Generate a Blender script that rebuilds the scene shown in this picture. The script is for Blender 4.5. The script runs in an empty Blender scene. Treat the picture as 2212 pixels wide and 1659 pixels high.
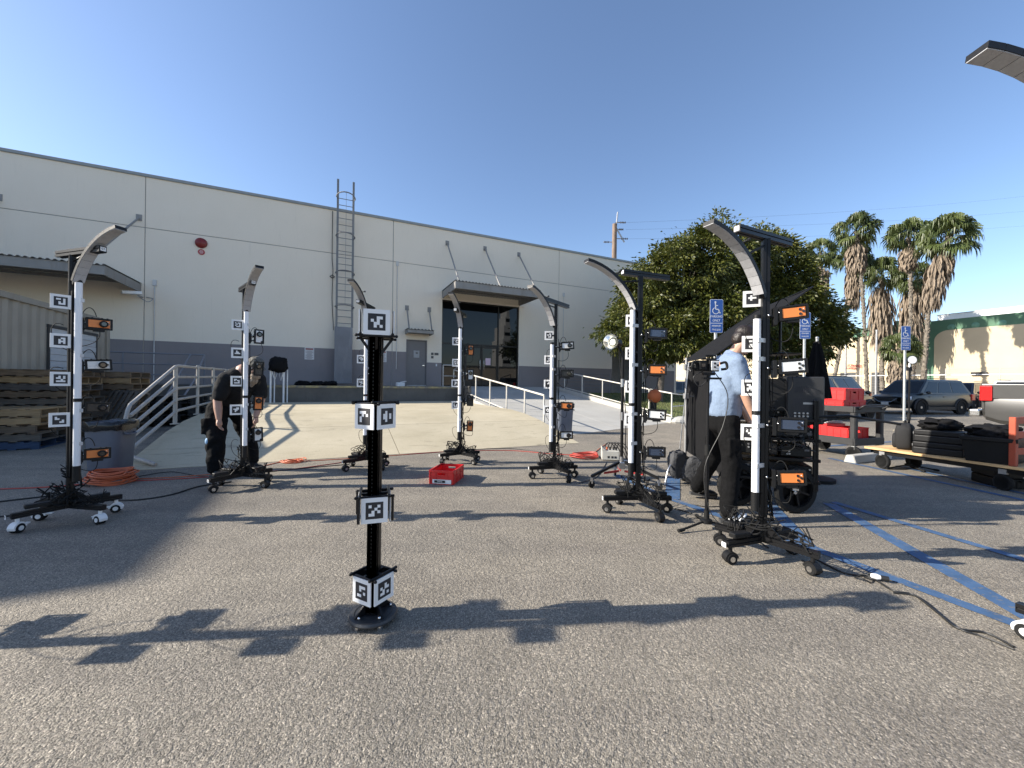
import bpy, bmesh, math, random
from mathutils import Vector, Matrix, Euler, noise
from math import radians, sin, cos, pi, atan2, hypot
random.seed(7)
scene = bpy.context.scene
# ------------------------------------------------------------ camera
F, CX, CY, CAMZ, ROLL = 850.0, 1106.0, 829.5, 1.25, radians(0.7)   # measured on a 2212 px wide view of the photograph
cam = bpy.data.cameras.new('camera'); camo = bpy.data.objects.new('camera', cam)
scene.collection.objects.link(camo); scene.camera = camo
cam.sensor_width = 36.0; cam.lens = 36.0 * F / 2212.0; cam.clip_start = 0.05; cam.clip_end = 3000
camo.matrix_world = Matrix.Translation((0, 0, CAMZ)) @ Matrix.Rotation(radians(90), 4, 'X') @ Matrix.Rotation(ROLL, 4, 'Z')
# ------------------------------------------------------------ sky and sun
SUN_EL, SUN_AZ = radians(28.5), radians(5.0)          # light travels towards +X, slightly +Y
LDIR = Vector((cos(SUN_EL) * cos(SUN_AZ), cos(SUN_EL) * sin(SUN_AZ), -sin(SUN_EL)))
world = bpy.data.worlds.new('World'); scene.world = world; world.use_nodes = True
wn = world.node_tree; wn.nodes.clear()
sky = wn.nodes.new('ShaderNodeTexSky'); sky.sky_type = 'NISHITA'; sky.sun_disc = False
sky.sun_elevation = SUN_EL; sky.sun_rotation = atan2(-LDIR.x, -LDIR.y)
sky.altitude = 60; sky.air_density = 1.0; sky.dust_density = 0.55; sky.ozone_density = 4.0
bg = wn.nodes.new('ShaderNodeBackground'); bg.inputs[1].default_value = 0.112
wo = wn.nodes.new('ShaderNodeOutputWorld')
tint = wn.nodes.new('ShaderNodeMix'); tint.data_type = 'RGBA'; tint.blend_type = 'MULTIPLY'; tint.inputs[0].default_value = 1.0; tint.inputs[7].default_value = (1.06, 0.975, 0.94, 1)   # camera white balance of the sky light
wn.links.new(sky.outputs[0], tint.inputs[6]); wn.links.new(tint.outputs[2], bg.inputs[0]); wn.links.new(bg.outputs[0], wo.inputs[0])
sl = bpy.data.lights.new('sun', 'SUN'); sl.energy = 4.6; sl.angle = radians(0.55); sl.color = (1.0, 0.93, 0.82)
so = bpy.data.objects.new('sun', sl); scene.collection.objects.link(so)
so.rotation_euler = LDIR.to_track_quat('-Z', 'Y').to_euler(); so.location = (-30, -5, 30)
scene.view_settings.view_transform = 'Standard'; scene.view_settings.look = 'None'
scene.view_settings.exposure = 1.12; scene.view_settings.gamma = 1.0
# ------------------------------------------------------------ measuring helpers (photo pixel -> place)
def ray(x, y):
    a = (x - CX) / F; b = (CY - y) / F
    return Vector((a * cos(ROLL) - b * sin(ROLL), 1.0, a * sin(ROLL) + b * cos(ROLL)))
def gp(x, y, z=0.0):
    d = ray(x, y); return Vector((0, 0, CAMZ)) + d * ((z - CAMZ) / d.z)
def at(x, y, Y): return Vector((0, 0, CAMZ)) + ray(x, y) * Y
TH = radians(24.7)                                    # direction of the warehouse wall
def B(s, t, z=0.0): return Vector((s * cos(TH) - t * sin(TH), s * sin(TH) + t * cos(TH), z))
def ST(p): return (p.x * cos(TH) + p.y * sin(TH), -p.x * sin(TH) + p.y * cos(TH))
# ------------------------------------------------------------ materials
MATS = {}
def M(name, col, rough=0.6, metal=0.0, var=0.12, scale=6.0, bump=0.0, bscale=60.0, coat=0.0, spec=0.5, dirt=None):
    if name in MATS: return MATS[name]
    m = bpy.data.materials.new(name); m.use_nodes = True; MATS[name] = m
    nt = m.node_tree; p = nt.nodes['Principled BSDF']
    p.inputs['Roughness'].default_value = rough; p.inputs['Metallic'].default_value = metal
    p.inputs['Specular IOR Level'].default_value = spec
    if coat: p.inputs['Coat Weight'].default_value = coat; p.inputs['Coat Roughness'].default_value = 0.08
    tc = nt.nodes.new('ShaderNodeTexCoord')
    if var > 0:
        n = nt.nodes.new('ShaderNodeTexNoise'); n.inputs['Scale'].default_value = scale; n.inputs['Detail'].default_value = 6
        nt.links.new(tc.outputs['Object'], n.inputs['Vector'])
        r = nt.nodes.new('ShaderNodeMapRange'); r.inputs[1].default_value = 0.25; r.inputs[2].default_value = 0.75
        r.inputs[3].default_value = 1 - var; r.inputs[4].default_value = 1 + var
        nt.links.new(n.outputs['Fac'], r.inputs[0])
        mx = nt.nodes.new('ShaderNodeMix'); mx.data_type = 'RGBA'; mx.blend_type = 'MULTIPLY'; mx.inputs[0].default_value = 1
        mx.inputs[6].default_value = (*col, 1); nt.links.new(r.outputs[0], mx.inputs[7])
        out = mx.outputs[2]
        if dirt:
            n2 = nt.nodes.new('ShaderNodeTexNoise'); n2.inputs['Scale'].default_value = dirt[1]; n2.inputs['Detail'].default_value = 9; n2.inputs['Roughness'].default_value = 0.65
            mp = nt.nodes.new('ShaderNodeMapping'); mp.inputs['Scale'].default_value = dirt[4] if len(dirt) > 4 else (1, 1, 1)
            nt.links.new(tc.outputs['Object'], mp.inputs[0]); nt.links.new(mp.outputs[0], n2.inputs['Vector'])
            r2 = nt.nodes.new('ShaderNodeMapRange'); r2.inputs[1].default_value = dirt[2]; r2.inputs[2].default_value = dirt[3]
            nt.links.new(n2.outputs['Fac'], r2.inputs[0])
            m2 = nt.nodes.new('ShaderNodeMix'); m2.data_type = 'RGBA'; m2.inputs[7].default_value = (*dirt[0], 1)
            nt.links.new(r2.outputs[0], m2.inputs[0]); nt.links.new(out, m2.inputs[6]); out = m2.outputs[2]
        nt.links.new(out, p.inputs['Base Color'])
    else: p.inputs['Base Color'].default_value = (*col, 1)
    if bump:
        n = nt.nodes.new('ShaderNodeTexNoise'); n.inputs['Scale'].default_value = bscale; n.inputs['Detail'].default_value = 5
        nt.links.new(tc.outputs['Object'], n.inputs['Vector'])
        b = nt.nodes.new('ShaderNodeBump'); b.inputs['Strength'].default_value = bump; b.inputs['Distance'].default_value = 0.02
        nt.links.new(n.outputs['Fac'], b.inputs['Height']); nt.links.new(b.outputs[0], p.inputs['Normal'])
    return m
def ramp(nt, fac, stops):
    r = nt.nodes.new('ShaderNodeValToRGB'); e = r.color_ramp.elements
    while len(e) < len(stops): e.new(0.5)
    for i, (pos, c) in enumerate(stops): e[i].position = pos; e[i].color = (*c, 1) if len(c) == 3 else c
    nt.links.new(fac, r.inputs[0]); return r.outputs[0]
def mixc(nt, fac, a, b, mode='MIX'):
    m = nt.nodes.new('ShaderNodeMix'); m.data_type = 'RGBA'; m.blend_type = mode
    for sock, v in ((m.inputs[0], fac), (m.inputs[6], a), (m.inputs[7], b)):
        if isinstance(v, (int, float)): sock.default_value = v
        elif isinstance(v, tuple): sock.default_value = (*v, 1)
        else: nt.links.new(v, sock)
    return m.outputs[2]
def tex(nt, kind, scale, vec, **kw):
    n = nt.nodes.new('ShaderNodeTex' + kind); n.inputs['Scale'].default_value = scale
    for k, v in kw.items():
        if k in n.inputs: n.inputs[k].default_value = v
        else: setattr(n, k, v)
    nt.links.new(vec, n.inputs['Vector']); return n
def asphalt_mat():
    m = bpy.data.materials.new('asphalt'); m.use_nodes = True; nt = m.node_tree; p = nt.nodes['Principled BSDF']
    tc = nt.nodes.new('ShaderNodeTexCoord'); o = tc.outputs['Object']
    v = tex(nt, 'Voronoi', 175, o, Randomness=1.0); v2 = tex(nt, 'Voronoi', 340, o)
    c1 = ramp(nt, v.outputs['Color'], [(0.0, (0.11, 0.099, 0.083)), (0.35, (0.20, 0.18, 0.151)), (0.7, (0.28, 0.252, 0.212)), (1.0, (0.52, 0.465, 0.39))])
    c2 = ramp(nt, v2.outputs['Color'], [(0.0, (0.6, 0.6, 0.6)), (1.0, (1.3, 1.28, 1.24))])
    c = mixc(nt, 1.0, c1, c2, 'MULTIPLY')
    big = tex(nt, 'Noise', 0.35, o, Detail=7.0, Roughness=0.6)
    c = mixc(nt, 1.0, c, ramp(nt, big.outputs['Fac'], [(0.3, (0.72, 0.73, 0.75)), (0.7, (1.18, 1.16, 1.12))]), 'MULTIPLY')
    med = tex(nt, 'Noise', 3.1, o, Detail=6.0, Roughness=0.7)
    c = mixc(nt, 1.0, c, ramp(nt, med.outputs['Fac'], [(0.3, (0.86, 0.86, 0.86)), (0.7, (1.1, 1.1, 1.1))]), 'MULTIPLY')
    # oil drips and old patches
    sp = tex(nt, 'Noise', 1.1, o, Detail=3.0)
    c = mixc(nt, ramp(nt, sp.outputs['Fac'], [(0.70, (0, 0, 0)), (0.76, (0.55, 0.55, 0.55))]), c, (0.07, 0.066, 0.06))
    # hairline cracks and faint tyre scuffs
    wob = tex(nt, 'Noise', 1.7, o, Detail=5.0); wv = nt.nodes.new('ShaderNodeVectorMath'); wv.operation = 'ADD'; wsc = nt.nodes.new('ShaderNodeVectorMath'); wsc.operation = 'SCALE'; wsc.inputs[3].default_value = 0.9
    nt.links.new(wob.outputs['Color'], wsc.inputs[0]); nt.links.new(o, wv.inputs[0]); nt.links.new(wsc.outputs[0], wv.inputs[1])
    cr = tex(nt, 'Voronoi', 0.22, wv.outputs[0], feature='DISTANCE_TO_EDGE')
    msk = tex(nt, 'Noise', 0.6, o, Detail=2.0); ck = mixc(nt, 1.0, ramp(nt, cr.outputs['Distance'], [(0.0, (0.4, 0.4, 0.4)), (0.002, (0, 0, 0))]), ramp(nt, msk.outputs['Fac'], [(0.45, (0, 0, 0)), (0.6, (1, 1, 1))]), 'MULTIPLY')
    c = mixc(nt, ck, c, (0.07, 0.064, 0.055))
    tmp = nt.nodes.new('ShaderNodeMapping'); tmp.inputs['Rotation'].default_value = (0, 0, -0.43); tmp.inputs['Scale'].default_value = (0.25, 2.4, 1); nt.links.new(o, tmp.inputs[0])
    ty = tex(nt, 'Noise', 1.3, tmp.outputs[0], Detail=4.0, Roughness=0.6); c = mixc(nt, 1.0, c, ramp(nt, ty.outputs['Fac'], [(0.35, (0.88, 0.88, 0.89)), (0.6, (1.04, 1.04, 1.03))]), 'MULTIPLY')
    nt.links.new(c, p.inputs['Base Color']); p.inputs['Roughness'].default_value = 0.85; p.inputs['Specular IOR Level'].default_value = 0.35
    b = nt.nodes.new('ShaderNodeBump'); b.inputs['Strength'].default_value = 0.6; b.inputs['Distance'].default_value = 0.005
    nt.links.new(v.outputs['Distance'], b.inputs['Height']); b.invert = True
    b2 = nt.nodes.new('ShaderNodeBump'); b2.inputs['Strength'].default_value = 0.5; b2.inputs['Distance'].default_value = 0.02
    n3 = tex(nt, 'Noise', 45, o, Detail=4.0); nt.links.new(n3.outputs['Fac'], b2.inputs['Height']); nt.links.new(b.outputs[0], b2.inputs['Normal'])
    nt.links.new(b2.outputs[0], p.inputs['Normal']); MATS['asphalt'] = m; return m
def concrete_mat(name, lo, hi, stain=(0.16, 0.14, 0.11), marks=0.5, streak=False):
    m = bpy.data.materials.new(name); m.use_nodes = True; nt = m.node_tree; p = nt.nodes['Principled BSDF']
    tc = nt.nodes.new('ShaderNodeTexCoord'); o = tc.outputs['Object']
    n = tex(nt, 'Noise', 0.8, o, Detail=9.0, Roughness=0.62)
    c = ramp(nt, n.outputs['Fac'], [(0.3, lo), (0.7, hi)])
    g = tex(nt, 'Noise', 70, o, Detail=3.0); c = mixc(nt, 1.0, c, ramp(nt, g.outputs['Fac'], [(0.3, (0.9, 0.9, 0.9)), (0.7, (1.08, 1.08, 1.08))]), 'MULTIPLY')
    mp = nt.nodes.new('ShaderNodeMapping'); nt.links.new(o, mp.inputs[0])
    mp.inputs['Scale'].default_value = (3.0, 3.0, 0.25) if streak else (0.5, 2.2, 1); mp.inputs['Rotation'].default_value = (0, 0, 0 if streak else 0.5)
    w = tex(nt, 'Noise', 2.2, mp.outputs[0], Detail=8.0, Roughness=0.75, Distortion=1.6)
    c = mixc(nt, ramp(nt, w.outputs['Fac'], [(0.56, (0, 0, 0)), (0.72, (marks, marks, marks))]), c, stain)
    nt.links.new(c, p.inputs['Base Color']); p.inputs['Roughness'].default_value = 0.8
    b = nt.nodes.new('ShaderNodeBump'); b.inputs['Strength'].default_value = 0.25; b.inputs['Distance'].default_value = 0.01
    nt.links.new(g.outputs['Fac'], b.inputs['Height']); nt.links.new(b.outputs[0], p.inputs['Normal']); MATS[name] = m; return m
def wood_mat(name, a, b_, scale=5):
    m = bpy.data.materials.new(name); m.use_nodes = True; nt = m.node_tree; p = nt.nodes['Principled BSDF']
    tc = nt.nodes.new('ShaderNodeTexCoord'); mp = nt.nodes.new('ShaderNodeMapping'); nt.links.new(tc.outputs['Object'], mp.inputs[0])
    mp.inputs['Scale'].default_value = (1.0, 14.0, 14.0)
    n = tex(nt, 'Noise', scale, mp.outputs[0], Detail=8.0, Roughness=0.6); n2 = tex(nt, 'Noise', 2.0, tc.outputs['Object'], Detail=3.0)
    c = ramp(nt, n.outputs['Fac'], [(0.3, a), (0.7, b_)])
    c = mixc(nt, 1.0, c, ramp(nt, n2.outputs['Fac'], [(0.3, (0.72, 0.72, 0.74)), (0.7, (1.15, 1.15, 1.12))]), 'MULTIPLY')
    oi = nt.nodes.new('ShaderNodeObjectInfo')
    c = mixc(nt, 1.0, c, ramp(nt, oi.outputs['Random'], [(0.0, (0.7, 0.72, 0.76)), (1.0, (1.2, 1.16, 1.08))]), 'MULTIPLY')
    nt.links.new(c, p.inputs['Base Color']); p.inputs['Roughness'].default_value = 0.8; MATS[name] = m; return m
asphalt_mat()
concrete_mat('apron_concrete', (0.40, 0.345, 0.235), (0.52, 0.455, 0.325), (0.165, 0.135, 0.095), 0.85)
concrete_mat('walk_concrete', (0.37, 0.355, 0.32), (0.47, 0.455, 0.415), (0.25, 0.235, 0.2), 0.35)
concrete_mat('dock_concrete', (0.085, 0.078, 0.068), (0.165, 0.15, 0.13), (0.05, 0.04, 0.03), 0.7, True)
concrete_mat('wall_paint', (0.83, 0.735, 0.60), (0.86, 0.765, 0.63), (0.70, 0.62, 0.505), 0.42, True)
concrete_mat('stripe_paint', (0.235, 0.208, 0.205), (0.27, 0.24, 0.236), (0.19, 0.168, 0.163), 0.5, True)
wood_mat('pallet_wood', (0.10, 0.068, 0.042), (0.23, 0.165, 0.105)); wood_mat('pallet_wood_new', (0.24, 0.155, 0.075), (0.40, 0.28, 0.155)); wood_mat('pallet_wood_grey', (0.085, 0.072, 0.06), (0.175, 0.15, 0.125))
wood_mat('deck_wood', (0.44, 0.27, 0.12), (0.66, 0.46, 0.25)); wood_mat('pole_wood', (0.15, 0.105, 0.08), (0.27, 0.20, 0.155))
BLK = M('black_aluminium', (0.009, 0.009, 0.010), 0.36, 0.2, 0.2, spec=0.35); BPL = M('black_plastic', (0.009, 0.009, 0.0095), 0.5, 0, 0.2, bump=0.05, spec=0.3)
RUB = M('rubber', (0.011, 0.011, 0.011), 0.75, 0, 0.2, spec=0.25); WPL = M('white_plastic', (0.78, 0.78, 0.77), 0.4, 0, 0.05)
WBD = M('white_board', (0.80, 0.80, 0.79), 0.55, 0, 0.03); PRT = M('marker_black', (0.02, 0.02, 0.024), 0.55, 0, 0.05)
ORG = M('orange_metal', (0.72, 0.22, 0.055), 0.4, 0.15, 0.05); NAVY = M('navy_metal', (0.055, 0.075, 0.12), 0.25, 0.3, 0.05)
SILV = M('silver_glass', (0.72, 0.72, 0.71), 0.3, 0, 0.04); CHR = M('chrome', (0.7, 0.7, 0.7), 0.2, 1.0, 0.1); LENS = M('lens_glass', (0.008, 0.008, 0.012), 0.06, 0, 0, spec=0.8)
TUBE = M('tube_diffuser', (0.82, 0.82, 0.83), 0.35, 0, 0.02); CLIP = M('clear_clip', (0.55, 0.55, 0.55), 0.2, 0, 0.2)
LEDP = M('led_panel', (0.40, 0.40, 0.41), 0.45, 0, 0.1, scale=60); GALV = M('galvanised_steel', (0.40, 0.40, 0.40), 0.45, 0.7, 0.15)
GREYP = M('grey_paint', (0.34, 0.345, 0.35), 0.5, 0.1, 0.1, dirt=((0.22, 0.19, 0.16), 9, 0.55, 0.75)); RAILP = M('rail_paint', (0.40, 0.375, 0.335), 0.5, 0.1, 0.12, dirt=((0.23, 0.10, 0.05), 14, 0.60, 0.70))
WRAIL = M('white_rail_paint', (0.58, 0.55, 0.49), 0.5, 0.1, 0.1, dirt=((0.28, 0.12, 0.06), 16, 0.62, 0.70))
RED = M('red_plastic', (0.60, 0.022, 0.022), 0.42, 0, 0.08); CLOTH = M('black_cloth', (0.0095, 0.0095, 0.0105), 0.9, 0, 0.25, spec=0.15, scale=30, bump=0.3, bscale=200)
# ------------------------------------------------------------ mesh helpers
COL = scene.collection
class MB:
    def __init__(s): s.v = []; s.f = []; s.m = []
    def add(s, vs, fs, mi=0):
        o = len(s.v); s.v += [Vector(v) for v in vs]; s.f += [tuple(i + o for i in f) for f in fs]; s.m += [mi] * len(fs); return s
    def box(s, c, d, rot=None, mi=0):
        c = Vector(c); hx, hy, hz = d[0] / 2, d[1] / 2, d[2] / 2
        vs = [Vector((x, y, z)) for z in (-hz, hz) for y in (-hy, hy) for x in (-hx, hx)]
        if rot is not None: vs = [rot @ v for v in vs]
        return s.add([c + v for v in vs], [(0, 2, 3, 1), (4, 5, 7, 6), (0, 1, 5, 4), (2, 6, 7, 3), (0, 4, 6, 2), (1, 3, 7, 5)], mi)
    def bb(s, x0, x1, y0, y1, z0, z1, mi=0): return s.box(((x0 + x1) / 2, (y0 + y1) / 2, (z0 + z1) / 2), (x1 - x0, y1 - y0, z1 - z0), None, mi)
    def frame(s, p, q, up=(0, 0, 1)):
        p = Vector(p); q = Vector(q); d = (q - p).normalized(); u = Vector(up)
        if abs(d.dot(u)) > 0.98: u = Vector((1, 0, 0)) if abs(d.x) < 0.9 else Vector((0, 1, 0))
        a = d.cross(u).normalized(); b = a.cross(d).normalized(); return p, q, a, b
    def beam(s, p, q, w, h, mi=0, up=(0, 0, 1)): return s.prism([(-w / 2, -h / 2), (w / 2, -h / 2), (w / 2, h / 2), (-w / 2, h / 2)], p, q, mi, up)
    def prism(s, poly, p, q, mi=0, up=(0, 0, 1)):
        p, q, a, b = s.frame(p, q, up); n = len(poly)
        vs = [p + a * x + b * y for x, y in poly] + [q + a * x + b * y for x, y in poly]
        fs = [tuple(range(n)), tuple(range(2 * n - 1, n - 1, -1))] + [(i, i + n, (i + 1) % n + n, (i + 1) % n) for i in range(n)]
        return s.add(vs, fs, mi)
    def tube(s, pts, r, n=8, mi=0, closed=False):
        pts = [Vector(p) for p in pts]; k = len(pts); rs = r if isinstance(r, (list, tuple)) else [r] * k
        vs = []; prev = None
        for i, p in enumerate(pts):
            d = (pts[(i + 1) % k if closed else min(i + 1, k - 1)] - pts[(i - 1) % k if closed else max(i - 1, 0)])
            d = d.normalized() if d.length > 1e-9 else Vector((0, 0, 1))
            if prev is None:
                u = Vector((0, 0, 1)) if abs(d.z) < 0.9 else Vector((1, 0, 0)); a = d.cross(u).normalized()
            else: a = (prev - d * prev.dot(d)); a = a.normalized() if a.length > 1e-6 else d.orthogonal().normalized()
            prev = a; b = d.cross(a)
            vs += [p + (a * cos(2 * pi * j / n) + b * sin(2 * pi * j / n)) * rs[i] for j in range(n)]
        fs = []
        for i in range(k if closed else k - 1):
            for j in range(n):
                i2 = (i + 1) % k; fs.append((i * n + j, i * n + (j + 1) % n, i2 * n + (j + 1) % n, i2 * n + j))
        if not closed: fs += [tuple(range(n - 1, -1, -1)), tuple(range((k - 1) * n, k * n))]
        return s.add(vs, fs, mi)
    def cyl(s, p, q, r, r2=None, n=16, mi=0): return s.tube([p, q], [r, r if r2 is None else r2], n, mi)
    def lathe(s, prof, n=24, o=(0, 0, 0), ax=(0, 0, 1), mi=0, cap=True):
        o = Vector(o); ax = Vector(ax).normalized(); a = ax.orthogonal().normalized(); b = ax.cross(a); vs = []; k = len(prof)
        for r, z in prof: vs += [o + ax * z + (a * cos(2 * pi * j / n) + b * sin(2 * pi * j / n)) * r for j in range(n)]
        fs = [(i * n + j, i * n + (j + 1) % n, (i + 1) * n + (j + 1) % n, (i + 1) * n + j) for i in range(k - 1) for j in range(n)]
        if cap and prof[0][0] > 1e-5: fs.append(tuple(range(n - 1, -1, -1)))
        if cap and prof[-1][0] > 1e-5: fs.append(tuple(range((k - 1) * n, k * n)))
        return s.add(vs, fs, mi)
    def ball(s, c, r, n=12, mi=0, rot=None):
        r = r if isinstance(r, (list, tuple)) else (r, r, r); c = Vector(c); vs = [Vector((0, 0, -r[2]))]; h = n // 2
        for i in range(1, h):
            t = -pi / 2 + pi * i / h
            vs += [Vector((cos(t) * cos(2 * pi * j / n) * r[0], cos(t) * sin(2 * pi * j / n) * r[1], sin(t) * r[2])) for j in range(n)]
        vs.append(Vector((0, 0, r[2])))
        if rot is not None: vs = [rot @ v for v in vs]
        fs = [(0, 1 + (j + 1) % n, 1 + j) for j in range(n)]
        for i in range(h - 2): fs += [(1 + i * n + j, 1 + i * n + (j + 1) % n, 1 + (i + 1) * n + (j + 1) % n, 1 + (i + 1) * n + j) for j in range(n)]
        l = len(vs) - 1; fs += [(l, 1 + (h - 2) * n + j, 1 + (h - 2) * n + (j + 1) % n) for j in range(n)]
        return s.add([c + v for v in vs], fs, mi)
    def quad(s, a, b, c, d, mi=0): return s.add([a, b, c, d], [(0, 1, 2, 3)], mi)
    def grid(s, fn, nu, nv, mi=0):
        vs = [fn(i / nu, j / nv) for j in range(nv + 1) for i in range(nu + 1)]
        return s.add(vs, [(j * (nu + 1) + i, j * (nu + 1) + i + 1, (j + 1) * (nu + 1) + i + 1, (j + 1) * (nu + 1) + i) for j in range(nv) for i in range(nu)], mi)
    def mesh(s, name, mats, smooth=None):
        me = bpy.data.meshes.new(name); me.from_pydata([tuple(v) for v in s.v], [], s.f)
        for m in (mats if isinstance(mats, (list, tuple)) else [mats]): me.materials.append(m if not isinstance(m, str) else MATS[m])
        if any(s.m): me.polygons.foreach_set('material_index', s.m)
        bm = bmesh.new(); bm.from_mesh(me); bmesh.ops.recalc_face_normals(bm, faces=bm.faces); bm.to_mesh(me); bm.free()
        if smooth is not None:
            me.polygons.foreach_set('use_smooth', [True] * len(me.polygons)); me.set_sharp_from_angle(angle=radians(smooth))
        return me
    def build(s, name, mats, parent=None, smooth=None, bevel=0.0, seg=1):
        o = bpy.data.objects.new(name, s.mesh(name, mats, smooth)); COL.objects.link(o)
        if parent: o.parent = parent
        if bevel:
            b = o.modifiers.new('bevel', 'BEVEL'); b.width = bevel; b.segments = seg; b.limit_method = 'ANGLE'; b.angle_limit = radians(40)
        return o
def inst(me, name, parent=None, loc=(0, 0, 0), rot=None):
    o = bpy.data.objects.new(name, me); COL.objects.link(o); o.parent = parent; o.location = loc
    if rot is not None: o.rotation_euler = rot if isinstance(rot, (tuple, list, Euler)) else Matrix(rot).to_euler()
    return o
def tag(o, label, cat, group=None):
    o['label'] = label; o['category'] = cat
    if group: o['group'] = group
    return o
def thing(name, label, cat, loc=(0, 0, 0), rz=0.0, group=None):
    o = bpy.data.objects.new(name, None); o.empty_display_size = 0.1; COL.objects.link(o)
    o.location = loc; o.rotation_euler = (0, 0, rz); return tag(o, label, cat, group)
def struct(o): o['kind'] = 'structure'; return o
def copy_tree(o, parent=None):
    c = o.copy(); COL.objects.link(c); c.parent = parent
    for ch in list(o.children): copy_tree(ch, c)
    return c
def rotz(a): return Matrix.Rotation(a, 3, 'Z')
def bez(p0, p1, p2, p3, n=10):
    p0, p1, p2, p3 = map(Vector, (p0, p1, p2, p3))
    return [p0 * (1 - t) ** 3 + p1 * 3 * t * (1 - t) ** 2 + p2 * 3 * t * t * (1 - t) + p3 * t ** 3 for t in [i / n for i in range(n + 1)]]
def spline(pts, n=6):
    pts = [Vector(p) for p in pts]; out = []
    for i in range(len(pts) - 1):
        a = pts[max(i - 1, 0)]; b = pts[i]; c = pts[i + 1]; d = pts[min(i + 2, len(pts) - 1)]
        for k in range(n):
            t = k / n; out.append(0.5 * ((2 * b) + (c - a) * t + (2 * a - 5 * b + 4 * c - d) * t * t + (3 * b - a - 3 * c + d) * t ** 3))
    return out + [pts[-1]]
def text_part(body, name, parent, mat, size, M3, loc, extrude=0.001, align='CENTER'):
    cu = bpy.data.curves.new(name, 'FONT'); cu.body = body; cu.size = size; cu.extrude = extrude; cu.align_x = align; cu.align_y = 'CENTER'; cu.resolution_u = 3
    t = bpy.data.objects.new(name, cu); COL.objects.link(t); dg = bpy.context.evaluated_depsgraph_get(); dg.update()
    me = bpy.data.meshes.new_from_object(t.evaluated_get(dg)); bpy.data.objects.remove(t); me.materials.clear(); me.materials.append(mat)
    o = bpy.data.objects.new(name, me); COL.objects.link(o); o.parent = parent; o.matrix_local = Matrix.Translation(loc) @ M3.to_4x4(); return o
FACE_M = Matrix(((1, 0, 0), (0, 0, -1), (0, 1, 0)))     # text that reads from -Y
# ============================================================ SETTING
g = MB().add([(-300, -300, 0), (500, -300, 0), (500, 700, 0), (-300, 700, 0)], [(0, 1, 2, 3)]).build('asphalt_ground', 'asphalt'); struct(g)
def frame_empty(name, label, cat): return thing(name, label, cat, (0, 0, 0), TH)
def apron_z(t):
    prof = [(7.05, 0.006), (7.9, 0.17), (8.8, 0.34), (9.7, 0.45), (10.6, 0.50), (15.8, 0.52)]
    if t <= prof[0][0]: return prof[0][1]
    for (a, za), (b, zb) in zip(prof, prof[1:]):
        if t <= b: return za + (zb - za) * (t - a) / (b - a)
    return prof[-1][1]
def slab(name, s0, s1, t0, t1, mat, joints_s=(), joints_t=(), zf=apron_z, skirt=True):
    """sloping concrete: each cast bay is a piece of its own with a sawn joint between"""
    root = bpy.data.objects.new(name, None); COL.objects.link(root); root.rotation_euler = (0, 0, TH); struct(root)
    ss = [s0] + list(joints_s) + [s1]; ts = [t0] + list(joints_t) + [t1]; gpw = 0.006
    for a, b in zip(ss, ss[1:]):
        for c, d in zip(ts, ts[1:]):
            mb = MB(); n = 8; a2, b2, c2, d2 = a + gpw, b - gpw, c + (0 if c == t0 else gpw), d - gpw
            cuts = [c2 + (d2 - c2) * i / n for i in range(n + 1)]
            vs = []
            for t in cuts: vs += [(a2, t, zf(t)), (b2, t, zf(t)), (a2, t, -0.1), (b2, t, -0.1)]
            fs = []
            for i in range(n): o = 4 * i; p = o + 4; fs += [(o, o + 1, p + 1, p), (o, p, p + 2, o + 2), (o + 1, o + 3, p + 3, p + 1)]
            fs += [(0, 2, 3, 1), (4 * n, 4 * n + 1, 4 * n + 3, 4 * n + 2)]
            mb.add(vs, fs); mb.build('concrete_bay', mat, root)
    mb = MB(); n = 24; vs = []
    for i in range(n + 1):
        t = t0 + 0.02 + (t1 - t0 - 0.04) * i / n; vs += [(s0 + 0.01, t, zf(t) - 0.012), (s1 - 0.01, t, zf(t) - 0.012)]
    mb.add(vs, [(2 * i, 2 * i + 1, 2 * i + 3, 2 * i + 2) for i in range(n)]).build('joint_filler', M('joint_dark', (0.10, 0.09, 0.08), 0.9), root)
    return root
slab('concrete_apron', -2.62, 4.85, 7.05, 15.78, 'apron_concrete', (1.1,), (8.8, 10.6))
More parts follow.
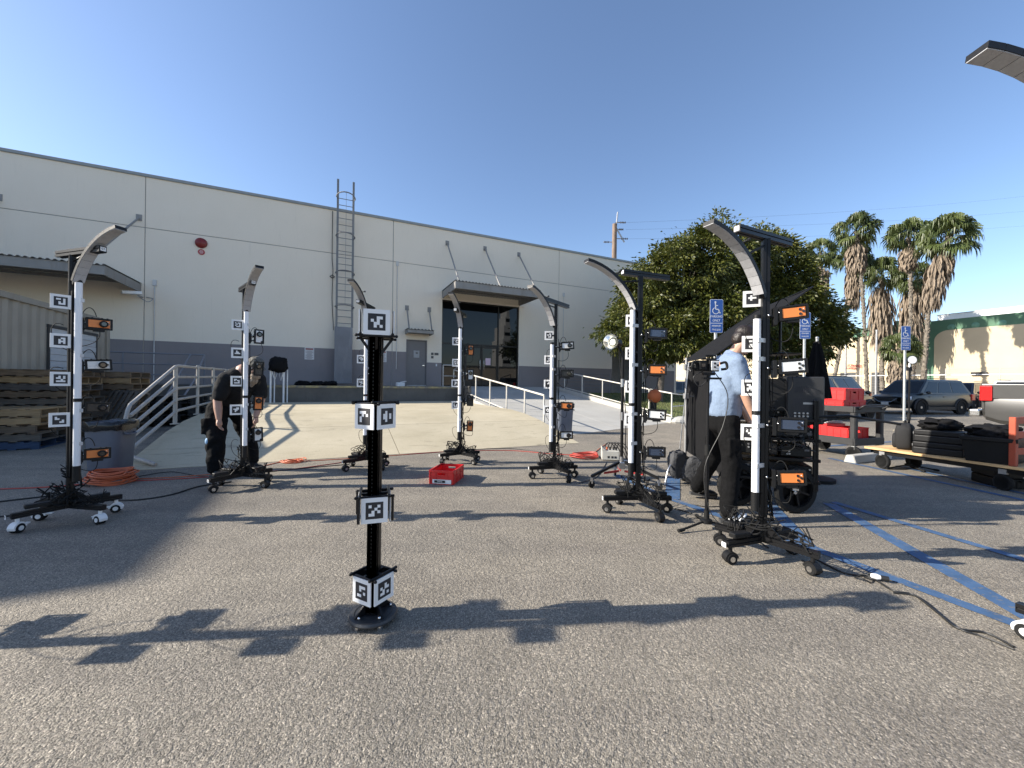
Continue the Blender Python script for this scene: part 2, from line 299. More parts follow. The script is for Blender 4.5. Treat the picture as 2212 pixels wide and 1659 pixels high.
# walkway up to the entrance
def walk_z(s, t):
    t0 = 8.1 + 0.33 * (s - 5.0); return max(0.006, 1.1 * min(1.0, (t - t0) / (18.4 - t0)))
root = bpy.data.objects.new('entrance_walkway', None); COL.objects.link(root); root.rotation_euler = (0, 0, TH); struct(root)
tcuts = [8.05, 9.9, 11.6, 13.3, 15.0, 16.7, 18.4, 19.7]
for a, b in ((4.87, 7.6), (7.6, 10.4)):
    for c, d in zip(tcuts, tcuts[1:]):
        n = 5; mb = MB(); S = [a + 0.006 + (b - a - 0.012) * i / n for i in range(n + 1)]
        T = [[max(c + 0.006, min(d - 0.01, 8.1 + 0.33 * (s - 5.0))) + (d - 0.006 - max(c + 0.006, min(d - 0.01, 8.1 + 0.33 * (s - 5.0)))) * j / 6 for j in range(7)] for s in S]
        vs = [(S[i], T[i][j], walk_z(S[i], T[i][j])) for i in range(n + 1) for j in range(7)] + [(S[i], T[i][j], -0.1) for i in range(n + 1) for j in range(7)]
        K = 7 * (n + 1); fs = [(i * 7 + j, i * 7 + 7 + j, i * 7 + 8 + j, i * 7 + j + 1) for i in range(n) for j in range(6)]
        fs += [(j, j + 1, K + j + 1, K + j) for j in range(6)] + [(n * 7 + j, K + n * 7 + j, K + n * 7 + j + 1, n * 7 + j + 1) for j in range(6)]
        fs += [(i * 7, K + i * 7, K + i * 7 + 7, i * 7 + 7) for i in range(n)] + [(i * 7 + 6, i * 7 + 13, K + i * 7 + 13, K + i * 7 + 6) for i in range(n)]
        mb.add(vs, fs).build('concrete_bay', 'walk_concrete', root)
mb = MB(); mb.grid(lambda u, v: (4.9 + 5.45 * u, 10.2 + 9.4 * v, walk_z(4.9 + 5.45 * u, 10.2 + 9.4 * v) - 0.014), 8, 12); mb.build('joint_filler', 'joint_dark', root)
# loading dock platform
root = bpy.data.objects.new('loading_dock', None); COL.objects.link(root); root.rotation_euler = (0, 0, TH); struct(root)
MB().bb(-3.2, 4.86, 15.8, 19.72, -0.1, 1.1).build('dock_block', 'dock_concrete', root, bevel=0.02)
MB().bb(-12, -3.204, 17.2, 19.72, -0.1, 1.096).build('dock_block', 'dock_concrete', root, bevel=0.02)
MB().bb(-3.21, 4.864, 15.77, 15.9, 1.03, 1.106).build('dock_edge_angle', M('worn_yellow_steel', (0.42, 0.34, 0.16), 0.6, 0.2, 0.3, 4, dirt=((0.2, 0.18, 0.15), 5, 0.4, 0.6)), root)
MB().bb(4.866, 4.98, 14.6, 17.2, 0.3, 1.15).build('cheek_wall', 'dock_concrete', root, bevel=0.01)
# lawn berm
def lawn_z(s, t): return 0.13 + 0.62 * max(0, min(1, (t - 10.2) / 7.0)) + 0.03 * noise.noise((s * 1.3, t * 1.3, 0))
GRS = bpy.data.materials.new('grass_soil'); GRS.use_nodes = True; MATS['grass_soil'] = GRS
nt = GRS.node_tree; o_ = nt.nodes.new('ShaderNodeTexCoord').outputs['Object']
nn = tex(nt, 'Noise', 1.6, o_, Detail=8.0, Roughness=0.7); n2 = tex(nt, 'Noise', 40, o_, Detail=4.0)
c_ = mixc(nt, 1.0, ramp(nt, nn.outputs['Fac'], [(0.35, (0.05, 0.075, 0.02)), (0.6, (0.12, 0.12, 0.04)), (0.75, (0.22, 0.18, 0.09))]), ramp(nt, n2.outputs['Fac'], [(0.3, (0.5, 0.5, 0.5)), (0.7, (1.4, 1.4, 1.4))]), 'MULTIPLY')
nt.links.new(c_, nt.nodes['Principled BSDF'].inputs['Base Color']); nt.nodes['Principled BSDF'].inputs['Roughness'].default_value = 0.9
lw = MB(); lw.grid(lambda u, v: (10.62 + 9.9 * u, 10.0 + 9.65 * v, lawn_z(10.62 + 9.9 * u, 10.0 + 9.65 * v)), 40, 40)
lo = lw.build('lawn', 'grass_soil', None, 60); lo.rotation_euler = (0, 0, TH); struct(lo)
gb = MB(); rg = random.Random(3)
for i in range(22000):
    s = 10.65 + 9.7 * rg.random(); t = 10.05 + 9.4 * rg.random(); z = lawn_z(s, t); a = rg.random() * 6.28; h = 0.03 + 0.045 * rg.random(); w = 0.008
    gb.add([(s - w * cos(a), t - w * sin(a), z), (s + w * cos(a), t + w * sin(a), z), (s + rg.uniform(-.03, .03), t + rg.uniform(-.03, .03), z + h)], [(0, 1, 2)])
go = gb.build('grass', M('grass_blades', (0.12, 0.145, 0.04), 0.7, 0, 0.4, 2)); go.rotation_euler = (0, 0, TH); go['kind'] = 'stuff'; tag(go, 'short green lawn grass beside the entrance walkway', 'grass')
kb = MB()
for i in range(10):
    a, b = 9.8 + i * 0.88, 9.8 + (i + 1) * 0.88
    kb.beam((10.5, a, walk_z(10.4, a) + 0.03), (10.5, b, walk_z(10.4, b) + 0.03), 0.18, 0.28)
kb.ball((10.9, 9.75, 0.05), (0.5, 0.3, 0.18), 16)
kb.bb(10.9, 20.5, 9.85, 10.0, -0.05, 0.15); k = kb.build('lawn_kerb', 'walk_concrete'); k.rotation_euler = (0, 0, TH); struct(k)
# painted blue accessible-bay lines
BLUE = M('blue_road_paint', (0.05, 0.105, 0.205), 0.7, 0, 0.25, 9, dirt=((0.16, 0.15, 0.135), 26, 0.56, 0.66))
bl = bpy.data.objects.new('parking_markings', None); COL.objects.link(bl); struct(bl)
def stripe(p, q, w, z=0.004):
    p = gp(*p); q = gp(*q); d = (q - p).normalized(); a = Vector((-d.y, d.x, 0)) * w / 2; m = MB()
    n = max(2, int((q - p).length / 0.4))
    for i in range(n):
        u = p.lerp(q, i / n); v = p.lerp(q, (i + 1) / n); m.quad(u - a + Vector((0, 0, z)), v - a + Vector((0, 0, z)), v + a + Vector((0, 0, z)), u + a + Vector((0, 0, z)))
    m.build('painted_line', BLUE, bl)
stripe((1330, 1026), (1440, 1076), 0.11); stripe((1455, 1030), (1452, 1078), 0.16, 0.005); stripe((1436, 1074), (1760, 1186), 0.10, 0.006); stripe((1754, 1184), (2330, 1400), 0.10, 0.0045)
stripe((1652, 1078), (1752, 1190), 0.12, 0.0065); stripe((1790, 1088), (2330, 1396), 0.12, 0.005); stripe((1800, 1085), (2300, 1236), 0.09, 0.0055)
stripe((1790, 990), (2300, 1100), 0.09, 0.005); stripe((1760, 966), (1990, 950), 0.10, 0.0055); stripe((1960, 1012), (2300, 1086), 0.09, 0.006)

# ============================================================ WAREHOUSE
W = frame_empty('warehouse', 'long off-white concrete warehouse with grey painted base and tall dark glass entrance', 'building')
TW = 19.7
def wall_panel(s0, s1, z0, z1, holes=(), stripe=None):
    mb = MB(); ss = sorted({s0, s1} | {h[i] for h in holes for i in (0, 1)}); zs = {z0, z1} | {h[i] for h in holes for i in (2, 3)}
    if stripe: zs |= {z for *_, z in stripe}; ss = sorted(set(ss) | {a for a, b, z in stripe if s0 < a < s1} | {b for a, b, z in stripe if s0 < b < s1})
    zs = sorted(z for z in zs if z0 <= z <= z1)
    for a, b in zip(ss, ss[1:]):
        for c, d in zip(zs, zs[1:]):
            ms, mz = (a + b) / 2, (c + d) / 2
            if any(h[0] < ms < h[1] and h[2] < mz < h[3] for h in holes): continue
            mi = 1 if stripe and any(x <= ms <= y and mz < z for x, y, z in stripe) else 0
            mb.quad((a, TW, c), (b, TW, c), (b, TW, d), (a, TW, d), mi)
    dp = 0.03
    mb.quad((s0, TW, z0), (s0, TW, z1), (s0, TW + dp, z1), (s0, TW + dp, z0)); mb.quad((s1, TW, z0), (s1, TW + dp, z0), (s1, TW + dp, z1), (s1, TW, z1))
    mb.quad((s0, TW, z1), (s1, TW, z1), (s1, TW + dp, z1), (s0, TW + dp, z1)); mb.quad((s0, TW, z0), (s0, TW + dp, z0), (s1, TW + dp, z0), (s1, TW, z0))
    for a, b, c, d in holes:
        e = TW + 0.22
        mb.quad((a, TW, c), (a, e, c), (a, e, d), (a, TW, d)); mb.quad((b, TW, c), (b, TW, d), (b, e, d), (b, e, c)); mb.quad((a, TW, d), (a, e, d), (b, e, d), (b, TW, d))
    me = MB(); o = bpy.data.objects.new('wall_panel', mb.mesh('wall_panel', ['wall_paint', 'stripe_paint'])); COL.objects.link(o); o.parent = W; return o
JS = [-26.0, -15.82, -6.57, 2.66, 11.99, 21.2]
DOOR = (3.33, 4.35, 1.08, 3.38); GL = (5.1, 9.45, 1.08, 5.52); ALC = (15.9, 18.6, 0.3, 4.0)
for a, b in zip(JS, JS[1:]):
    g_ = 0.014; hs = [h for h in (DOOR, GL, ALC) if a < h[0] < b]
    st = [(-30, 3.33, 2.76), (4.35, 5.1, 2.28), (9.45, 30, 2.26)]
    wall_panel(a + g_, b - g_, -0.2, 7.1 - g_, hs, st); wall_panel(a + g_, b - g_, 7.1 + g_, 9.05)
jb = MB()
for s in JS[1:-1]: jb.bb(s - 0.1, s + 0.1, TW + 0.022, TW + 0.2, -0.2, 9.0)
jb.bb(-26, 21.2, TW + 0.021, TW + 0.19, 7.0, 7.2); jb.build('joint_backing', M('joint_grey', (0.30, 0.29, 0.28), 0.9), W)
for a, b in ((-26, 2.66), (2.66, 21.4)): MB().bb(a + 0.002, b - 0.002, TW - 0.05, TW + 0.35, 9.05, 9.17).build('coping', M('coping_metal', (0.30, 0.31, 0.30), 0.5, 0.3, 0.08), W, bevel=0.01)
MB().bb(-17, 5, 24.2, 48, -0.1, 8.7).build('building_core', 'joint_grey', W); MB().bb(5.01, 21.2, 24.2, 26.5, -0.1, 8.7).build('building_core', 'joint_grey', W)  # unseen solid boxes, added so no sun leaks through the building to the glass
MB().bb(-17, 21.19, TW + 0.36, 24.19, 8.4, 8.7).build('roof', 'joint_grey', W); MB().bb(21.19, 21.4, TW + 0.03, 26.5, -0.1, 9.04).build('end_wall', 'wall_paint', W)
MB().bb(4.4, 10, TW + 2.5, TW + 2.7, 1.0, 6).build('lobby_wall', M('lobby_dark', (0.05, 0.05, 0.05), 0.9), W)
al = MB(); al.bb(15.7, 18.8, TW + 1.6, TW + 1.8, 0.2, 4.2); al.bb(15.6, 15.9, TW + 0.22, TW + 1.6, 0.2, 4.2); al.bb(18.6, 18.8, TW + 0.22, TW + 1.6, 0.2, 4.2); al.bb(15.9, 18.6, TW + 0.22, TW + 1.6, 4.0, 4.2)
al.build('alcove', M('alcove_paint', (0.40, 0.40, 0.40), 0.8), W)
# wing that stands out of frame on the left and throws the shade over the pallets
wing = frame_empty('warehouse_wing', 'off-white warehouse wing standing left of the picture', 'building')
MB().bb(-40, -17.0, 8.9, 19.66, -0.1, 9.05).build('wall', 'wall_paint', wing); MB().bb(-40.05, -16.95, 8.85, 19.66, 9.052, 9.17).build('coping', 'coping_metal', wing)
# grey steel door
DG = M('door_grey', (0.165, 0.155, 0.155), 0.45, 0.1, 0.06)
d = MB(); d.bb(3.37, 4.31, TW + 0.05, TW + 0.1, 1.12, 3.33); dr = d.build('door', DG, W, bevel=0.004)
MB().bb(3.33, 3.37, TW - 0.02, TW + 0.12, 1.1, 3.38).bb(4.31, 4.35, TW - 0.02, TW + 0.12, 1.1, 3.38).bb(3.37, 4.31, TW - 0.018, TW + 0.12, 3.335, 3.378).build('door_frame', DG, dr)
MB().bb(3.70, 3.98, TW + 0.034, TW + 0.052, 2.5, 2.85).bb(3.80, 3.90, TW + 0.02, TW + 0.036, 2.7, 2.76, 1).build('door_vent', [M('vent_grey', (0.36, 0.36, 0.36), 0.5), 'joint_dark'], dr)
MB().cyl((4.2, TW + 0.05, 2.12), (4.2, TW - 0.02, 2.12), 0.025).bb(4.12, 4.22, TW - 0.03, TW - 0.015, 2.1, 2.13).build('door_handle', CHR, dr, 40)
MB().bb(3.33, 4.35, TW - 0.01, TW + 0.2, 1.0, 1.13).build('threshold', GALV, dr)
for x, z, w in ((4.62, 2.72, .12), (4.83, 2.72, .2), (4.62, 2.55, .12)): MB().bb(x - w / 2, x + w / 2, TW - 0.02, TW, z - 0.06, z + 0.06).build('door_sign', M('sign_brown', (0.09, 0.085, 0.08), 0.5), W)
MB().bb(4.80, 4.86, TW - 0.04, TW, 2.1, 2.22).build('card_reader', WPL, W)
# glass entrance: frames and single panes
FRM = M('bronze_frame', (0.022, 0.021, 0.02), 0.35, 0.5, 0.1)
GLS = M('tinted_glass', (0.004, 0.0045, 0.005), 0.015, 0, 0, spec=0.36)
ent = MB().bb(5.1, 5.16, TW + 0.08, TW + 0.2, 1.08, 5.52).bb(9.39, 9.45, TW + 0.08, TW + 0.2, 1.08, 5.52).bb(5.16, 9.39, TW + 0.081, TW + 0.2, 5.45, 5.515).bb(5.16, 9.39, TW + 0.081, TW + 0.2, 3.27, 3.34).bb(8.22, 8.28, TW + 0.079, TW + 0.2, 1.08, 5.45).bb(5.16, 9.39, TW + 0.082, TW + 0.2, 1.08, 1.15).bb(6.33, 6.39, TW + 0.079, TW + 0.2, 1.08, 3.27).build('entrance_frame', FRM, W)
for a, b, c, d_ in ((5.16, 8.22, 3.34, 5.45), (8.28, 9.39, 3.34, 5.45), (5.16, 6.33, 1.15, 3.27), (8.28, 9.39, 1.15, 3.27)):
    MB().bb(a + .002, b - .002, TW + 0.13, TW + 0.14, c + .002, d_ - .002).build('pane', GLS, W)
for a, b in ((6.40, 7.29), (7.31, 8.21)):
    dd = MB().bb(a, a + .06, TW + .1, TW + .16, 1.16, 3.26).bb(b - .06, b, TW + .1, TW + .16, 1.16, 3.26).bb(a + .06, b - .06, TW + .101, TW + .16, 1.16, 1.4).bb(a + .06, b - .06, TW + .101, TW + .16, 3.14, 3.26).build('glass_door', FRM, W)
    MB().bb(a + .062, b - .062, TW + .13, TW + .138, 1.402, 3.138).build('pane', GLS, dd)
    hx = b - .1 if a < 7 else a + .1
    MB().tube([(hx, TW + .1, 2.0), (hx, TW + .03, 2.0), (hx, TW + .03, 2.5), (hx, TW + .1, 2.5)], .014, 8).build('pull_handle', CHR, dd, 50)
MB().bb(7.53, 7.82, TW + .118, TW + .126, 2.25, 2.62).build('notice', M('pink_notice', (0.70, 0.52, 0.60), 0.6, 0, .05), W)
# awnings
AWN = M('awning_steel', (0.26, 0.25, 0.235), 0.5, 0.1, 0.12, 2, dirt=((0.20, 0.18, 0.16), 1.2, 0.5, 0.75, (3, 3, .4)))
def awning(s0, s1, t0, z0, z1, rods, label, tin=0.25):
    A = frame_empty('awning', label, 'awning')
    MB().bb(s0, s1, t0, t0 + .06, z0, z1).build('front_fascia', AWN, A, bevel=.008)
    for a in (s0, s1 - .06): MB().bb(a, a + .06, t0 + .061, TW - .003, z0, z1).build('side_fascia', AWN, A)
    mb = MB(); n = int((s1 - s0) / 0.04); vs = []
    for i in range(n + 1):
        x = s0 - .02 + (s1 - s0 + .04) * i / n; z = z1 + .015 + .022 * (1 if (i % 4) < 2 else -1)
        vs += [(x, t0 - .05, z), (x, TW - .005, z), (x, t0 - .05, z + .008), (x, TW - .005, z + .008)]
    fs = []
    for i in range(n): o = 4 * i; p = o + 4; fs += [(o, p, p + 1, o + 1), (o + 2, o + 3, p + 3, p + 2), (o, o + 2, p + 2, p)]
    mb.add(vs, fs).build('corrugated_deck', M('deck_steel', (0.20, 0.20, 0.195), .5, .3, .1), A)
    for i in range(3):
        y = t0 + (TW - t0) * (i + 1) / 4; MB().beam((s0 + .06, y, z1 - .08), (s1 - .06, y, z1 - .08), .05, .1).build('purlin', AWN, A)
    for (sw, zw, sf, tf) in rods:
        MB().tube([(sw, TW, zw), (sf, tf, z1 + .03)], .035, 8).build('hanger_rod', AWN, A, 50)
        MB().bb(sw - .09, sw + .09, TW - .02, TW - .001, zw - .12, zw + .12).build('wall_plate', AWN, A)
    return A
awning(-15.2, -6.66, 17.0, 4.60, 4.90, [(-6.75, 7.45, -7.3, 17.3), (-10.45, 7.45, -10.6, 17.3)], 'wide flat steel awning over the pallets at the left end of the wall')
awning(5.08, 9.45, 17.3, 5.57, 5.90, [(5.32, 8.41, 5.32, 17.5), (7.38, 8.45, 7.38, 17.5), (9.38, 8.43, 9.38, 17.5)], 'corrugated steel awning hung on three rods over the glass entrance')
awning(3.26, 4.50, 18.9, 3.62, 3.78, [(3.34, 4.92, 3.34, 19.0), (4.44, 4.93, 4.42, 19.0)], 'small steel awning over the grey service door')
# soffit downlight board above entrance
MB().bb(5.0, 9.75, TW - .06, TW - .002, 5.53, 5.62).build('head_trim', 'wall_paint', W)
# roof ladder
L = frame_empty('roof_ladder', 'tall grey caged ladder fixed to the wall and rising above the roof', 'ladder')
LG = M('ladder_grey', (0.20, 0.20, 0.20), .5, .2, .1)
for s in (.19, .84): MB().beam((s, 19.35, 3.72), (s, 19.35, 10.35), .05, .09).build('side_rail', LG, L)
rung = MB().cyl((0, 0, 0), (.60, 0, 0), .016, n=8).mesh('rung', LG)
for i in range(20): inst(rung, 'rung', L, (.215, 19.35, 3.9 + i * .295))
for z in (9.5, 7.75, 6.1, 4.6):
    pts = [(.19, 19.35, z)] + [(.515 - .39 * cos(a), 19.2 - .62 * sin(a), z) for a in [pi * k / 12 for k in range(13)]] + [(.84, 19.35, z)]
    MB().tube(pts, .024, 6).build('cage_hoop', LG, L)
for k in (0.18, .5, .82):
    a = pi * k; MB().beam((.515 - .365 * cos(a), 19.2 - .59 * sin(a), 4.6), (.515 - .365 * cos(a), 19.2 - .59 * sin(a), 9.5), .045, .012).build('cage_strip', LG, L)
for z in (4.2, 6.4, 8.6):
    for s in (.19, .84): MB().beam((s, 19.36, z), (s, TW, z), .04, .04, 0).build('wall_bracket', LG, L)
MB().bb(.12, .86, 19.22, 19.30, 1.18, 3.72).build('ladder_guard', M('guard_grey', (0.17, 0.172, 0.19), .4, .2, .15, 2, dirt=((.25, .25, .26), 1.6, .52, .7, (3, 1, .6))), L, bevel=.006)
# alarm bell, camera, signs
A = frame_empty('alarm_bell', 'round dark red alarm bell high on the off-white wall', 'alarm')
MB().lathe([(.0, .14), (.12, .13), (.19, .08), (.21, .0)], 24, (-4.82, TW, 6.78), (0, -1, 0)).build('bell', M('bell_red', (.20, .018, .016), .4, .1, .1), A, 40)
MB().lathe([(.0, .02), (.115, .02), (.115, 0)], 20, (-4.81, TW, 6.42), (0, -1, 0)).build('label_disc', M('disc_red', (.42, .05, .05), .5), A)
for i, w in enumerate((.10, .14, .10)): MB().bb(-4.81 - w / 2, -4.81 + w / 2, TW - .026, TW - .0205, 6.37 + i * .045, 6.385 + i * .045).build('label_line', WPL, A)
A = frame_empty('security_camera', 'white bullet security camera on the wall under the long awning', 'camera')
MB().cyl((-6.62, TW, 4.4), (-6.62, 19.35, 4.4), .03).tube(spline([(-6.6, 19.4, 4.35), (-6.35, 19.35, 4.2), (-6.25, 19.5, 4.35), (-6.5, TW - .02, 4.42)]), .015, 6).build('bracket', GALV, A, 50)
MB().beam((-7.02, 19.1, 4.45), (-6.55, 19.4, 4.52), .16, .12).build('camera_body', WPL, A, bevel=.02, seg=2)
MB().bb(-6.95, -6.75, 19.45, 19.62, 4.75, 4.9).build('junction_box', M('brass_box', (.45, .36, .2), .5), A)
for s in (-.89, 2.22):
    A = frame_empty('wall_notice', 'white printed notice on the grey stripe ' + ('left of the roof ladder' if s < 0 else 'behind the marker column'), 'sign')
    MB().bb(s - .19, s + .19, TW - .012, TW - .001, 2.23, 2.76).build('plate', M('notice_white', (.62, .60, .58), .5, 0, .1), A)
    rg = random.Random(int(s * 10))
    MB().bb(s - .15, s + .15, TW - .0145, TW - .012, 2.66, 2.73).build('header_bar', M('notice_red', (.34, .12, .11), .6), A)
    lm = MB()
    for i in range(8): w = rg.uniform(.09, .16); lm.bb(s - w, s + w, TW - .0145, TW - .012, 2.27 + i * .046, 2.29 + i * .046)
    lm.build('text_lines', M('notice_grey', (.30, .24, .24), .6), A)
# conduits and wires on the wall
cd = frame_empty('wall_conduit', 'thin black cable running down the wall left of the roof ladder', 'cable')
MB().tube(spline([(-.02, TW - .03, 9.0), (-.02, TW - .03, 7.0), (.02, TW - .04, 6.3), (.0, TW - .03, 5.0), (.08, TW - .03, 3.6)]), .014, 6).build('cable_run', RUB, cd)
MB().tube([(-.1, TW - .05, 6.02), (.0, TW - .05, 6.1), (.1, TW - .05, 6.02), (0, TW - .05, 5.96)], .02, 6, closed=True).build('cable_loop', RUB, cd)
for s, z0, z1 in ((2.86, 1.9, 6.9), (12.3, 2.3, 6.4), (-6.25, 1.2, 4.9)):
    c = frame_empty('conduit', {2.86: 'thin pale conduit right of the panel joint by the service door', 12.3: 'thin pale conduit on the wall right of the glass entrance', -6.25: 'thin pale conduit low on the wall beside the shipping container'}[s], 'conduit')
    MB().cyl((s, TW - .03, z0), (s, TW - .03, z1), .018, n=8).build('pipe', M('conduit_paint', (.60, .585, .56), .6), c); MB().bb(s - .06, s + .06, TW - .06, TW - .001, z1, z1 + .22).build('junction_box', 'conduit_paint', c)
# ============================================================ RAILINGS
def rail_thing(name, label, parts, mat, posts):
    R_ = frame_empty(name, label, 'railing')
    for pts, r in parts: MB().tube(pts, r, 10).build('rail', mat, R_, 60)
    for p, q, r in posts: MB().cyl(p, q, r, n=10).build('post', mat, R_, 60); MB().bb(p[0] - .06, p[0] + .06, p[1] - .06, p[1] + .06, p[2] - .003, p[2] + .012).build('base_plate', mat, R_)
    return R_
# five-rail guard along the left edge of the apron (slopes down, then runs level)
s_ = -2.66; prt = []; r_ = .026
for k in range(5):
    h = 1.08 - k * .215
    lo_ = Vector((s_, 7.55, .04 + h * .78)); kn = Vector((s_, 9.35, .42 + h)); far = Vector((s_ - .25, 15.4, .50 + h))
    pts = spline([lo_, lo_.lerp(kn, .5), kn], 5) + [Vector((s_ - .02, 9.6, .44 + h)), far]
    if k == 0: pts = [Vector((s_, 7.42, .3)), Vector((s_, 7.42, .70)), Vector((s_, 7.47, .80))] + pts
    prt.append(([tuple(p) for p in pts], r_))
pp = [((s_, 9.38, .42), (s_, 9.38, 1.5), .034)] + [((s_ - .04 - i * .05, 10.9 + i * 1.5, .49), (s_ - .04 - i * .05, 10.9 + i * 1.5, 1.58), .03) for i in range(4)]
G = rail_thing('guard_railing', 'five-bar painted pipe railing sloping down along the left edge of the concrete apron', prt, RAILP, pp)
MB().tube([(s_, 7.45, .16), (s_ + .42, 7.15, .05)], .03, 8).build('foot_bar', RAILP, G, 60)
# dock railing by the wall
prt = [([(-9, 17.3, z), (-4.1, 17.3, z)], .024) for z in (2.15, 1.78, 1.42)]
prt += [([(-4.1, 17.3, 2.15), (-3.9, 15.4, 1.25), (-3.9, 14.2, .65)], .028), ([(-4.5, 17.3, 2.15), (-4.35, 15.4, 1.25), (-4.3, 14.2, .65)], .028)]
rail_thing('dock_railing', 'grey pipe railing on the dock against the grey stripe, behind the container', prt, M('dark_rail', (.20, .205, .225), .5, .1, .1), [((s, 17.3, 1.1), (s, 17.3, 2.15), .024) for s in (-8.6, -6.3, -4.1)])
def ramp_rail(name, label, s, ts, mat, h, zf, r=.026, extra=()):
    top = [(s, t, zf(t) + h) for t in ts]; bot = [(s, t, zf(t) + .11) for t in ts]
    return rail_thing(name, label, [(top, r), (bot, r * .8)] + list(extra), mat, [((s, t, zf(t) - .02), (s, t, zf(t) + h), r * .9) for t in ts])
ramp_rail('walkway_railing', 'white pipe handrail with rusty top between the concrete apron and the walkway', 4.93, [16.9, 15.4, 13.95, 12.5, 11.1, 9.85, 8.75], WRAIL, .88, lambda t: walk_z(4.95, t) + .02)
ramp_rail('walkway_railing', 'white pipe handrail between the walkway and the lawn', 10.5, [16.6, 15.1, 13.6, 12.2, 10.9, 9.85], WRAIL, .86, lambda t: walk_z(10.4, t) + .13, extra=[([(10.5, 9.85, .13 + .86), (10.9, 9.7, .95), (11.0, 9.68, .60), (10.5, 9.85, .55)], .02)])
prt = [([(4.2, 15.95, 2.0), (4.75, 15.95, 2.0), (4.93, 16.2, 1.95), (4.93, 16.9, 1.85)], .026), ([(4.2, 15.95, 1.55), (4.75, 15.95, 1.55), (4.93, 16.9, 1.45)], .02)]
rail_thing('landing_railing', 'short grey railing at the dock corner before the glass entrance', prt, GREYP, [((4.2, 15.95, 1.1), (4.2, 15.95, 2.0), .026)])
prt = [([(11.4, 19.0, z), (15.2, 19.0, z)], .018) for z in (1.9, 1.7, 1.5, 1.3, 1.1, .9)]
rail_thing('wall_railing', 'dark six-bar railing along the wall behind the lawn', prt, M('dark_rail', (.2, .2, .22), .5), [((s, 19.0, .55), (s, 19.0, 1.92), .022) for s in (11.4, 13.3, 15.2)])
# ============================================================ CAMERA MASTS
def extr(w, sl=.0045, dp=.007):
    h = w / 2; pts = []
    for k in range(4):
        a = k * pi / 2; c, s = cos(a), sin(a)
        for x, y in ((-h, -h), (-sl, -h), (-sl, -h + dp), (sl, -h + dp), (sl, -h)): pts.append((x * c - y * s, x * s + y * c))
    return pts
EX45, EX40, EX55 = extr(.046), extr(.040), extr(.054)
def ex80():                                     # double-width slotted profile
    out = []
    hx, hy, sl, dp = .023, .043, .0045, .007
    def side(p, q, k):
        p = Vector(p); q = Vector(q); d = (q - p).normalized(); nrm = Vector((-d.y, d.x)); r = [tuple(p)]
        for i in range(k):
            c = p.lerp(q, (i + .5) / k); r += [tuple(c - d * sl), tuple(c - d * sl + nrm * dp), tuple(c + d * sl + nrm * dp), tuple(c + d * sl)]
        return r
    return side((-hx, -hy), (hx, -hy), 1) + side((hx, -hy), (hx, hy), 2) + side((hx, hy), (-hx, hy), 1) + side((-hx, hy), (-hx, -hy), 2)
EX80 = ex80()
def marker_meshes(pat, sz=.125):
    b = MB().bb(-sz / 2, sz / 2, -.004, .002, -sz / 2, sz / 2).bb(-sz / 2, sz / 2, .0022, .0045, -sz / 2, sz / 2, 1); k = sz * .66 / 2; c = 2 * k / 6
    p = MB().bb(-k, k, -.0050, -.0042, -k, k, 0)
    for r, row in enumerate(pat):
        run = 0
        for q, ch in enumerate(row):
            if ch == '#': x = -k + c * (q + 1); z = k - c * (r + 1); p.bb(x - .0002, x + c + .0002, -.0056, -.0051, z - c - .0002, z + .0002, 1)
    return b.mesh('marker_board', [WBD, PRT]), p.mesh('marker_print', [PRT, WBD])
def add_marker(parent, pat, loc, rz=0.0, sz=.125, tilt=0.0):
    b, p = marker_meshes(pat, sz); o = inst(b, 'marker_board', parent, loc, (0, tilt, rz)); inst(p, 'marker_print', o); return o
PH = {}
def phone_meshes(colname, lens):
    key = (colname, lens)
    if key in PH: return PH[key]
    col = {'o': ORG, 'w': SILV, 'n': NAVY, 'b': M('black_phone', (.015, .015, .017), .25)}[colname]
    # built landscape in the XZ plane, back of the phone towards -Y; camera block at +x
    cage = MB(); L, H = .182, .102
    for z in (-H / 2, H / 2): cage.box((0, 0, z), (L, .028, .015))
    for x in (-L / 2, L / 2): cage.box((x, 0, 0), (.015, .0278, H + .012))
    for x in (-.05, .02, .06): cage.box((x, 0, H / 2 + .008), (.012, .02, .010))
    cage.box((-.01, .012, 0), (L - .01, .006, H - .01))
    body = MB().box((0, -.002, 0), (.158, .012, .076)); bump = MB().box((.052, -.0105, 0), (.046, .006, .070))
    dots = MB()
    for dx, dz in ((.040, .018), (.040, -.018), (.064, 0)): dots.cyl((dx, -.0135, dz), (dx, -.0185, dz), .0105, n=16)
    dots.cyl((.064, -.0135, .022), (.064, -.0150, .022), .004, n=8, mi=1)
    r = [cage.mesh('cage', BPL), body.mesh('phone_back', col), bump.mesh('camera_block', col), dots.mesh('lenses', [LENS, WPL])]
    if lens:
        le = MB(); le.lathe([(.030, 0), (.034, .006), (.034, .018), (.031, .02), (.031, .032), (.026, .034), (.024, .026), (0, .026)], 22, (.030, -.014, .0), (0, -1, 0)); le.cyl((.030, -.038, 0), (.030, -.041, 0), .020, n=18, mi=1)
        r.append(le.mesh('clip_lens', [BPL, LENS], 40))
    PH[key] = r; return r
PLATE = None
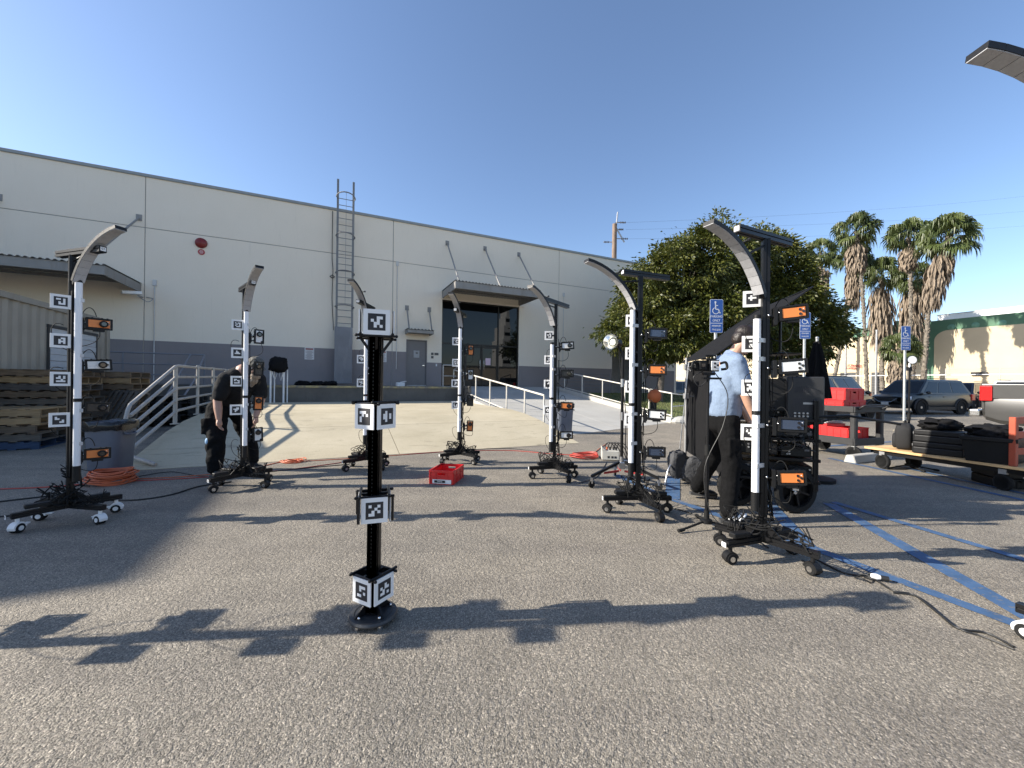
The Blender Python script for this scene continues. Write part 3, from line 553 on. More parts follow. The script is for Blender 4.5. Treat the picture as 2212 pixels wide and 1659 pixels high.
def add_phone(rig, z, x, col, lens, portrait, yaw=0.0, roll=0.0, y=-.05, rr=None):
    rr = rr or random
    ph = phone_meshes(col, lens)
    R = Matrix.Rotation(yaw, 3, 'Z') @ Matrix.Rotation((-pi / 2 if portrait else 0) + roll, 3, 'Y')
    o = inst(ph[0], 'phone_camera', rig, (x, y, z), R); names = ['cage', 'phone_back', 'camera_block', 'lenses', 'clip_lens']
    o.scale = (.9, .9, .9)
    for k in range(1, len(ph)): inst(ph[k], names[k], o)
    # bracket, battery plate and ball joint that carry it
    m = MB(); m.bb(.045, .066, -.055, .030, z - .085, z + .045); m.bb(.0662, .074, -.048, .0, z - .07, z + .03)
    m.cyl((.066, -.02, z), (x - .06, -.02 + .0, z - .0), .011, n=8); m.ball((.085, -.03, z), .016, 10)
    m.cyl((.02, -.03, z - .02), (.05, -.03, z - .02), .008, n=8); m.box((x, y + .02, z - .062), (.075, .05, .018)); m.beam((.07, -.01, z - .05), (x, y + .02, z - .058), .02, .012)
    m.build('phone_bracket', BPL, rig)
    MB().ball((.012, -.045, z - .012), .010, 8).build('bracket_knob', CHR, rig, 60); MB().ball((.078, -.048, z + .004), .009, 8).build('bracket_knob', CHR, rig, 60); return o
def messy(mb, rr, c, spread, n, r=(.003, .006), zlo=.02):
    for i in range(n):
        p = [Vector((c[0] + rr.uniform(-spread, spread), c[1] + rr.uniform(-spread, spread), max(zlo, c[2] + rr.uniform(-.08, .12)))) for _ in range(4)]
        mb.tube(spline(p, 5), rr.uniform(*r), 5)
CAST = {}
def caster_meshes(kind):
    if kind in CAST: return CAST[kind]
    w = MB()
    for x in (-.018, .018): w.lathe([(.014, -.011), (.036, -.011), (.041, -.006), (.041, .006), (.036, .011), (.014, .011)], 18, (x, 0, .041), (1, 0, 0))
    hub = MB().lathe([(0, -.002), (.020, -.002), (.020, .002), (0, .002)], 14, (0, 0, .041), (1, 0, 0))
    h = MB(); pts = [(.052 * cos(a), .041 + .052 * sin(a)) for a in [radians(d) for d in range(5, 185, 15)]] + [(-.046, .03), (.0, .052)]
    for x in (-.004,): h.add([(x - .024, p[0], p[1]) for p in pts] + [(x + .030, p[0], p[1]) for p in pts], [tuple(range(len(pts))), tuple(range(2 * len(pts) - 1, len(pts) - 1, -1))] + [(i, (i + 1) % len(pts), (i + 1) % len(pts) + len(pts), i + len(pts)) for i in range(len(pts))])
    h.cyl((0, 0, .085), (0, 0, .125), .014, n=10); lev = MB().box((.0, .062, .06), (.03, .05, .010))
    hm = WPL if kind == 'white' else BPL
    CAST[kind] = [h.mesh('caster', hm), w.mesh('wheel', RUB), hub.mesh('hub_cap', CHR if kind != 'white' else WPL), lev.mesh('brake_lever', CHR if kind != 'white' else WPL)]; return CAST[kind]
def add_caster(parent, p, rz, kind):
    me = caster_meshes(kind); o = inst(me[0], 'caster', parent, p, (0, 0, rz))
    for k, n, x in ((1, 'wheel', 0), (2, 'hub_cap', -.030), (2, 'hub_cap', .030), (3, 'brake_lever', 0)): inst(me[k], n, o, (x, 0, 0))
def number_tag(parent, txt, loc, M3, size=.03):
    o = MB().box((0, 0, 0), (size * 1.5, size * 1.3, .001)).build('number_tag', M('tag_white', (.75, .75, .75), .5), parent); o.matrix_local = Matrix.Translation(loc) @ M3.to_4x4()
    text_part(txt, 'number', o, PRT, size, Matrix.Identity(3), (0, 0, .0006), .0003)
def rig(pos, rz, armdir, label, pats, phones, tubetop=2.0, seed=1, kind='black', number=None, basrot=.6, tbar=(.40, -.20), yaw=0.0, armz=2.0, armoff=.085, mtilt=0.0, mx=-.092, my=-.045):
    """rz turns the face (-Y) of the mast; armdir = world direction of the curved light arm"""
    rr = random.Random(seed)
    T = thing('camera_mast', label, 'camera rig', (pos[0], pos[1], 0), rz, 'wheeled camera masts set out in a ring')
    la = atan2(armdir[1], armdir[0]) - rz; ad = Vector((cos(la), sin(la), 0)); side = Vector((-ad.y, ad.x, 0))
    MB().prism(EX80, (0, .02, .33), (0, .02, 2.43), 0, (0, 1, 0)).build('mast', BLK, T)
    MB().prism(EX40, Vector((0, .02, .42)) + ad * .0445 - side * .012, Vector((0, .02, min(tubetop, 2.1))) + ad * .0445 - side * .012, 0, side).build('inner_profile', BLK, T)
    lm = MB().prism(EX45, (0, .02, .13), (0, .02, .60), 0, (0, 1, 0))
    for k in range(9): lm.cyl((0, -.004, .2 + k * .045), (0, -.008, .2 + k * .045), .006, n=6)
    lm.build('mast_foot', BLK, T)
    # cross bar on top
    p, q = ad * tbar[1] + Vector((0, .02, 2.455)), ad * tbar[0] + Vector((0, .02, 2.455))
    tb = MB().prism(EX55, p, q).build('top_bar', BLK, T)
    e = MB(); e.beam(q, q + ad * .003, .050, .050); e.build('bar_end_plate', BPL, tb)
    if number:
        M3 = Matrix((side, Vector((0, 0, 1)), ad)).transposed(); number_tag(T, number, q + ad * .0045, M3, .026)
    # curved light arm: separate LED panels on a bent carrier
    n = 10; ln = .735; x, z = armoff, armz; pts = []
    for i in range(n + 1):
        pts.append(Vector((x, 0, z))); el_i = radians(63) + (radians(4) - radians(63)) * (i / n) ** 1.0; x += cos(el_i) * ln / n; z += sin(el_i) * ln / n
    def loc(v, sd=0.0): return ad * v.x + side * sd + Vector((0, 0, v.z))
    w = .042; arm = MB()
    for i in range(n):
        a, b = pts[i], pts[i + 1]; d_ = (b - a).normalized(); nrm = Vector((-d_.z, 0, d_.x)) * .029
        arm.add([loc(a, -w), loc(a, w), loc(a + nrm, w), loc(a + nrm, -w), loc(b, -w), loc(b, w), loc(b + nrm, w), loc(b + nrm, -w)], [(0, 1, 2, 3), (4, 7, 6, 5), (0, 4, 5, 1), (1, 5, 6, 2), (2, 6, 7, 3), (3, 7, 4, 0)])
    ar = arm.build('light_arm', BPL, T)
    for i in range(n):
        a, b = pts[i], pts[i + 1]; d_ = (b - a).normalized(); a2 = a + d_ * .0015; b2 = b - d_ * .0015; o_ = Vector((d_.z, 0, -d_.x)) * .004
        vs = []
        for e_ in (a2, b2): vs += [loc(e_ + o_, -w + .003), loc(e_ + o_, w - .003), loc(e_ + o_ * .05, w - .003), loc(e_ + o_ * .05, -w + .003)]
        MB().add(vs, [(0, 1, 2, 3), (4, 7, 6, 5), (0, 4, 5, 1), (1, 5, 6, 2), (2, 6, 7, 3), (3, 7, 4, 0)]).build('led_panel', LEDP, ar)
    MB().beam(loc(pts[0] + Vector((-.035, 0, -.01))), loc(pts[0] + Vector((-.10, 0, .03))), .04, .03).build('arm_bracket', BPL, T)
    MB().cyl(Vector((0, .0, 2.38)) + ad * .02, loc(pts[4]) + Vector((0, 0, .03)), .009, n=8).build('arm_stay', BPL, T)
    MB().tube([loc(pts[5] + Vector((-.01, 0, .03))), loc(pts[5] + Vector((-.04, 0, .075)), .0), loc(pts[5] + Vector((-.03, 0, .08)), .05)], .008, 6).ball(loc(pts[5] + Vector((-.03, 0, .08)), .05), .013, 8).build('arm_lever', BPL, T)
    # LED tube in front of the mast
    tx, ty = ad.x * .093, .02 + ad.y * .093
    tl = MB().cyl((tx, ty, .52), (tx, ty, tubetop), .0255, n=18).build('light_tube', TUBE, T, 60)
    for za, zb_, r_c, nm in ((tubetop + .0005, tubetop + .03, .0265, 'tube_cap'), (.515, .38, .028, 'tube_cap'), (1.10, 1.13, .0285, 'tube_ring')): MB().cyl((tx, ty, za), (tx, ty, zb_), r_c, n=16).build(nm, BPL, tl, 50)
    for zc in (tubetop - .16, 1.52, 1.02, .72): MB().beam(Vector((0, .02, zc)) + ad * .02 + side * .012, Vector((0, .02, zc)) + ad * .118 + side * .016, .026, .032).build('tube_clip', CLIP, T)
    zs = [1.99, 1.65, 1.305, .95]
    for zc, pt in zip(zs, pats):
        add_marker(T, pt, (mx + rr.uniform(-.004, .004), my, zc + rr.uniform(-.008, .008)), rr.uniform(-.05, .05) + mtilt)
        MB().bb(-.05, -.02, -.034, .0, zc - .01, zc + .01).build('marker_bracket', BPL, T)
    for (zc, (col, lens, por)) in zip([1.84, 1.45, 1.03, .63], phones):
        rl = rr.uniform(-.09, .06) if not por else rr.uniform(-.05, .05)
        add_phone(T, zc + rr.uniform(-.02, .02), .165 if not por else .150, col, lens, por, yaw + rr.uniform(-.08, .08), rl, -.055, rr)
    cb = MB()
    for zc in (1.84, 1.45, 1.03, .63):
        a = Vector((.055, .01, zc + .03)); cb.tube(bez(a, a + Vector((.02, -.01, .12)), (.13, -.02, zc + .17), (.15, -.03, zc + .05), 10), .0035, 6)
        b_ = Vector((.17, -.02, zc - .06)); cb.tube(bez(b_, b_ + Vector((rr.uniform(-.02, .08), 0, -.14)), (rr.uniform(.08, .16), .02, zc - .22), (.03, .03, zc - rr.uniform(.1, .25)), 12), .0032, 6)
        if rr.random() < .8: cb.tube(bez((-.05, .0, zc - .05), (-.14 - rr.random() * .05, 0, zc + .02), (-.15, .02, zc - .22), (-.025, .05, zc - .27), 10), .003, 5)
    for k in range(4): x0 = rr.uniform(.03, .055); cb.tube(spline([(x0, .035, 1.95 - .3 * k), (x0 + .012, .045, 1.4 - .2 * k), (x0 - .01, .05, .8), (x0 + .03, .06, .30)], 6), .0035, 5)
    cb.build('mast_cables', RUB, T, 60)
    # base: four drooping arms with gussets, casters, power bricks and coiled leads
    arms = []
    for k in range(4):
        a = basrot + k * pi / 2 + (.18 if k % 2 else -.18); d_ = Vector((cos(a), sin(a), 0)); ln_ = .33 + .03 * rr.random(); q_ = d_ * ln_
        A_ = MB().prism(EX45, d_ * .03 + Vector((0, .02, .155)), q_ + Vector((0, .02, .148))).build('base_arm', BLK, T)
        MB().beam(q_ + Vector((0, .02, .148)), q_ + d_ * .003 + Vector((0, .02, .148)), .043, .043).build('end_cap', BPL, A_)
        add_caster(T, (q_.x * .9, q_.y * .9 + .02, 0), a + pi / 2 + rr.uniform(-.7, .7), kind); arms.append(d_)
        MB().add([d_ * .02 + Vector((0, .02, .178)), d_ * .14 + Vector((0, .02, .178)), d_ * .02 + Vector((0, .02, .30))] + [v + Vector((-d_.y, d_.x, 0)) * .006 for v in (d_ * .02 + Vector((0, .02, .178)), d_ * .14 + Vector((0, .02, .178)), d_ * .02 + Vector((0, .02, .30)))], [(0, 1, 2), (5, 4, 3), (0, 3, 4, 1), (1, 4, 5, 2), (2, 5, 3, 0)]).build('gusset', BLK, T)
    for k in range(3):
        d_ = arms[k]; c = d_ * rr.uniform(.16, .24); MB().box((c.x, c.y + .02, .195 + .006 * k), (.15, .06, .036), rotz(atan2(d_.y, d_.x) + rr.uniform(-.1, .1))).build('power_brick', BPL, T, bevel=.005)
    cm = MB(); messy(cm, rr, (0, .02, .25), .13, 10); messy(cm, rr, (arms[1].x * .2, arms[1].y * .2, .22), .10, 6); messy(cm, rr, (0, .02, .42), .06, 6)
    messy(cm, rr, (arms[3].x * .22, arms[3].y * .22, .20), .10, 6)
    cm.build('base_cables', RUB, T, 60)
    if number:
        d_ = arms[2]; M3 = Matrix((Vector((-d_.y, d_.x, 0)), Vector((0, 0, 1)), d_)).transposed()
        number_tag(T, number, d_ * .368 + Vector((0, .02, .148)), M3, .026)
    return T
P = {
 1: [['##.#', '...#', '.#.#', '.###'], ['..##', '.#.#', '.###', '.#.#'], ['.#.#', '##.#', '..#.', '####'], ['#...', '##..', '...#', '..##']],
 2: [['#.##', '.#.#', '#..#', '.###'], ['.#..', '.##.', '####', '....'], ['##..', '#.##', '...#', '####'], ['..##', '####', '.##.', '.#..']],
 3: [['###.', '#.##', '#...', '##..'], ['###.', '#.##', '.###', '..#.'], ['#.#.', '###.', '..##', '.#..'], ['#..#', '.##.', '..#.', '#...']],
 4: [['#.##', '..#.', '.#..', '..##'], ['##.#', '#..#', '.#.#', '##.#'], ['.##.', '..##', '.##.', '.#..'], ['#...', '#..#', '#..#', '####']],
 5: [['..##', '##.#', '...#', '.###'], ['.###', '.#.#', '..#.', '##.#'], ['..#.', '.##.', '....', '....'], ['.#..', '####', '#.#.', '.##.']],
 6: [['.##.', '#.#.', '##.#', '..##'], ['##..', '.#.#', '.##.', '#...'], ['#.#.', '##..', '#..#', '.#..'], ['###.', '#...', '##..', '###.']],
 7: [['.#..', '####', '.#..', '....'], ['.###', '....', '.##.', '.###'], ['##.#', '.##.', '####', '#.#.'], ['#.#.', '#.#.', '.##.', '..#.']],
 0: [['#.#.', '.##.', '#..#', '..##'], ['..##', '#.#.', '##..', '.#.#'], ['.##.', '#..#', '.#..', '#.##'], ['##..', '..#.', '#.##', '.#..']]}
P[8] = [P[0][2], P[0][0], P[0][3], P[0][1]]
fl = lambda s: [(c[0], c[1] == 'L', c[2] == 'P') for c in s.split()]
def face(fx, fy): return atan2(fx, -fy)
rig((-3.57, 1.73), face(1, 0), (1, .25), 'camera mast left of the picture whose long shadow crosses the foreground asphalt', P[0], fl('o-H w-H o-H n-H'), seed=20)
RS = [rig((-3.83, 3.42), face(.80, -.60), (1, -.30), 'camera mast standing in shade beside the pallets on white casters', P[1], fl('oLH wLH bLH oLH'), seed=21, kind='white', number='07', yaw=.0, basrot=.35, tbar=(.42, -.20), tubetop=2.18, armz=2.18, mx=-.070)]
RS.append(rig((-3.15, 4.62), face(.60, -.80), (.72, -.69), 'camera mast in front of the bending man, with four upright phones', P[2], fl('wLP bLP oLP wLP'), seed=22, number='08', yaw=.1, tubetop=2.15, armz=2.15, mx=-.072))
RS.append(rig((-2.08, 5.68), face(.34, -.94), (-.02, -1), 'camera mast hidden behind the tall marker column', P[3], fl('bLP oLP wLP bLP'), seed=23, number='09', tubetop=2.25, yaw=.2, armz=2.25))
RS.append(rig((-.80, 6.2), face(.12, -.99), (-.14, -.99), 'camera mast behind the red crate, in front of the glass entrance', P[4], fl('oLP wLP bLP oLP'), seed=24, number='10', tubetop=2.2, armz=2.22))
RS.append(rig((.575, 5.25), face(-.12, -.99), (-.60, -.80), 'camera mast right of the red crate, in front of the white handrail', P[5], fl('wLH bLH oLH wLH'), seed=25, number='11', tubetop=1.86, basrot=.5, my=.03, tbar=(.34, -.34), armz=2.12))
R6_ = rig((1.25, 3.86), face(-.22, -.97), (-.93, -.36), 'camera mast beside the silver reflector lamp, with landscape phones facing out', P[6], fl('n-H o-H w-H n-H'), seed=26, number='12', tubetop=2.08, basrot=.45, mx=-.080, my=.045, tbar=(.22, -.36), armz=2.08)
R7_ = rig((1.83, 2.85), face(-.36, -.93), (-.90, -.44), 'nearest camera mast, in front of the man in the blue shirt, tagged 13', P[7], fl('o-H w-H n-H o-H'), seed=27, number='13', tubetop=1.82, basrot=.85, mx=-.082, my=.05, tbar=(.34, -.30), armz=2.0)
rig((2.70, 1.68), face(-1, .1), (-1, .0), 'camera mast cut off by the right edge, only its light arm and foot in view', P[8], fl('o-H w-H o-H n-H'), seed=28, basrot=.66, kind='white', armz=2.26, armoff=.17)
for r_ in RS + [R6_, R7_]: r_.scale = (.955, .955, .955)
MB().ball((.16, .10, 1.20), (.07, .05, .075), 14).build('orange_pouch', OC_ := M('orange_pouch', (.48, .12, .035), .6), R6_, 60); MB().box((.15, .10, 1.07), (.06, .05, .13)).build('receiver_box', BPL, R6_)
# ============================================================ MARKER COLUMN
C = thing('marker_column', 'tall black column with white marker boards on four box frames and a round foot', 'column', (-.715, 2.07, 0), 0)
MB().prism(EX80, (0, .0, .05), (0, .0, 1.50), 0, (0, 1, 0)).prism(EX45, (.0, -.02, .06), (0, -.02, 1.5), 0, (0, 1, 0)).build('mast', BLK, C)
h_ = MB()
for k in range(60): h_.cyl((0, -.0432, .30 + k * .0195), (0, -.0440, .30 + k * .0195), .0035, n=6)
h_.build('slot_bolts', M('bolt_grey', (.02, .02, .02), .45, .2), C)['kind'] = 'stuff'
MB().lathe([(0, .030), (.108, .030), (.122, .026), (.124, .034), (.118, .045), (.0, .047)], 40).build('round_base', M('base_disc', (.045, .047, .05), .5, .2, .15, 20, bump=.1), C, 35)
ring = MB()
for r in (.065, .095): ring.tube([(r * cos(a), r * sin(a), .0475) for a in [2 * pi * k / 40 for k in range(40)]], .0012, 4, closed=True)
ring.build('base_rings', M('bolt_grey', (.07, .07, .07), .35), C)
for a in (-2.1, -.9, .6, 2.2): MB().cyl((.1 * cos(a), .1 * sin(a), 0), (.1 * cos(a), .1 * sin(a), .03), .016, n=14).ball((.09 * cos(a), .09 * sin(a), .053), .009, 8).build('levelling_foot', CHR, C, 50)
for a in (-2.3, -.75, .8, 2.35):
    d_ = Vector((cos(a), sin(a), 0)); s2 = Vector((-d_.y, d_.x, 0)) * .005; v = [d_ * .025 + Vector((0, 0, .048)), d_ * .105 + Vector((0, 0, .048)), d_ * .025 + Vector((0, 0, .13))]
    MB().add([p - s2 for p in v] + [p + s2 for p in v], [(0, 1, 2), (5, 4, 3), (0, 3, 4, 1), (1, 4, 5, 2), (2, 5, 3, 0)]).build('gusset', BLK, C)
def marker_box(z, rz, pats, frame_top, half=.075, legs=False):
    zf = z + .066 if frame_top else z - .068
    for k in range(4):
        a = rz + k * pi / 2; R = rotz(a)
        add_marker(C, pats[k], R @ Vector((0, -half, z)), a, .128)
        p = R @ Vector((-half - .014, -half + .006, zf)); q = R @ Vector((half + .014, -half + .006, zf)); p.z = q.z = zf + (.007 if k % 2 else -.0002)
        MB().beam(p, q, .013, .013).build('frame_bar', BLK, C, bevel=.003); MB().ball(p, .0085, 8).build('corner_knob', BPL, C, 60); MB().ball(q, .0085, 8).build('corner_knob', BPL, C, 60)
        MB().beam(R @ Vector((0, 0, zf)), R @ Vector((0, -half, zf)), .016, .010).build('frame_stay', BLK, C)
        if legs: MB().beam(R @ Vector((half + .012, -half + .0, zf)), R @ Vector((half + .012, -half, zf - .125)), .011, .011).build('frame_leg', BLK, C)
        if not frame_top: MB().beam(R @ Vector((0, -.02, z - .16)), R @ Vector((0, -half, zf)), .012, .014).build('diagonal_stay', BLK, C)
Q = [['..##', '#.#.', '.##.', '.#.#'], ['###.', '.#.#', '#...', '#...'], ['.#..', '##.#', '##.#', '.#..'], ['#..#', '..#.', '.#.#', '##..'], ['.###', '.#..', '...#', '##..'], ['..#.', '#.##', '.#..', '##.#']]
marker_box(1.555, .33, [Q[0], Q[2], Q[3], Q[1]], False, .083); marker_box(1.075, -.455, [Q[1], Q[2], Q[0], Q[3]], True); marker_box(.60, .33, [Q[3], Q[5], Q[1], Q[4]], True, .076, True); marker_box(.185, -.50, [Q[4], Q[5], Q[2], Q[0]], True)
# ============================================================ LEFT: container, pallets, bins
def on_s(x, y, s):
    d = ray(x, y); k = s / (d.x * cos(TH) + d.y * sin(TH)); p = Vector((0, 0, CAMZ)) + d * k; return ST(p)[1], p.z
CNT = M('container_beige', (.34, .305, .25), .55, .1, .12, 1.5, dirt=((.20, .16, .12), 3, .55, .8, (1, 1, .2)))
K = frame_empty('shipping_container', 'beige corrugated shipping container in the shade behind the pallets', 'container')
cs, t0, t1, zt = -5.9, 9.3, 15.3, 2.95
mb = MB(); n = int((t1 - t0 - .2) / .07); prof = [0, 0, .036, .036]
pts = [(t0 + .1 + (t1 - t0 - .2) * i / n, cs - prof[i % 4]) for i in range(n + 1)]
da, db = on_s(104, 712, cs)[0], on_s(205, 722, cs)[0]; zd0, zd1 = .9, on_s(150, 716, cs)[1]
vs = []
for t, s in pts: vs += [(s, t, .25), (s, t, zt - .1)]
mb.add(vs, [(2 * i, 2 * i + 2, 2 * i + 3, 2 * i + 1) for i in range(n)]).build('corrugated_side', CNT, K)
MB().bb(cs - 2.4, cs - .04, t0 + .05, t1 - .05, .2, zt - .06).build('body', CNT, K)
for z in (.17, zt - .05): MB().beam((cs - .01, t0, z), (cs - .01, t1, z), .1, .12).build('side_rail', CNT, K)
for t in (t0, t1): MB().bb(cs - .12, cs + .02, t - .07, t + .07, .1, zt).build('corner_post', CNT, K, bevel=.01)
for i in range(10):
    z0 = zd0 + (zd1 - zd0) * i / 10; MB().bb(cs + .004, cs + .022 + .006 * (i % 2), da, db, z0 + .006, z0 + (zd1 - zd0) / 10 - .004).build('shutter_slat', M('shutter_white', (.58, .60, .62), .4, .1, .05), K)
MB().bb(cs + .0, cs + .05, da - .06, db + .06, zd1, zd1 + .07).bb(cs, cs + .04, db, db + .05, zd0, zd1).bb(cs, cs + .04, da - .05, da, zd0, zd1).build('shutter_frame', M('dark_frame', (.05, .05, .05), .6), K)
# pallets
def pallet_meshes(w, l, h=.14):
    st_ = MB().box((0, 0, 0), (l, .045, h - .04)).mesh('stringer', 'pallet_wood'); bd = MB().box((0, 0, 0), (.10, w, .019)).mesh('deck_board', 'pallet_wood'); return st_, bd
PM = {}
def pallet(loc, rz, label, mat='pallet_wood', group='wooden pallets stacked by the container', R=None, rr=random.Random(5)):
    T = thing('pallet', label, 'pallet', loc, rz, group); w, l, h = 1.02, 1.2, .14
    if R is not None: T.rotation_euler = R
    if mat not in PM:
        a, b = pallet_meshes(w, l, h); a.materials[0] = MATS[mat]; b.materials[0] = MATS[mat]; PM[mat] = (a, b)
    a, b = PM[mat]
    for y in (-w / 2 + .03, 0, w / 2 - .03): inst(a, 'stringer', T, (0, y, h / 2))
    for i in range(7): inst(b, 'deck_board', T, (-l / 2 + .05 + i * (l - .1) / 6 + rr.uniform(-.012, .012), rr.uniform(-.01, .01), h - .0095), (0, 0, rr.uniform(-.01, .01)))
    for i in range(5): inst(b, 'deck_board', T, (-l / 2 + .05 + i * (l - .1) / 4, rr.uniform(-.01, .01), .0095))
    return T
BLUEW = wood_mat('pallet_wood_blue', (.016, .035, .08), (.035, .07, .145))
rr = random.Random(11)
def stack(cs_, ct_, n, mats, desc, z0=0.0, rot=pi / 2):
    for i in range(n):
        p = B(cs_ + rr.uniform(-.05, .05), ct_ + rr.uniform(-.05, .05)); ords = ['lowest', 'second', 'third', 'fourth', 'fifth', 'sixth', 'seventh', 'eighth', 'ninth', 'tenth', 'eleventh']
        lab = ords[i] + ' pallet from the ground in ' + desc if i < n - 1 else 'topmost pallet of ' + desc
        if i == 0: lab = lab.replace('lowest pallet from the ground', 'lowest pallet')
        pallet((p.x, p.y, z0 + i * .143), TH + rot + rr.uniform(-.05, .05), lab, mats[i % len(mats)], rr=rr)
stack(-5.28, 10.25, 5, ['pallet_wood_blue', 'pallet_wood_grey', 'pallet_wood', 'pallet_wood_new', 'pallet_wood_new'], 'the low stack with a blue bottom', rot=0)
stack(-5.32, 11.55, 10, ['pallet_wood_grey', 'pallet_wood', 'pallet_wood_grey', 'pallet_wood', 'pallet_wood_grey', 'pallet_wood_grey', 'pallet_wood', 'pallet_wood_grey', 'pallet_wood_new', 'pallet_wood'], 'the tall stack against the container', rot=0)
stack(-4.95, 12.85, 10, ['pallet_wood', 'pallet_wood_grey', 'pallet_wood', 'pallet_wood_new', 'pallet_wood'], 'the stack next to the container corner', rot=0)
p = B(-4.35, 11.9); R = Euler((radians(62), 0, TH - .75), 'XYZ'); pallet((p.x, p.y, .48), 0, 'weathered pallet leaning against the stacks behind the grey bin', 'pallet_wood_grey', None, R)
BP_ = M('black_pallet_plastic', (.012, .012, .013), .6, 0, .2)
for i in range(5):
    p = B(-4.0 + rr.uniform(-.06, .06), 13.9 + rr.uniform(-.05, .05)); T = thing('plastic_pallet', ['lowest', 'second lowest', 'middle', 'second highest', 'topmost'][i] + ' black plastic pallet of the dark stack behind the railing', 'pallet', (p.x, p.y, i * .165), TH + rr.uniform(-.04, .04), 'black plastic pallets')
    m = MB()
    for x in (-.55, -.18, .18, .55):
        for y in (-.45, 0, .45): m.box((x, y, .06), (.16, .14, .12))
    m.build('feet', BP_, T)['kind'] = 'stuff'
    for k in range(6): MB().box((-.5 + k * .2, 0, .138), (.17, 1.05, .03)).build('deck_slat', BP_, T)
# bins
def bin_(loc, rz, label, w=.5, h=.72, liner=True):
    T = thing('trash_can', label, 'trash can', loc, rz, 'grey trash cans')
    def sq(r, z, n=32): 
        out = []
        for j in range(n):
            a = 2 * pi * j / n; c, s = cos(a), sin(a); k = r / max(1e-6, (abs(c) ** 5 + abs(s) ** 5) ** .2); out.append((k * c, k * s, z))
        return out
    def loft(rs, name, mat):
        m = MB(); vs = []; n = 32
        for r, z in rs: vs += sq(r, z)
        fs = [(i * n + j, i * n + (j + 1) % n, (i + 1) * n + (j + 1) % n, (i + 1) * n + j) for i in range(len(rs) - 1) for j in range(n)] + [tuple(range(n - 1, -1, -1))]
        return m.add(vs, fs).build(name, mat, T, 40)
    r = w / 2; GB = M('bin_grey', (.115, .13, .165), .45, 0, .12, 5, bump=.05)
    loft([(r * .80, 0), (r * .82, .01), (r * .97, h - .08), (r * 1.06, h - .075), (r * 1.07, h - .03), (r * 1.04, h), (r * .98, h), (r * .95, h - .1), (r * .80, .04)], 'bin_body', GB)
    if liner:
        m = MB(); n = 32; rg = random.Random(4); vs = []
        for r2, z in ((r * .93, h - .12), (r * 1.0, h + .012), (r * 1.085, h + .004), (r * 1.09, h - .05), (r * 1.06, h - .10)): vs += [(x * (1 + rg.uniform(-.015, .015)), y * (1 + rg.uniform(-.015, .015)), zz + rg.uniform(-.012, .012)) for x, y, zz in sq(r2, z)]
        m.add(vs, [(i * n + j, i * n + (j + 1) % n, (i + 1) * n + (j + 1) % n, (i + 1) * n + j) for i in range(4) for j in range(n)]).build('bin_liner', M('liner', (.012, .012, .013), .25, 0, .1), T, 70)
    for s in (-1, 1): MB().tube(spline([(s * r * .98, -.08, h - .14), (s * r * 1.14, -.06, h - .16), (s * r * 1.14, .06, h - .16), (s * r * .98, .08, h - .14)]), .014, 6).build('handle', GB, T, 60)
    return T
p = gp(222, 1034); bin_((p.x, p.y + .1, 0), .2, 'grey trash can with black liner behind the mast in the shade', .40, .71)
p = gp(1219, 937); bin_((p.x, p.y + .1, 0), .1, 'grey trash can at the foot of the walkway behind a mast', .44, .76)
# ============================================================ CABLES
def floor_z(p):
    s, t = ST(p)
    if -2.62 < s < 4.85 and 7.05 < t < 15.7: return apron_z(t)
    return 0.0
def onf(x, y, dz=.006):
    z = 0
    for _ in range(6): p = gp(x, y, z); z = floor_z(p)
    p.z = z + dz; return p
def cable(name, pts, r, mat, label, n=8):
    m = MB().tube(spline([onf(x, y, r) for x, y in pts], n), r, 6); return tag(m.build(name, mat, None, 60), label, 'cable', 'cables lying on the ground')
OC = M('orange_cable', (.55, .13, .05), .5, 0, .1); RC = M('red_cable', (.42, .05, .035), .5, 0, .1); KC = M('black_cable', (.016, .016, .016), .5, 0, .1)
def coil(c, r, n, tr, mat, name, label, sq=1.0, seed=1, h=.05):
    rg = random.Random(seed); m = MB(); pts = []
    for i in range(n):
        ox, oy, k, ph = rg.uniform(-.045, .045), rg.uniform(-.04, .04), rg.uniform(.72, 1.06), rg.uniform(0, .6)
        for j in range(20):
            a = 2 * pi * j / 20; pts.append(Vector((c.x + ox + r * k * cos(a), c.y + oy + r * k * sq * sin(a), c.z + tr + h * (i / n) + .012 * sin(a * 2 + ph))))
    m.tube(spline(pts, 2), tr, 6); return tag(m.build(name, mat, None, 60), label, 'cable', None)
coil(onf(240, 1043, 0), .215, 14, .0085, OC, 'cable_coil', 'big coil of orange cable on the asphalt beside the grey trash can', .95, 2, .15)
coil(onf(1262, 988, 0), .22, 8, .008, RC, 'cable_coil', 'flat coil of red cable left of the beige power box', .85, 3, .06)
coil(onf(634, 986, 0), .14, 5, .007, OC, 'cable_coil', 'small loose coil of orange cable on the concrete apron', .9, 4, .03)
coil(onf(1500, 1062 - 22, 0), .16, 6, .006, KC, 'cable_coil', 'black cable coil on the asphalt behind the grey sandbag', .9, 5, .03)
coil(onf(1885, 1255, 0), .05, 2, .005, KC, 'cable_coil', 'small black cable loop at a plug beside the blue line', 1, 6, .01)
cable('extension_cord', [(-40, 1059), (90, 1054), (190, 1046)], .007, RC, 'red cable entering from the left edge behind the shaded mast')
cable('extension_cord', [(285, 1036), (400, 1030), (520, 1018), (610, 995), (640, 985), (760, 975), (880, 972)], .006, OC, 'orange cable running from the big coil across the apron edge')
cable('extension_cord', [(285, 1040), (420, 1033), (560, 1022), (680, 1008), (790, 992)], .006, RC, 'red cable running from the big coil past the bending man')
cable('extension_cord', [(880, 972), (980, 968), (1100, 974), (1190, 981), (1250, 984)], .007, RC, 'red cable along the apron edge behind the red crate')
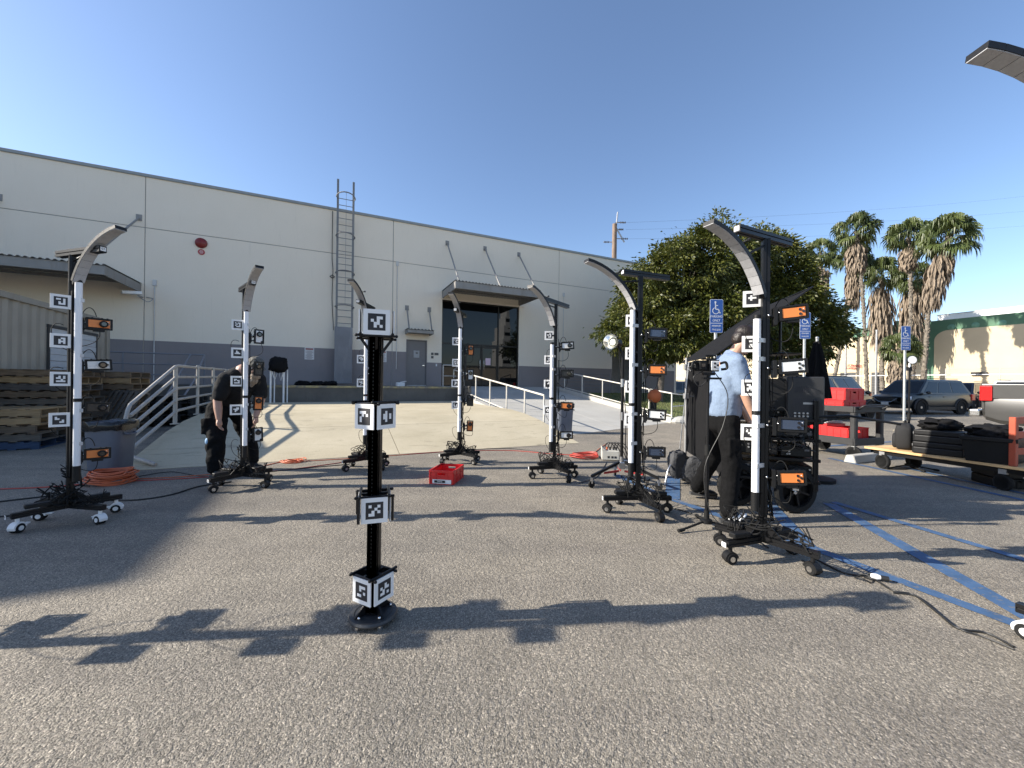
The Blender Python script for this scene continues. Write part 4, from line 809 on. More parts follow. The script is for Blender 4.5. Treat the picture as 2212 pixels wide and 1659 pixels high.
cable('extension_cord', [(960, 970), (1080, 965), (1160, 976), (1230, 990)], .006, KC, 'black cable along the apron edge behind the red crate')
cable('extension_cord', [(1285, 978), (1300, 966), (1312, 958)], .007, OC, 'orange lead from the flat red coil to the power box')
cable('extension_cord', [(-40, 1090), (60, 1078), (150, 1068)], .008, KC, 'upper black cable from the left edge to the shaded mast')
cable('extension_cord', [(-40, 1122), (50, 1113), (110, 1108)], .008, KC, 'lower black cable from the left edge to the shaded mast')
cable('extension_cord', [(235, 1082), (300, 1081), (370, 1070), (430, 1052), (500, 1042)], .008, KC, 'thick black cable between the shaded mast and the next mast')
cable('extension_cord', [(580, 1020), (660, 1012), (760, 1003)], .006, KC, 'black cable between the bending man and the hidden mast')
cable('extension_cord', [(300, 1030), (370, 1020), (440, 1030), (520, 1026)], .005, KC, 'thin black cable at the feet of the bending man')
cable('extension_cord', [(1440, 1095), (1520, 1118), (1600, 1150), (1660, 1185)], .006, KC, 'black cable from the sandbag to the nearest mast')
cable('extension_cord', [(1760, 1208), (1820, 1238), (1880, 1250), (1930, 1278), (1975, 1288), (2030, 1330), (2070, 1360), (2130, 1370), (2190, 1400)], .006, KC, 'black cable snaking from the nearest mast towards the right edge')
cable('extension_cord', [(1930, 1282), (1985, 1292), (2040, 1335), (2075, 1362), (2120, 1376), (2190, 1405)], .0045, KC, 'second thin black cable beside the one snaking to the right edge')
cable('extension_cord', [(1415, 1060), (1440, 1075), (1520, 1095), (1600, 1090), (1680, 1088)], .005, KC, 'black cable running under the man in the blue shirt')
cable('extension_cord', [(1380, 1018), (1440, 1032), (1500, 1030), (1560, 1040)], .005, KC, 'black cable behind the lamp stand towards the black flag')
cable('extension_cord', [(1250, 1045), (1290, 1030), (1310, 1000)], .005, KC, 'black lead from the mast beside the crate to the power box')
p = onf(1893, 1254, .012); T = thing('cable_plug', 'white cable plug on the asphalt beside the blue line', 'plug', p, -.5)
MB().lathe([(0, 0), (.016, .004), (.02, .03), (.014, .05), (0, .052)], 12, (-.03, 0, .012), (1, 0, .0)).build('plug_shell', WPL, T, 40); MB().cyl((.022, 0, .012), (.06, 0, .012), .016, n=12).build('socket', KC, T, 40)
# ============================================================ CRATES
def crate(loc, rz, w, d, h, label, mat=RED, lid=False, group='red plastic crates', rx=0.0):
    T = thing('crate', label, 'crate', loc, rz, group); T.rotation_euler = (rx, 0, rz); t = .012
    body = MB(); hw, hd = w / 2, d / 2
    # walls with a hand hole in the two short sides, floor
    for s in (-1, 1):
        hh0, hh1, hx = h * .66, h * .82, .05
        y = s * (hd - t / 2)
        body.box((-(hw + hx) / 2, y, h / 2), (hw - hx, t, h)); body.box(((hw + hx) / 2, y, h / 2), (hw - hx, t, h)); body.box((0, y, hh0 / 2), (2 * hx, t, hh0)); body.box((0, y, (hh1 + h) / 2), (2 * hx, t, h - hh1))
        x = s * (hw - t / 2); body.box((x, 0, h / 2), (t, d - 2 * t, h))
    body.box((0, 0, .008), (w - 2 * t, d - 2 * t, .01)); body.build('crate_body', mat, T)
    MB().bb(-hw - .006, hw + .006, -hd - .006, -hd + t, h - .022, h + .002).bb(-hw - .006, hw + .006, hd - t, hd + .006, h - .022, h + .002).bb(-hw - .006, -hw + t, -hd + t, hd - t, h - .021, h + .0015).bb(hw - t, hw + .006, -hd + t, hd - t, h - .021, h + .0015).build('rim', mat, T, bevel=.002)
    rb = MB()
    for s in (-1, 1):
        for k in (-.97, -.45, .45, .97): rb.box((k * (hw - .004), s * (hd + .003), h * .45), (.010, .008, h * .86))
        for k in (-.95, -.35, .35, .95): rb.box((s * (hw + .003), k * (hd - .004), h * .45), (.008, .010, h * .86))
        rb.box((0, s * (hd + .003), h * .55), (w * .98, .007, .008)); rb.box((s * (hw + .003), 0, h * .55), (.007, d * .98, .008)); rb.box((s * (hw + .0025), 0, h * .3), (.006, d * .5, .007), Matrix.Rotation(.4, 3, 'X'))
    rb.build('ribs', mat, T)['kind'] = 'stuff'
    if lid: MB().bb(-hw - .004, hw + .004, -hd - .004, hd + .004, h + .003, h + .02).build('lid', mat, T, bevel=.004)
    return T
fl_, fr_, br_ = gp(928, 1045), gp(981, 1046), gp(1000, 1031); c = (fl_ + br_) / 2; ang = atan2(br_.y - fr_.y, br_.x - fr_.x) - pi / 2
T = crate((c.x, c.y, 0), ang, .31, .42, .17, 'open red plastic crate standing alone on the asphalt with a fans label')
MB().bb(-.11, .13, -.2205, -.218, .012, .062).build('label_strip', WPL, T); MB().bb(-.085, .055, -.2225, -.2208, .022, .052).build('tape', PRT, T); text_part('FANS', 'lettering', T, WPL, .028, FACE_M, (-.015, -.223, .037), .0003)
# power box
p = gp(1318, 995); T = thing('power_box', 'beige steel power box with cables plugged in beside the lamp stand', 'power box', (p.x + .02, p.y + .1, 0), -.15)
BG = M('beige_box', (.55, .53, .47), .45, .1, .08)
MB().bb(-.14, .14, -.11, .11, .01, .16).build('case', BG, T, bevel=.006); MB().add([(-.14, -.11, .161), (-.06, -.11, .161), (-.14, -.11, .22), (-.14, .11, .161), (-.06, .11, .161), (-.14, .11, .22)], [(0, 1, 2), (5, 4, 3), (0, 3, 4, 1), (1, 4, 5, 2), (2, 5, 3, 0)]).build('end_cheek', BG, T)
for x in (-.03, .03, .08): MB().bb(x - .018, x + .018, -.112, -.1105, .04, .075).build('outlet', PRT, T)
for x in (-.05, 0, .06, .1): MB().cyl((x, .0, .16), (x, .0, .21), .016, n=10).build('plug', OC if x < -.04 else KC, T)
m = MB()
for i in range(5): x = -.08 + .05 * i; m.tube(bez((x, 0, .2), (x, -.05, .34), (x + .12, -.1, .36), (x + .25, .0, .02), 10), .007, 6)
m.build('leads', KC, T, 60)
# ============================================================ LAMP STANDS, FLAGS, CARTS
CH2 = M('stand_chrome', (.55, .55, .56), .28, .9, .1)
def light_stand_big():
    b = gp(1342, 1046); T = thing('reflector_lamp', 'lamp with round silver reflector on a black rolling stand', 'lamp', (b.x, b.y, 0), 0)
    MB().cyl((0, 0, .26), (0, 0, 1.68), .019, n=12).build('stand_pole', BLK, T, 60)
    for z in (.3, .86, 1.28): MB().cyl((0, 0, z - .05), (0, 0, z + .05), .026, n=12).cyl((0, 0, z), (.07, -.02, z), .008, n=8).build('stand_clamp', CH2, T, 50)
    MB().box((0, 0, .24), (.08, .08, .09)).build('leg_hub', CH2, T, bevel=.01)
    for a, cst in ((radians(205), True), (radians(-35), False), (radians(85), True)):
        d_ = Vector((cos(a), sin(a), 0)); lg = MB().beam(Vector((0, 0, .28)) + d_ * .04, d_ * .46 + Vector((0, 0, .14)), .03, .03).build('leg', BLK, T)
        MB().beam(Vector((0, 0, .17)) + d_ * .04, d_ * .27 + Vector((0, 0, .165)), .008, .026).build('red_brace', M('red_brace', (.42, .03, .03), .45, .2), T)
        hb = MB()
        for k in range(6): q = d_ * (.07 + k * .034) + Vector((0, 0, .168)); n_ = Vector((-d_.y, d_.x, 0)) * .0052; hb.cyl(q - n_, q + n_, .005, n=6)
        hb.build('brace_holes', PRT, T)['kind'] = 'stuff'
        MB().lathe([(.0, -.012), (.042, -.012), (.045, 0), (.042, .012), (0, .012)], 16, d_ * .46 + Vector((0, 0, .045)), Vector((-d_.y, d_.x, 0))).build('caster_wheel', RUB, T, 40); MB().box(d_ * .46 + Vector((0, 0, .09)), (.03, .03, .07)).build('caster_fork', CH2, T)
    ax = Vector((-.62, -.76, .02)).normalized(); o = at(1319, 738, b.y - .06) - T.location
    rf = MB().lathe([(.098, .0), (.090, -.02), (.07, -.05), (.045, -.075), (.034, -.08)], 32, o, ax, 0, False).lathe([(.098, .0), (.099, .001), (.092, -.022), (.072, -.053), (.045, -.08)], 32, o, ax, 0, False).build('reflector', M('reflector_silver', (.86, .86, .84), .16, 1.0, .05), T, 60)
    MB().lathe([(.03, -.078), (.042, -.06), (.03, -.045), (0, -.04)], 20, o, ax).build('bulb', M('bulb_glass', (.85, .84, .72), .25, 0, .02), T, 60)
    MB().lathe([(.05, -.08), (.055, -.12), (.055, -.24), (.04, -.25), (0, -.25)], 20, o, ax).build('lamp_head', BPL, T, 40)
    MB().cyl((0, 0, 1.65), o - ax * .16, .014, n=8).build('yoke', BPL, T); MB().tube(spline([o - ax * .25, o - ax * .3 + Vector((0, 0, -.3)), (.05, .02, .9), (.06, .02, .4), (.12, -.1, .02)]), .006, 6).build('lead', KC, T, 60)
light_stand_big()
def tripod_stand(base, top, label, name, legs=((205, .33), (-30, .30), (75, .3)), r=.013):
    T = thing(name, label, 'stand', (base.x, base.y, 0), 0)
    MB().cyl((0, 0, .09), (0, 0, top * .52), .016, n=12).build('lower_tube', BLK, T, 60); MB().cyl((0, 0, top * .52), (0, 0, top), .011, n=12).build('upper_tube', BLK, T, 60)
    for z in (.12, top * .52): MB().cyl((0, 0, z - .045), (0, 0, z + .045), .022, n=12).build('grip', RUB, T, 50)
    MB().lathe([(0, .05), (.045, .055), (.045, .085), (.02, .095), (0, .095)], 16).build('hub', BPL, T, 40)
    for a, l in legs:
        d_ = Vector((cos(radians(a)), sin(radians(a)), 0)); MB().tube([d_ * .03 + Vector((0, 0, .07)), d_ * l + Vector((0, 0, .02))], .010, 8).cyl(d_ * (l - .05) + Vector((0, 0, .026)), d_ * (l + .01) + Vector((0, 0, .02)), .015, n=8).build('leg', RUB, T, 50)
    return T
b = gp(1526, 1143); T = tripod_stand(b, 1.33, 'black tripod stand carrying a white phone and camera rig beside the man', 'phone_stand', ((200, .30), (-20, .26), (80, .3)))
# rig on top of that stand
zc = 1.43; MB().box((-.02, 0, zc), (.20, .012, .095)).box((.04, -.01, zc), (.088, .028, .100)).build('cage', BPL, T, bevel=.004)
MB().box((.045, -.027, zc), (.07, .008, .082)).build('phone_back', SILV, T, bevel=.006)
m = MB()
for dx, dz in ((-.012, .02), (-.012, -.012), (.014, .004)): m.cyl((.052 + dx, -.031, zc + dz), (.052 + dx, -.036, zc + dz), .009, n=14)
m.build('lenses', LENS, T); MB().box((-.06, -.015, zc), (.06, .03, .07)).build('camera_block', BPL, T, bevel=.004); MB().box((-.06, -.032, zc), (.035, .004, .035)).build('screen', LENS, T)
m = MB()
for s in (-1, 1): m.tube(spline([(s * .10 - .0, 0, zc + .02), (s * .14, -.02, zc + .03), (s * .15, -.02, zc - .02), (s * .11, 0, zc - .03)]), .012, 6)
m.box((0, 0, zc + .06), (.12, .03, .014)).tube([(-.03, 0, zc + .06), (-.03, 0, zc + .09), (.06, 0, zc + .09), (.06, 0, zc + .06)], .009, 6).tube([(-.10, 0, zc + .02), (-.16, .03, zc - .02), (-.15, .0, zc - .05)], .01, 6); m.build('handles', BPL, T, 50)
MB().box((0, 0, zc - .07), (.10, .04, .025)).box((.03, 0, zc - .11), (.16, .03, .018)).cyl((0, 0, 1.3), (0, 0, zc - .06), .014, n=8).build('mount_plate', BPL, T); MB().tube(spline([(.05, 0, zc - .05), (.16, -.02, zc - .25), (.12, -.02, .9), (-.03, -.02, .55), (.0, -.03, .2), (.12, -.05, .03)]), .004, 6).tube(spline([(-.05, 0, zc - .05), (-.13, 0, zc - .1), (-.08, 0, zc - .18), (.0, 0, zc - .12)]), .004, 6).build('lead', KC, T, 60)
# C-stand with upright flag
b = B(0, 0); c1, c2 = Vector((2.40, 5.4, 0)), Vector((2.28, 4.2, 0))
T = thing('flag_stand', 'steel flag stand left of the black flag, holding a grey sandbag on its leg', 'stand', (2.28, 5.15, 0), 0)
MB().cyl((0, 0, .12), (0, 0, 1.62), .016, n=12).build('pole', GALV, T, 60)
for z in (1.12, 1.5): MB().box((0, 0, z), (.06, .05, .07)).cyl((0, 0, z), (.09, -.02, z), .008, n=8).build('grip_head', GALV, T, bevel=.006)
MB().tube([(.02, -.03, 1.56), (-.10, -.05, .40)], .007, 8).build('grip_arm', CH2, T, 60)
for a in (215, 330, 90):
    d_ = Vector((cos(radians(a)), sin(radians(a)), 0)); MB().tube(spline([Vector((0, 0, .25)), d_ * .10 + Vector((0, 0, .27)), d_ * .34 + Vector((0, 0, .24)), d_ * .44 + Vector((0, 0, .02))], 5), .012, 8).build('leg', CH2, T, 60)
def cloth_sheet(name, A, B_, C_, D_, label, thick=.012, sag=.02, nu=14, nv=14):
    A, B_, C_, D_ = map(Vector, (A, B_, C_, D_)); n = (B_ - A).cross(D_ - A).normalized()
    T = thing(name, label, 'flag', (A.x, A.y, 0), 0); O = Vector((A.x, A.y, 0))
    def f(u, v, k):
        p = (A * (1 - u) + B_ * u) * (1 - v) + (D_ * (1 - u) + C_ * u) * v
        return p + n * (sag * (sin(pi * u) * sin(pi * v) + .25 * sin(9 * u + 4 * v)) + k) - O
    m = MB(); m.grid(lambda u, v: f(u, v, 0), nu, nv); m.grid(lambda u, v: f(u, v, -.004), nu, nv); m.build('flag_cloth', CLOTH, T, 70)
    for p, q in ((A, B_), (B_, C_), (C_, D_), (D_, A)): MB().cyl(p - O, q - O, thick * .6, n=8).build('frame_tube', BLK, T, 60)
    return T
cloth_sheet('upright_flag', (c1.x, c1.y, .37), (c2.x, c2.y, .30), (c2.x, c2.y, 1.55), (c1.x, c1.y, 1.57), 'upright black cloth flag standing behind the man in the blue shirt')
# overhead flag: corners solved as a parallelogram from its outline
import itertools
rA, rC, rD, rE = ray(1473, 784), ray(1632, 672), ray(1757, 619), ray(1549, 765)
Mx = Matrix((rC, -rD, rE)).transposed(); sol = Mx.inverted() @ rA       # A = C*c - D*d + E*e  (per unit depth of A)
YA = 5.4; o_ = Vector((0, 0, CAMZ)); cA, cC, cD, cE = o_ + rA * YA, o_ + rC * YA * sol.x, o_ + rD * YA * sol.y, o_ + rE * YA * sol.z

cloth_sheet('overhead_flag', cA, cE, cD, cC, 'black cloth flag tilted overhead between the man and the parking signs', sag=.03)
T = thing('flag_stand', 'black stand behind the equipment cart that carries the overhead flag', 'stand', ((cC.x + cD.x) / 2, (cC.y + cD.y) / 2, 0), 0)
MB().cyl((0, 0, .1), (0, 0, (cC.z + cD.z) / 2), .016, n=10).build('pole', BLK, T, 60)
for a in (20, 140, 260): d_ = Vector((cos(radians(a)), sin(radians(a)), 0)); MB().tube([d_ * .0 + Vector((0, 0, .5)), d_ * .42 + Vector((0, 0, .02))], .011, 8).build('leg', BLK, T, 60)
# sandbag: two stuffed lobes over the leg
b = gp(1478, 1046); T = thing('sandbag', 'grey sandbag slung over the stand leg beside the black flag', 'sandbag', (b.x, b.y, .05), .0)
SB = M('sandbag_grey', (.05, .051, .055), .8, 0, .25, 25, bump=.5, bscale=30)
def lobe(c, r, rot, seed, sq=1.0, amp=.10, fold=.05, n=28):
    m = MB(); m.ball((0, 0, 0), 1, n); pw = lambda a: math.copysign(abs(a) ** sq, a); m.v = [Vector((pw(v.x), pw(v.y), pw(v.z))) for v in m.v]
    R = Euler(rot).to_matrix()
    m.v = [Vector(c) + R @ Vector((v.x * r[0] * (1 - .12 * abs(v.z)), v.y * r[1], v.z * r[2])) * (1 + amp * noise.noise(v * 2.2 + Vector((seed, 0, 0))) + fold * (1 - 3 * abs(noise.noise(v * 4.5 + Vector((0, seed, 0)))))) for v in m.v]; return m
lobe((-.08, .02, .20), (.115, .07, .17), (.1, -.12, .2), 1, .55, .12, .09).build('bag_lobe', SB, T, 80); lobe((.085, -.02, .14), (.125, .065, .155), (.1, .38, -.2), 5, .55, .12, .09).build('bag_lobe', SB, T, 80); MB().beam((-.09, 0, .36), (.04, 0, .30), .09, .012).build('strap', SB, T)
# equipment cart
T = thing('equipment_cart', 'tall black equipment cart full of electronics behind the nearest mast', 'cart', (2.82, 4.30, 0), radians(-22))
for x in (-.34, .34):
    for y in (-.27, .27): MB().prism(EX40, (x, y, .22), (x, y, 1.12), 0, (0, 1, 0)).build('corner_post', BLK, T)
for z in (.30, .52, .72, .92): MB().bb(-.38, .38, -.29, .29, z - .015, z + .015).build('shelf', BLK, T, bevel=.004)
rg = random.Random(9)
def gear(c, d, seed):
    o = MB().box(c, d).build('rack_unit', BPL, T, bevel=.004); rg = random.Random(seed); y = c[1] - d[1] / 2 - .002
    for k in range(5):
        x = c[0] + rg.uniform(-.42, .42) * d[0]; z = c[2] + rg.uniform(-.3, .3) * d[2]; q = rg.random()
        (MB().cyl((x, y + .002, z), (x, y - .012, z), .009, n=10) if q < .5 else MB().box((x, y, z), (.04, .004, .018))).build('panel_detail', [GALV, M('panel_grey', (.12, .12, .13), .4), RED][0 if q < .45 else (1 if q < .93 else 2)], o)
gear((-.12, -.02, .40), (.42, .46, .15), 1); gear((.22, -.02, .39), (.20, .46, .13), 2); gear((-.16, -.04, .615), (.36, .44, .12), 3); gear((.18, -.06, .60), (.26, .40, .10), 4); gear((-.08, -.05, .80), (.5, .42, .11), 5); gear((.26, -.1, .79), (.16, .3, .09), 6); gear((-.22, .0, 1.04), (.22, .34, .2), 7); gear((.02, .05, 1.03), (.2, .3, .18), 8)
MB().bb(-.45, .12, -.20, -.16, 1.0, 1.34).build('monitor', BPL, T, bevel=.008); MB().bb(.10, .42, -.24, -.17, .88, 1.36).build('monitor_back', M('monitor_grey', (.024, .0245, .026), .55, 0, .15), T, bevel=.012)
m = MB()
for k in range(8): m.bb(.17 + .016 * k, .182 + .016 * k, -.2425, -.2402, 1.20, 1.26)
for k in range(4):
    for j in range(2): m.cyl((.17 + .035 * k, -.24, .96 + .03 * j), (.17 + .035 * k, -.256, .96 + .03 * j), .010, n=10, mi=1)
m.bb(.24, .32, -.2425, -.24, 1.08, 1.1, 1); m.build('monitor_ports', [PRT, GALV], T)['kind'] = 'stuff'
MB().bb(.15, .36, -.2415, -.24, 1.02, 1.14).build('vent_panel', PRT, T)
MB().tube(spline([(-.1, -.18, 1.34), (-.08, -.18, 1.40), (.18, -.18, 1.40), (.2, -.18, 1.36)]), .012, 6).build('carry_handle', BPL, T, 60)
MB().lathe([(.0, .0), (.17, .006), (.175, .02), (.03, .035), (0, .035)], 26, (.13, .1, 1.60)).build('antenna_disc', BPL, T, 40); MB().cyl((.13, .1, .92), (.13, .1, 1.60), .012, n=8).build('antenna_mast', BLK, T)
MB().tube([(.10, -.2, .93), (.60, -.26, .98), (.98, -.30, .92)], .012, 8).tube([(.2, -.2, .84), (.60, -.26, .98)], .009, 8).build('swing_arm', BLK, T, 60)
m = MB(); messy(m, rg, (-.2, -.25, 1.0), .2, 16, (.003, .005), .3); messy(m, rg, (.1, -.3, .7), .2, 12, (.003, .005), .3); messy(m, rg, (-.1, -.25, 1.38), .18, 8, (.003, .005), .3); m.build('leads', KC, T, 60)
def wheel(parent, c, r, w, ax, spokes=6, name='wheel', tread=True, rim=BLK):
    ax = Vector(ax).normalized(); t = MB().lathe([(r * .74, -w / 2), (r * .93, -w / 2), (r, -w * .28), (r, w * .28), (r * .93, w / 2), (r * .74, w / 2), (r * .74, -w / 2)], 32, c, ax).build(name, RUB, parent, 40)
    a = ax.orthogonal().normalized(); b_ = ax.cross(a); c = Vector(c); m = MB().lathe([(r * .70, -w * .3), (r * .76, -w * .3), (r * .76, w * .3), (r * .70, w * .3), (r * .70, -w * .3)], 28, c, ax).lathe([(0, -w * .45), (r * .16, -w * .45), (r * .16, w * .45), (0, w * .45)], 14, c, ax)
    for k in range(spokes): d_ = a * cos(2 * pi * k / spokes) + b_ * sin(2 * pi * k / spokes); m.beam(c + d_ * r * .1, c + d_ * r * .73, w * .35, r * .10, 0, ax)
    m.build('rim', rim, t, 40)
    if tread:
        tm = MB()
        for k in range(30): 
            d_ = a * cos(2 * pi * k / 30) + b_ * sin(2 * pi * k / 30); tm.box(c + d_ * (r + .002), (.012, .012, .012))
        tm.build('tread', RUB, t)['kind'] = 'stuff'
    return t
for s, y in ((-.34, -.30), (.16, -.34)): wheel(T, (s, y, .225), .225, .06, (.55, -1, 0), 6)
MB().cyl((.16, -.36, .225), (.13, -.46, .225), .014, n=10).box((.14, -.42, .25), (.05, .02, .02)).build('axle_nut', CHR, T, 50)
for s in (-.3, .36): wheel(T, (s, .24, .10), .10, .045, (1, .2, 0), 0, 'caster_wheel', False); MB().box((s, .24, .19), (.06, .06, .08)).build('caster_fork', BLK, T)
# closed patio umbrella
p = at(1765, 735, 5.3); T = thing('closed_umbrella', 'closed black patio umbrella standing behind the equipment cart', 'umbrella', (p.x, p.y, 0), 0); n = 24; vs = []; prof = [(.006, p.z), (.03, p.z - .03), (.065, p.z - .25), (.10, p.z - .55), (.125, p.z - .78)]
for r, z in prof: vs += [(r * (1 + (.35 if j % 3 == 0 else -.12)) * cos(2 * pi * j / n), r * (1 + (.35 if j % 3 == 0 else -.12)) * sin(2 * pi * j / n), z) for j in range(n)]
MB().add(vs, [(i * n + j, i * n + (j + 1) % n, (i + 1) * n + (j + 1) % n, (i + 1) * n + j) for i in range(4) for j in range(n)]).build('canopy', CLOTH, T); MB().cyl((0, 0, .04), (0, 0, p.z + .02), .018, n=10).ball((0, 0, p.z + .03), .022, 8).build('pole', GALV, T, 60); MB().lathe([(0, 0), (.22, 0), (.22, .04), (.05, .06), (0, .06)], 24).build('base', RUB, T, 40)
# utility cart
ux, uy = Vector((cos(.33), sin(.33), 0)), Vector((-sin(.33), cos(.33), 0)); cr = gp(1846, 960, .27); ctr = cr + ux * .38 + uy * .5; ctr.z = 0
T = thing('utility_cart', 'black two-shelf utility cart loaded with red crates', 'cart', (ctr.x, ctr.y, 0), .33); CP = M('cart_plastic', (.02, .02, .021), .55, 0, .25, 10, bump=.1)
for z0, z1 in ((.82, .93), (.24, .37)):
    MB().bb(-.38, .38, -.5, .5, z0, z0 + .04).bb(-.40, .40, -.52, -.49, z0 + .002, z1).bb(-.40, .40, .49, .52, z0 + .002, z1).bb(-.40, -.37, -.49, .49, z0 + .002, z1).bb(.37, .40, -.49, .49, z0 + .002, z1).build('tray', CP, T, bevel=.008)
for x in (-.35, .35):
    for y in (-.47, .47): MB().bb(x - .045, x + .045, y - .045, y + .045, .30, .83).build('post', CP, T, bevel=.015); wheel(T, (x, y, .115), .115, .07, (1, .3, 0), 0, 'tyre', False, GALV); MB().box((x, y, .22), (.06, .05, .10)).build('fork', GALV, T)
MB().tube(spline([(-.3, -.52, .88), (-.3, -.62, .95), (.3, -.62, .95), (.3, -.52, .88)]), .016, 8).build('push_handle', CP, T, 60)
def oncart(x, y, z): return ctr + ux * x + uy * y + Vector((0, 0, z))
crate(oncart(.02, -.05, .863), .33, .62, .42, .15, 'lower red crate on the top shelf of the utility cart', lid=True)
crate(oncart(.03, -.03, 1.04), .42, .62, .42, .19, 'upper red crate lying tilted on the top shelf of the utility cart', lid=True, rx=.04)
crate(oncart(.12, .36, .863), .30, .44, .22, .24, 'blue-grey tote on the top shelf behind the red crates', M('blue_tote', (.07, .10, .17), .5), True, None)
crate(oncart(-.04, -.18, .283), .33, .56, .36, .25, 'red crate at the front of the lower cart shelf', lid=False)
crate(oncart(.08, .26, .283), .33, .52, .36, .28, 'red crate at the back of the lower cart shelf under clear trays', lid=False)
p = oncart(.08, .26, .57); T = thing('clear_tray', 'clear plastic trays lying on the rear red crate of the cart', 'tray', p, .3)
for k in range(2): MB().box((0, 0, .012 + k * .022), (.46, .32, .018), rotz(.1 * k)).build('tray_sheet', M('clear_tray', (.42, .43, .44), .15, 0, .2), T, bevel=.003)
# flatbed trolley
far, near = gp(1867, 966, .30), gp(2192, 1012, .30); dv = (near - far); ln = dv.length; ang = atan2(dv.y, dv.x); rx_ = Vector((cos(ang), sin(ang), 0)); ry_ = Vector((-rx_.y, rx_.x, 0))

T = thing('flatbed_trolley', 'long wooden flatbed trolley with an orange-red end frame', 'trolley', (far.x, far.y, 0), ang)
for i in range(5): MB().bb(0, ln + .25, .0 + i * .142, .138 + i * .142, .285, .318).build('plank', 'deck_wood', T)
MB().bb(.1, ln + .2, .05, .12, .22, .284).bb(.1, ln + .2, .58, .65, .22, .284).build('underframe', BLK, T)
OR = M('trolley_orange', (.36, .065, .03), .55, .1, .2, 6, dirt=((.15, .08, .05), 8, .55, .7))
for y in (.04, .66): MB().bb(ln - .06, ln + .0, y - .03, y + .03, .32, .92).build('end_post', OR, T, bevel=.006)
for z in (.50, .70, .88): MB().bb(ln - .045, ln - .015, .07, .63, z - .04, z + .04).build('end_rail', OR, T)
for x, y, r, mm in ((.22, .06, .115, WPL), (.30, .60, .115, BLK), (ln - .12, .06, .10, BLK), (ln - .12, .62, .10, BLK)): wheel(T, (x, y, r), r, .05, (.25, 1, 0), 5, 'wheel', False, mm); MB().box((x, y, .235), (.07, .05, .06)).build('fork', GALV, T)
def onbed(x, y, z): return far + rx_ * x + ry_ * y + Vector((0, 0, z - far.z))
BKC = M('pack_cloth', (.0095, .0095, .0105), .8, 0, .2, 20, bump=.2, bscale=120)
T = thing('backpack', 'black camera backpack standing on the far end of the trolley', 'backpack', onbed(.36, .30, .32), ang - pi / 2 + .35)
lobe((0, 0, .19), (.155, .10, .21), (0, 0, 0), 2, .5, .06, .03).build('pack_body', BKC, T, 80); lobe((0, -.085, .13), (.12, .05, .115), (0, 0, 0), 3, .5, .06, .03).build('front_pocket', BKC, T, 80)
MB().tube(spline([(-.05, 0, .38), (-.04, 0, .43), (.04, 0, .43), (.05, 0, .38)]), .011, 6).build('grab_handle', BKC, T, 60); MB().tube(spline([(.02, -.141, .20), (.03, -.146, .14), (.035, -.138, .06)]), .004, 5).build('zip', GALV, T)
text_part('ASC', 'lettering', T, M('sand_print', (.45, .40, .30), .6), .05, FACE_M, (-.03, -.135, .27), .001)
def hard_case(loc, rz, w, d, h, label, group='black hard cases'):
    T = thing('hard_case', label, 'case', loc, rz, group); MB().bb(-w / 2, w / 2, -d / 2, d / 2, .0, h * .55).build('case_base', BPL, T, bevel=.015, seg=2); MB().bb(-w / 2 - .002, w / 2 + .002, -d / 2 - .002, d / 2 + .002, h * .56, h).build('case_lid', BPL, T, bevel=.015, seg=2)
    for x in (-w * .32, w * .32): MB().bb(x - .03, x + .03, -d / 2 - .014, -d / 2, h * .40, h * .72).build('latch', BPL, T, bevel=.003)
    MB().tube(spline([(-.07, -d / 2, h * .45), (-.06, -d / 2 - .03, h * .45), (.06, -d / 2 - .03, h * .45), (.07, -d / 2, h * .45)]), .011, 6).build('handle', BPL, T, 60); MB().bb(-.045, .045, -d / 2 - .004, -d / 2 - .002, h * .62, h * .70).build('badge', GALV, T)
    for k in (-.46, -.15, .15, .46): MB().bb(k * w - .008, k * w + .008, -d / 2 - .006, -d / 2, .01, h * .5).build('rib', BPL, T)
    MB().bb(w * .41, w * .46, -d / 2 - .0075, -d / 2 - .006, h * .6, h * .8).build('sticker', M('tag_white', (.75, .75, .75), .5), T); return T
hard_case(onbed(.80, .28, .32), ang - pi / 2 + .30, .42, .5, .17, 'lower black hard case on the trolley beside the backpack'); hard_case(onbed(.81, .29, .493), ang - pi / 2 + .27, .42, .5, .17, 'upper black hard case on the trolley, under a black jacket')
T = thing('black_jacket', 'black jacket thrown over the hard cases on the trolley', 'jacket', onbed(.72, .42, .665), .3); lobe((-.05, 0, .07), (.24, .17, .08), (0, .05, 0), 7, .8, .3, .22).build('cloth', CLOTH, T, 80)
lobe((.14, -.06, .05), (.13, .10, .06), (0, .2, .5), 8, .8, .3, .22).build('sleeve', CLOTH, T, 80)
T = thing('storage_tote', 'large black storage tote at the near end of the trolley', 'tote', onbed(1.32, .33, .32), ang - pi / 2 + .24)
def tote(w, d, h):
    m = MB(); vs = []
    for k, z in ((.86, 0), (1, h - .05), (1.05, h - .05), (1.06, h), (.97, h), (.84, .02)): vs += [(-w / 2 * k, -d / 2 * k, z), (w / 2 * k, -d / 2 * k, z), (w / 2 * k, d / 2 * k, z), (-w / 2 * k, d / 2 * k, z)]
    return m.add(vs, [(4 * i + j, 4 * i + (j + 1) % 4, 4 * i + 4 + (j + 1) % 4, 4 * i + 4 + j) for i in range(5) for j in range(4)] + [(3, 2, 1, 0), (20, 21, 22, 23)])
tote(.72, .46, .33).build('tote_body', BPL, T, bevel=.012, seg=2)
for x in (-.24, .24): MB().bb(x - .06, x + .06, -.222, -.206, .03, .25).build('side_rib', BPL, T, bevel=.004)
MB().box((-.02, -.224, .20), (.07, .006, .015)).build('badge', M('tag_white', (.75, .75, .75), .5), T)
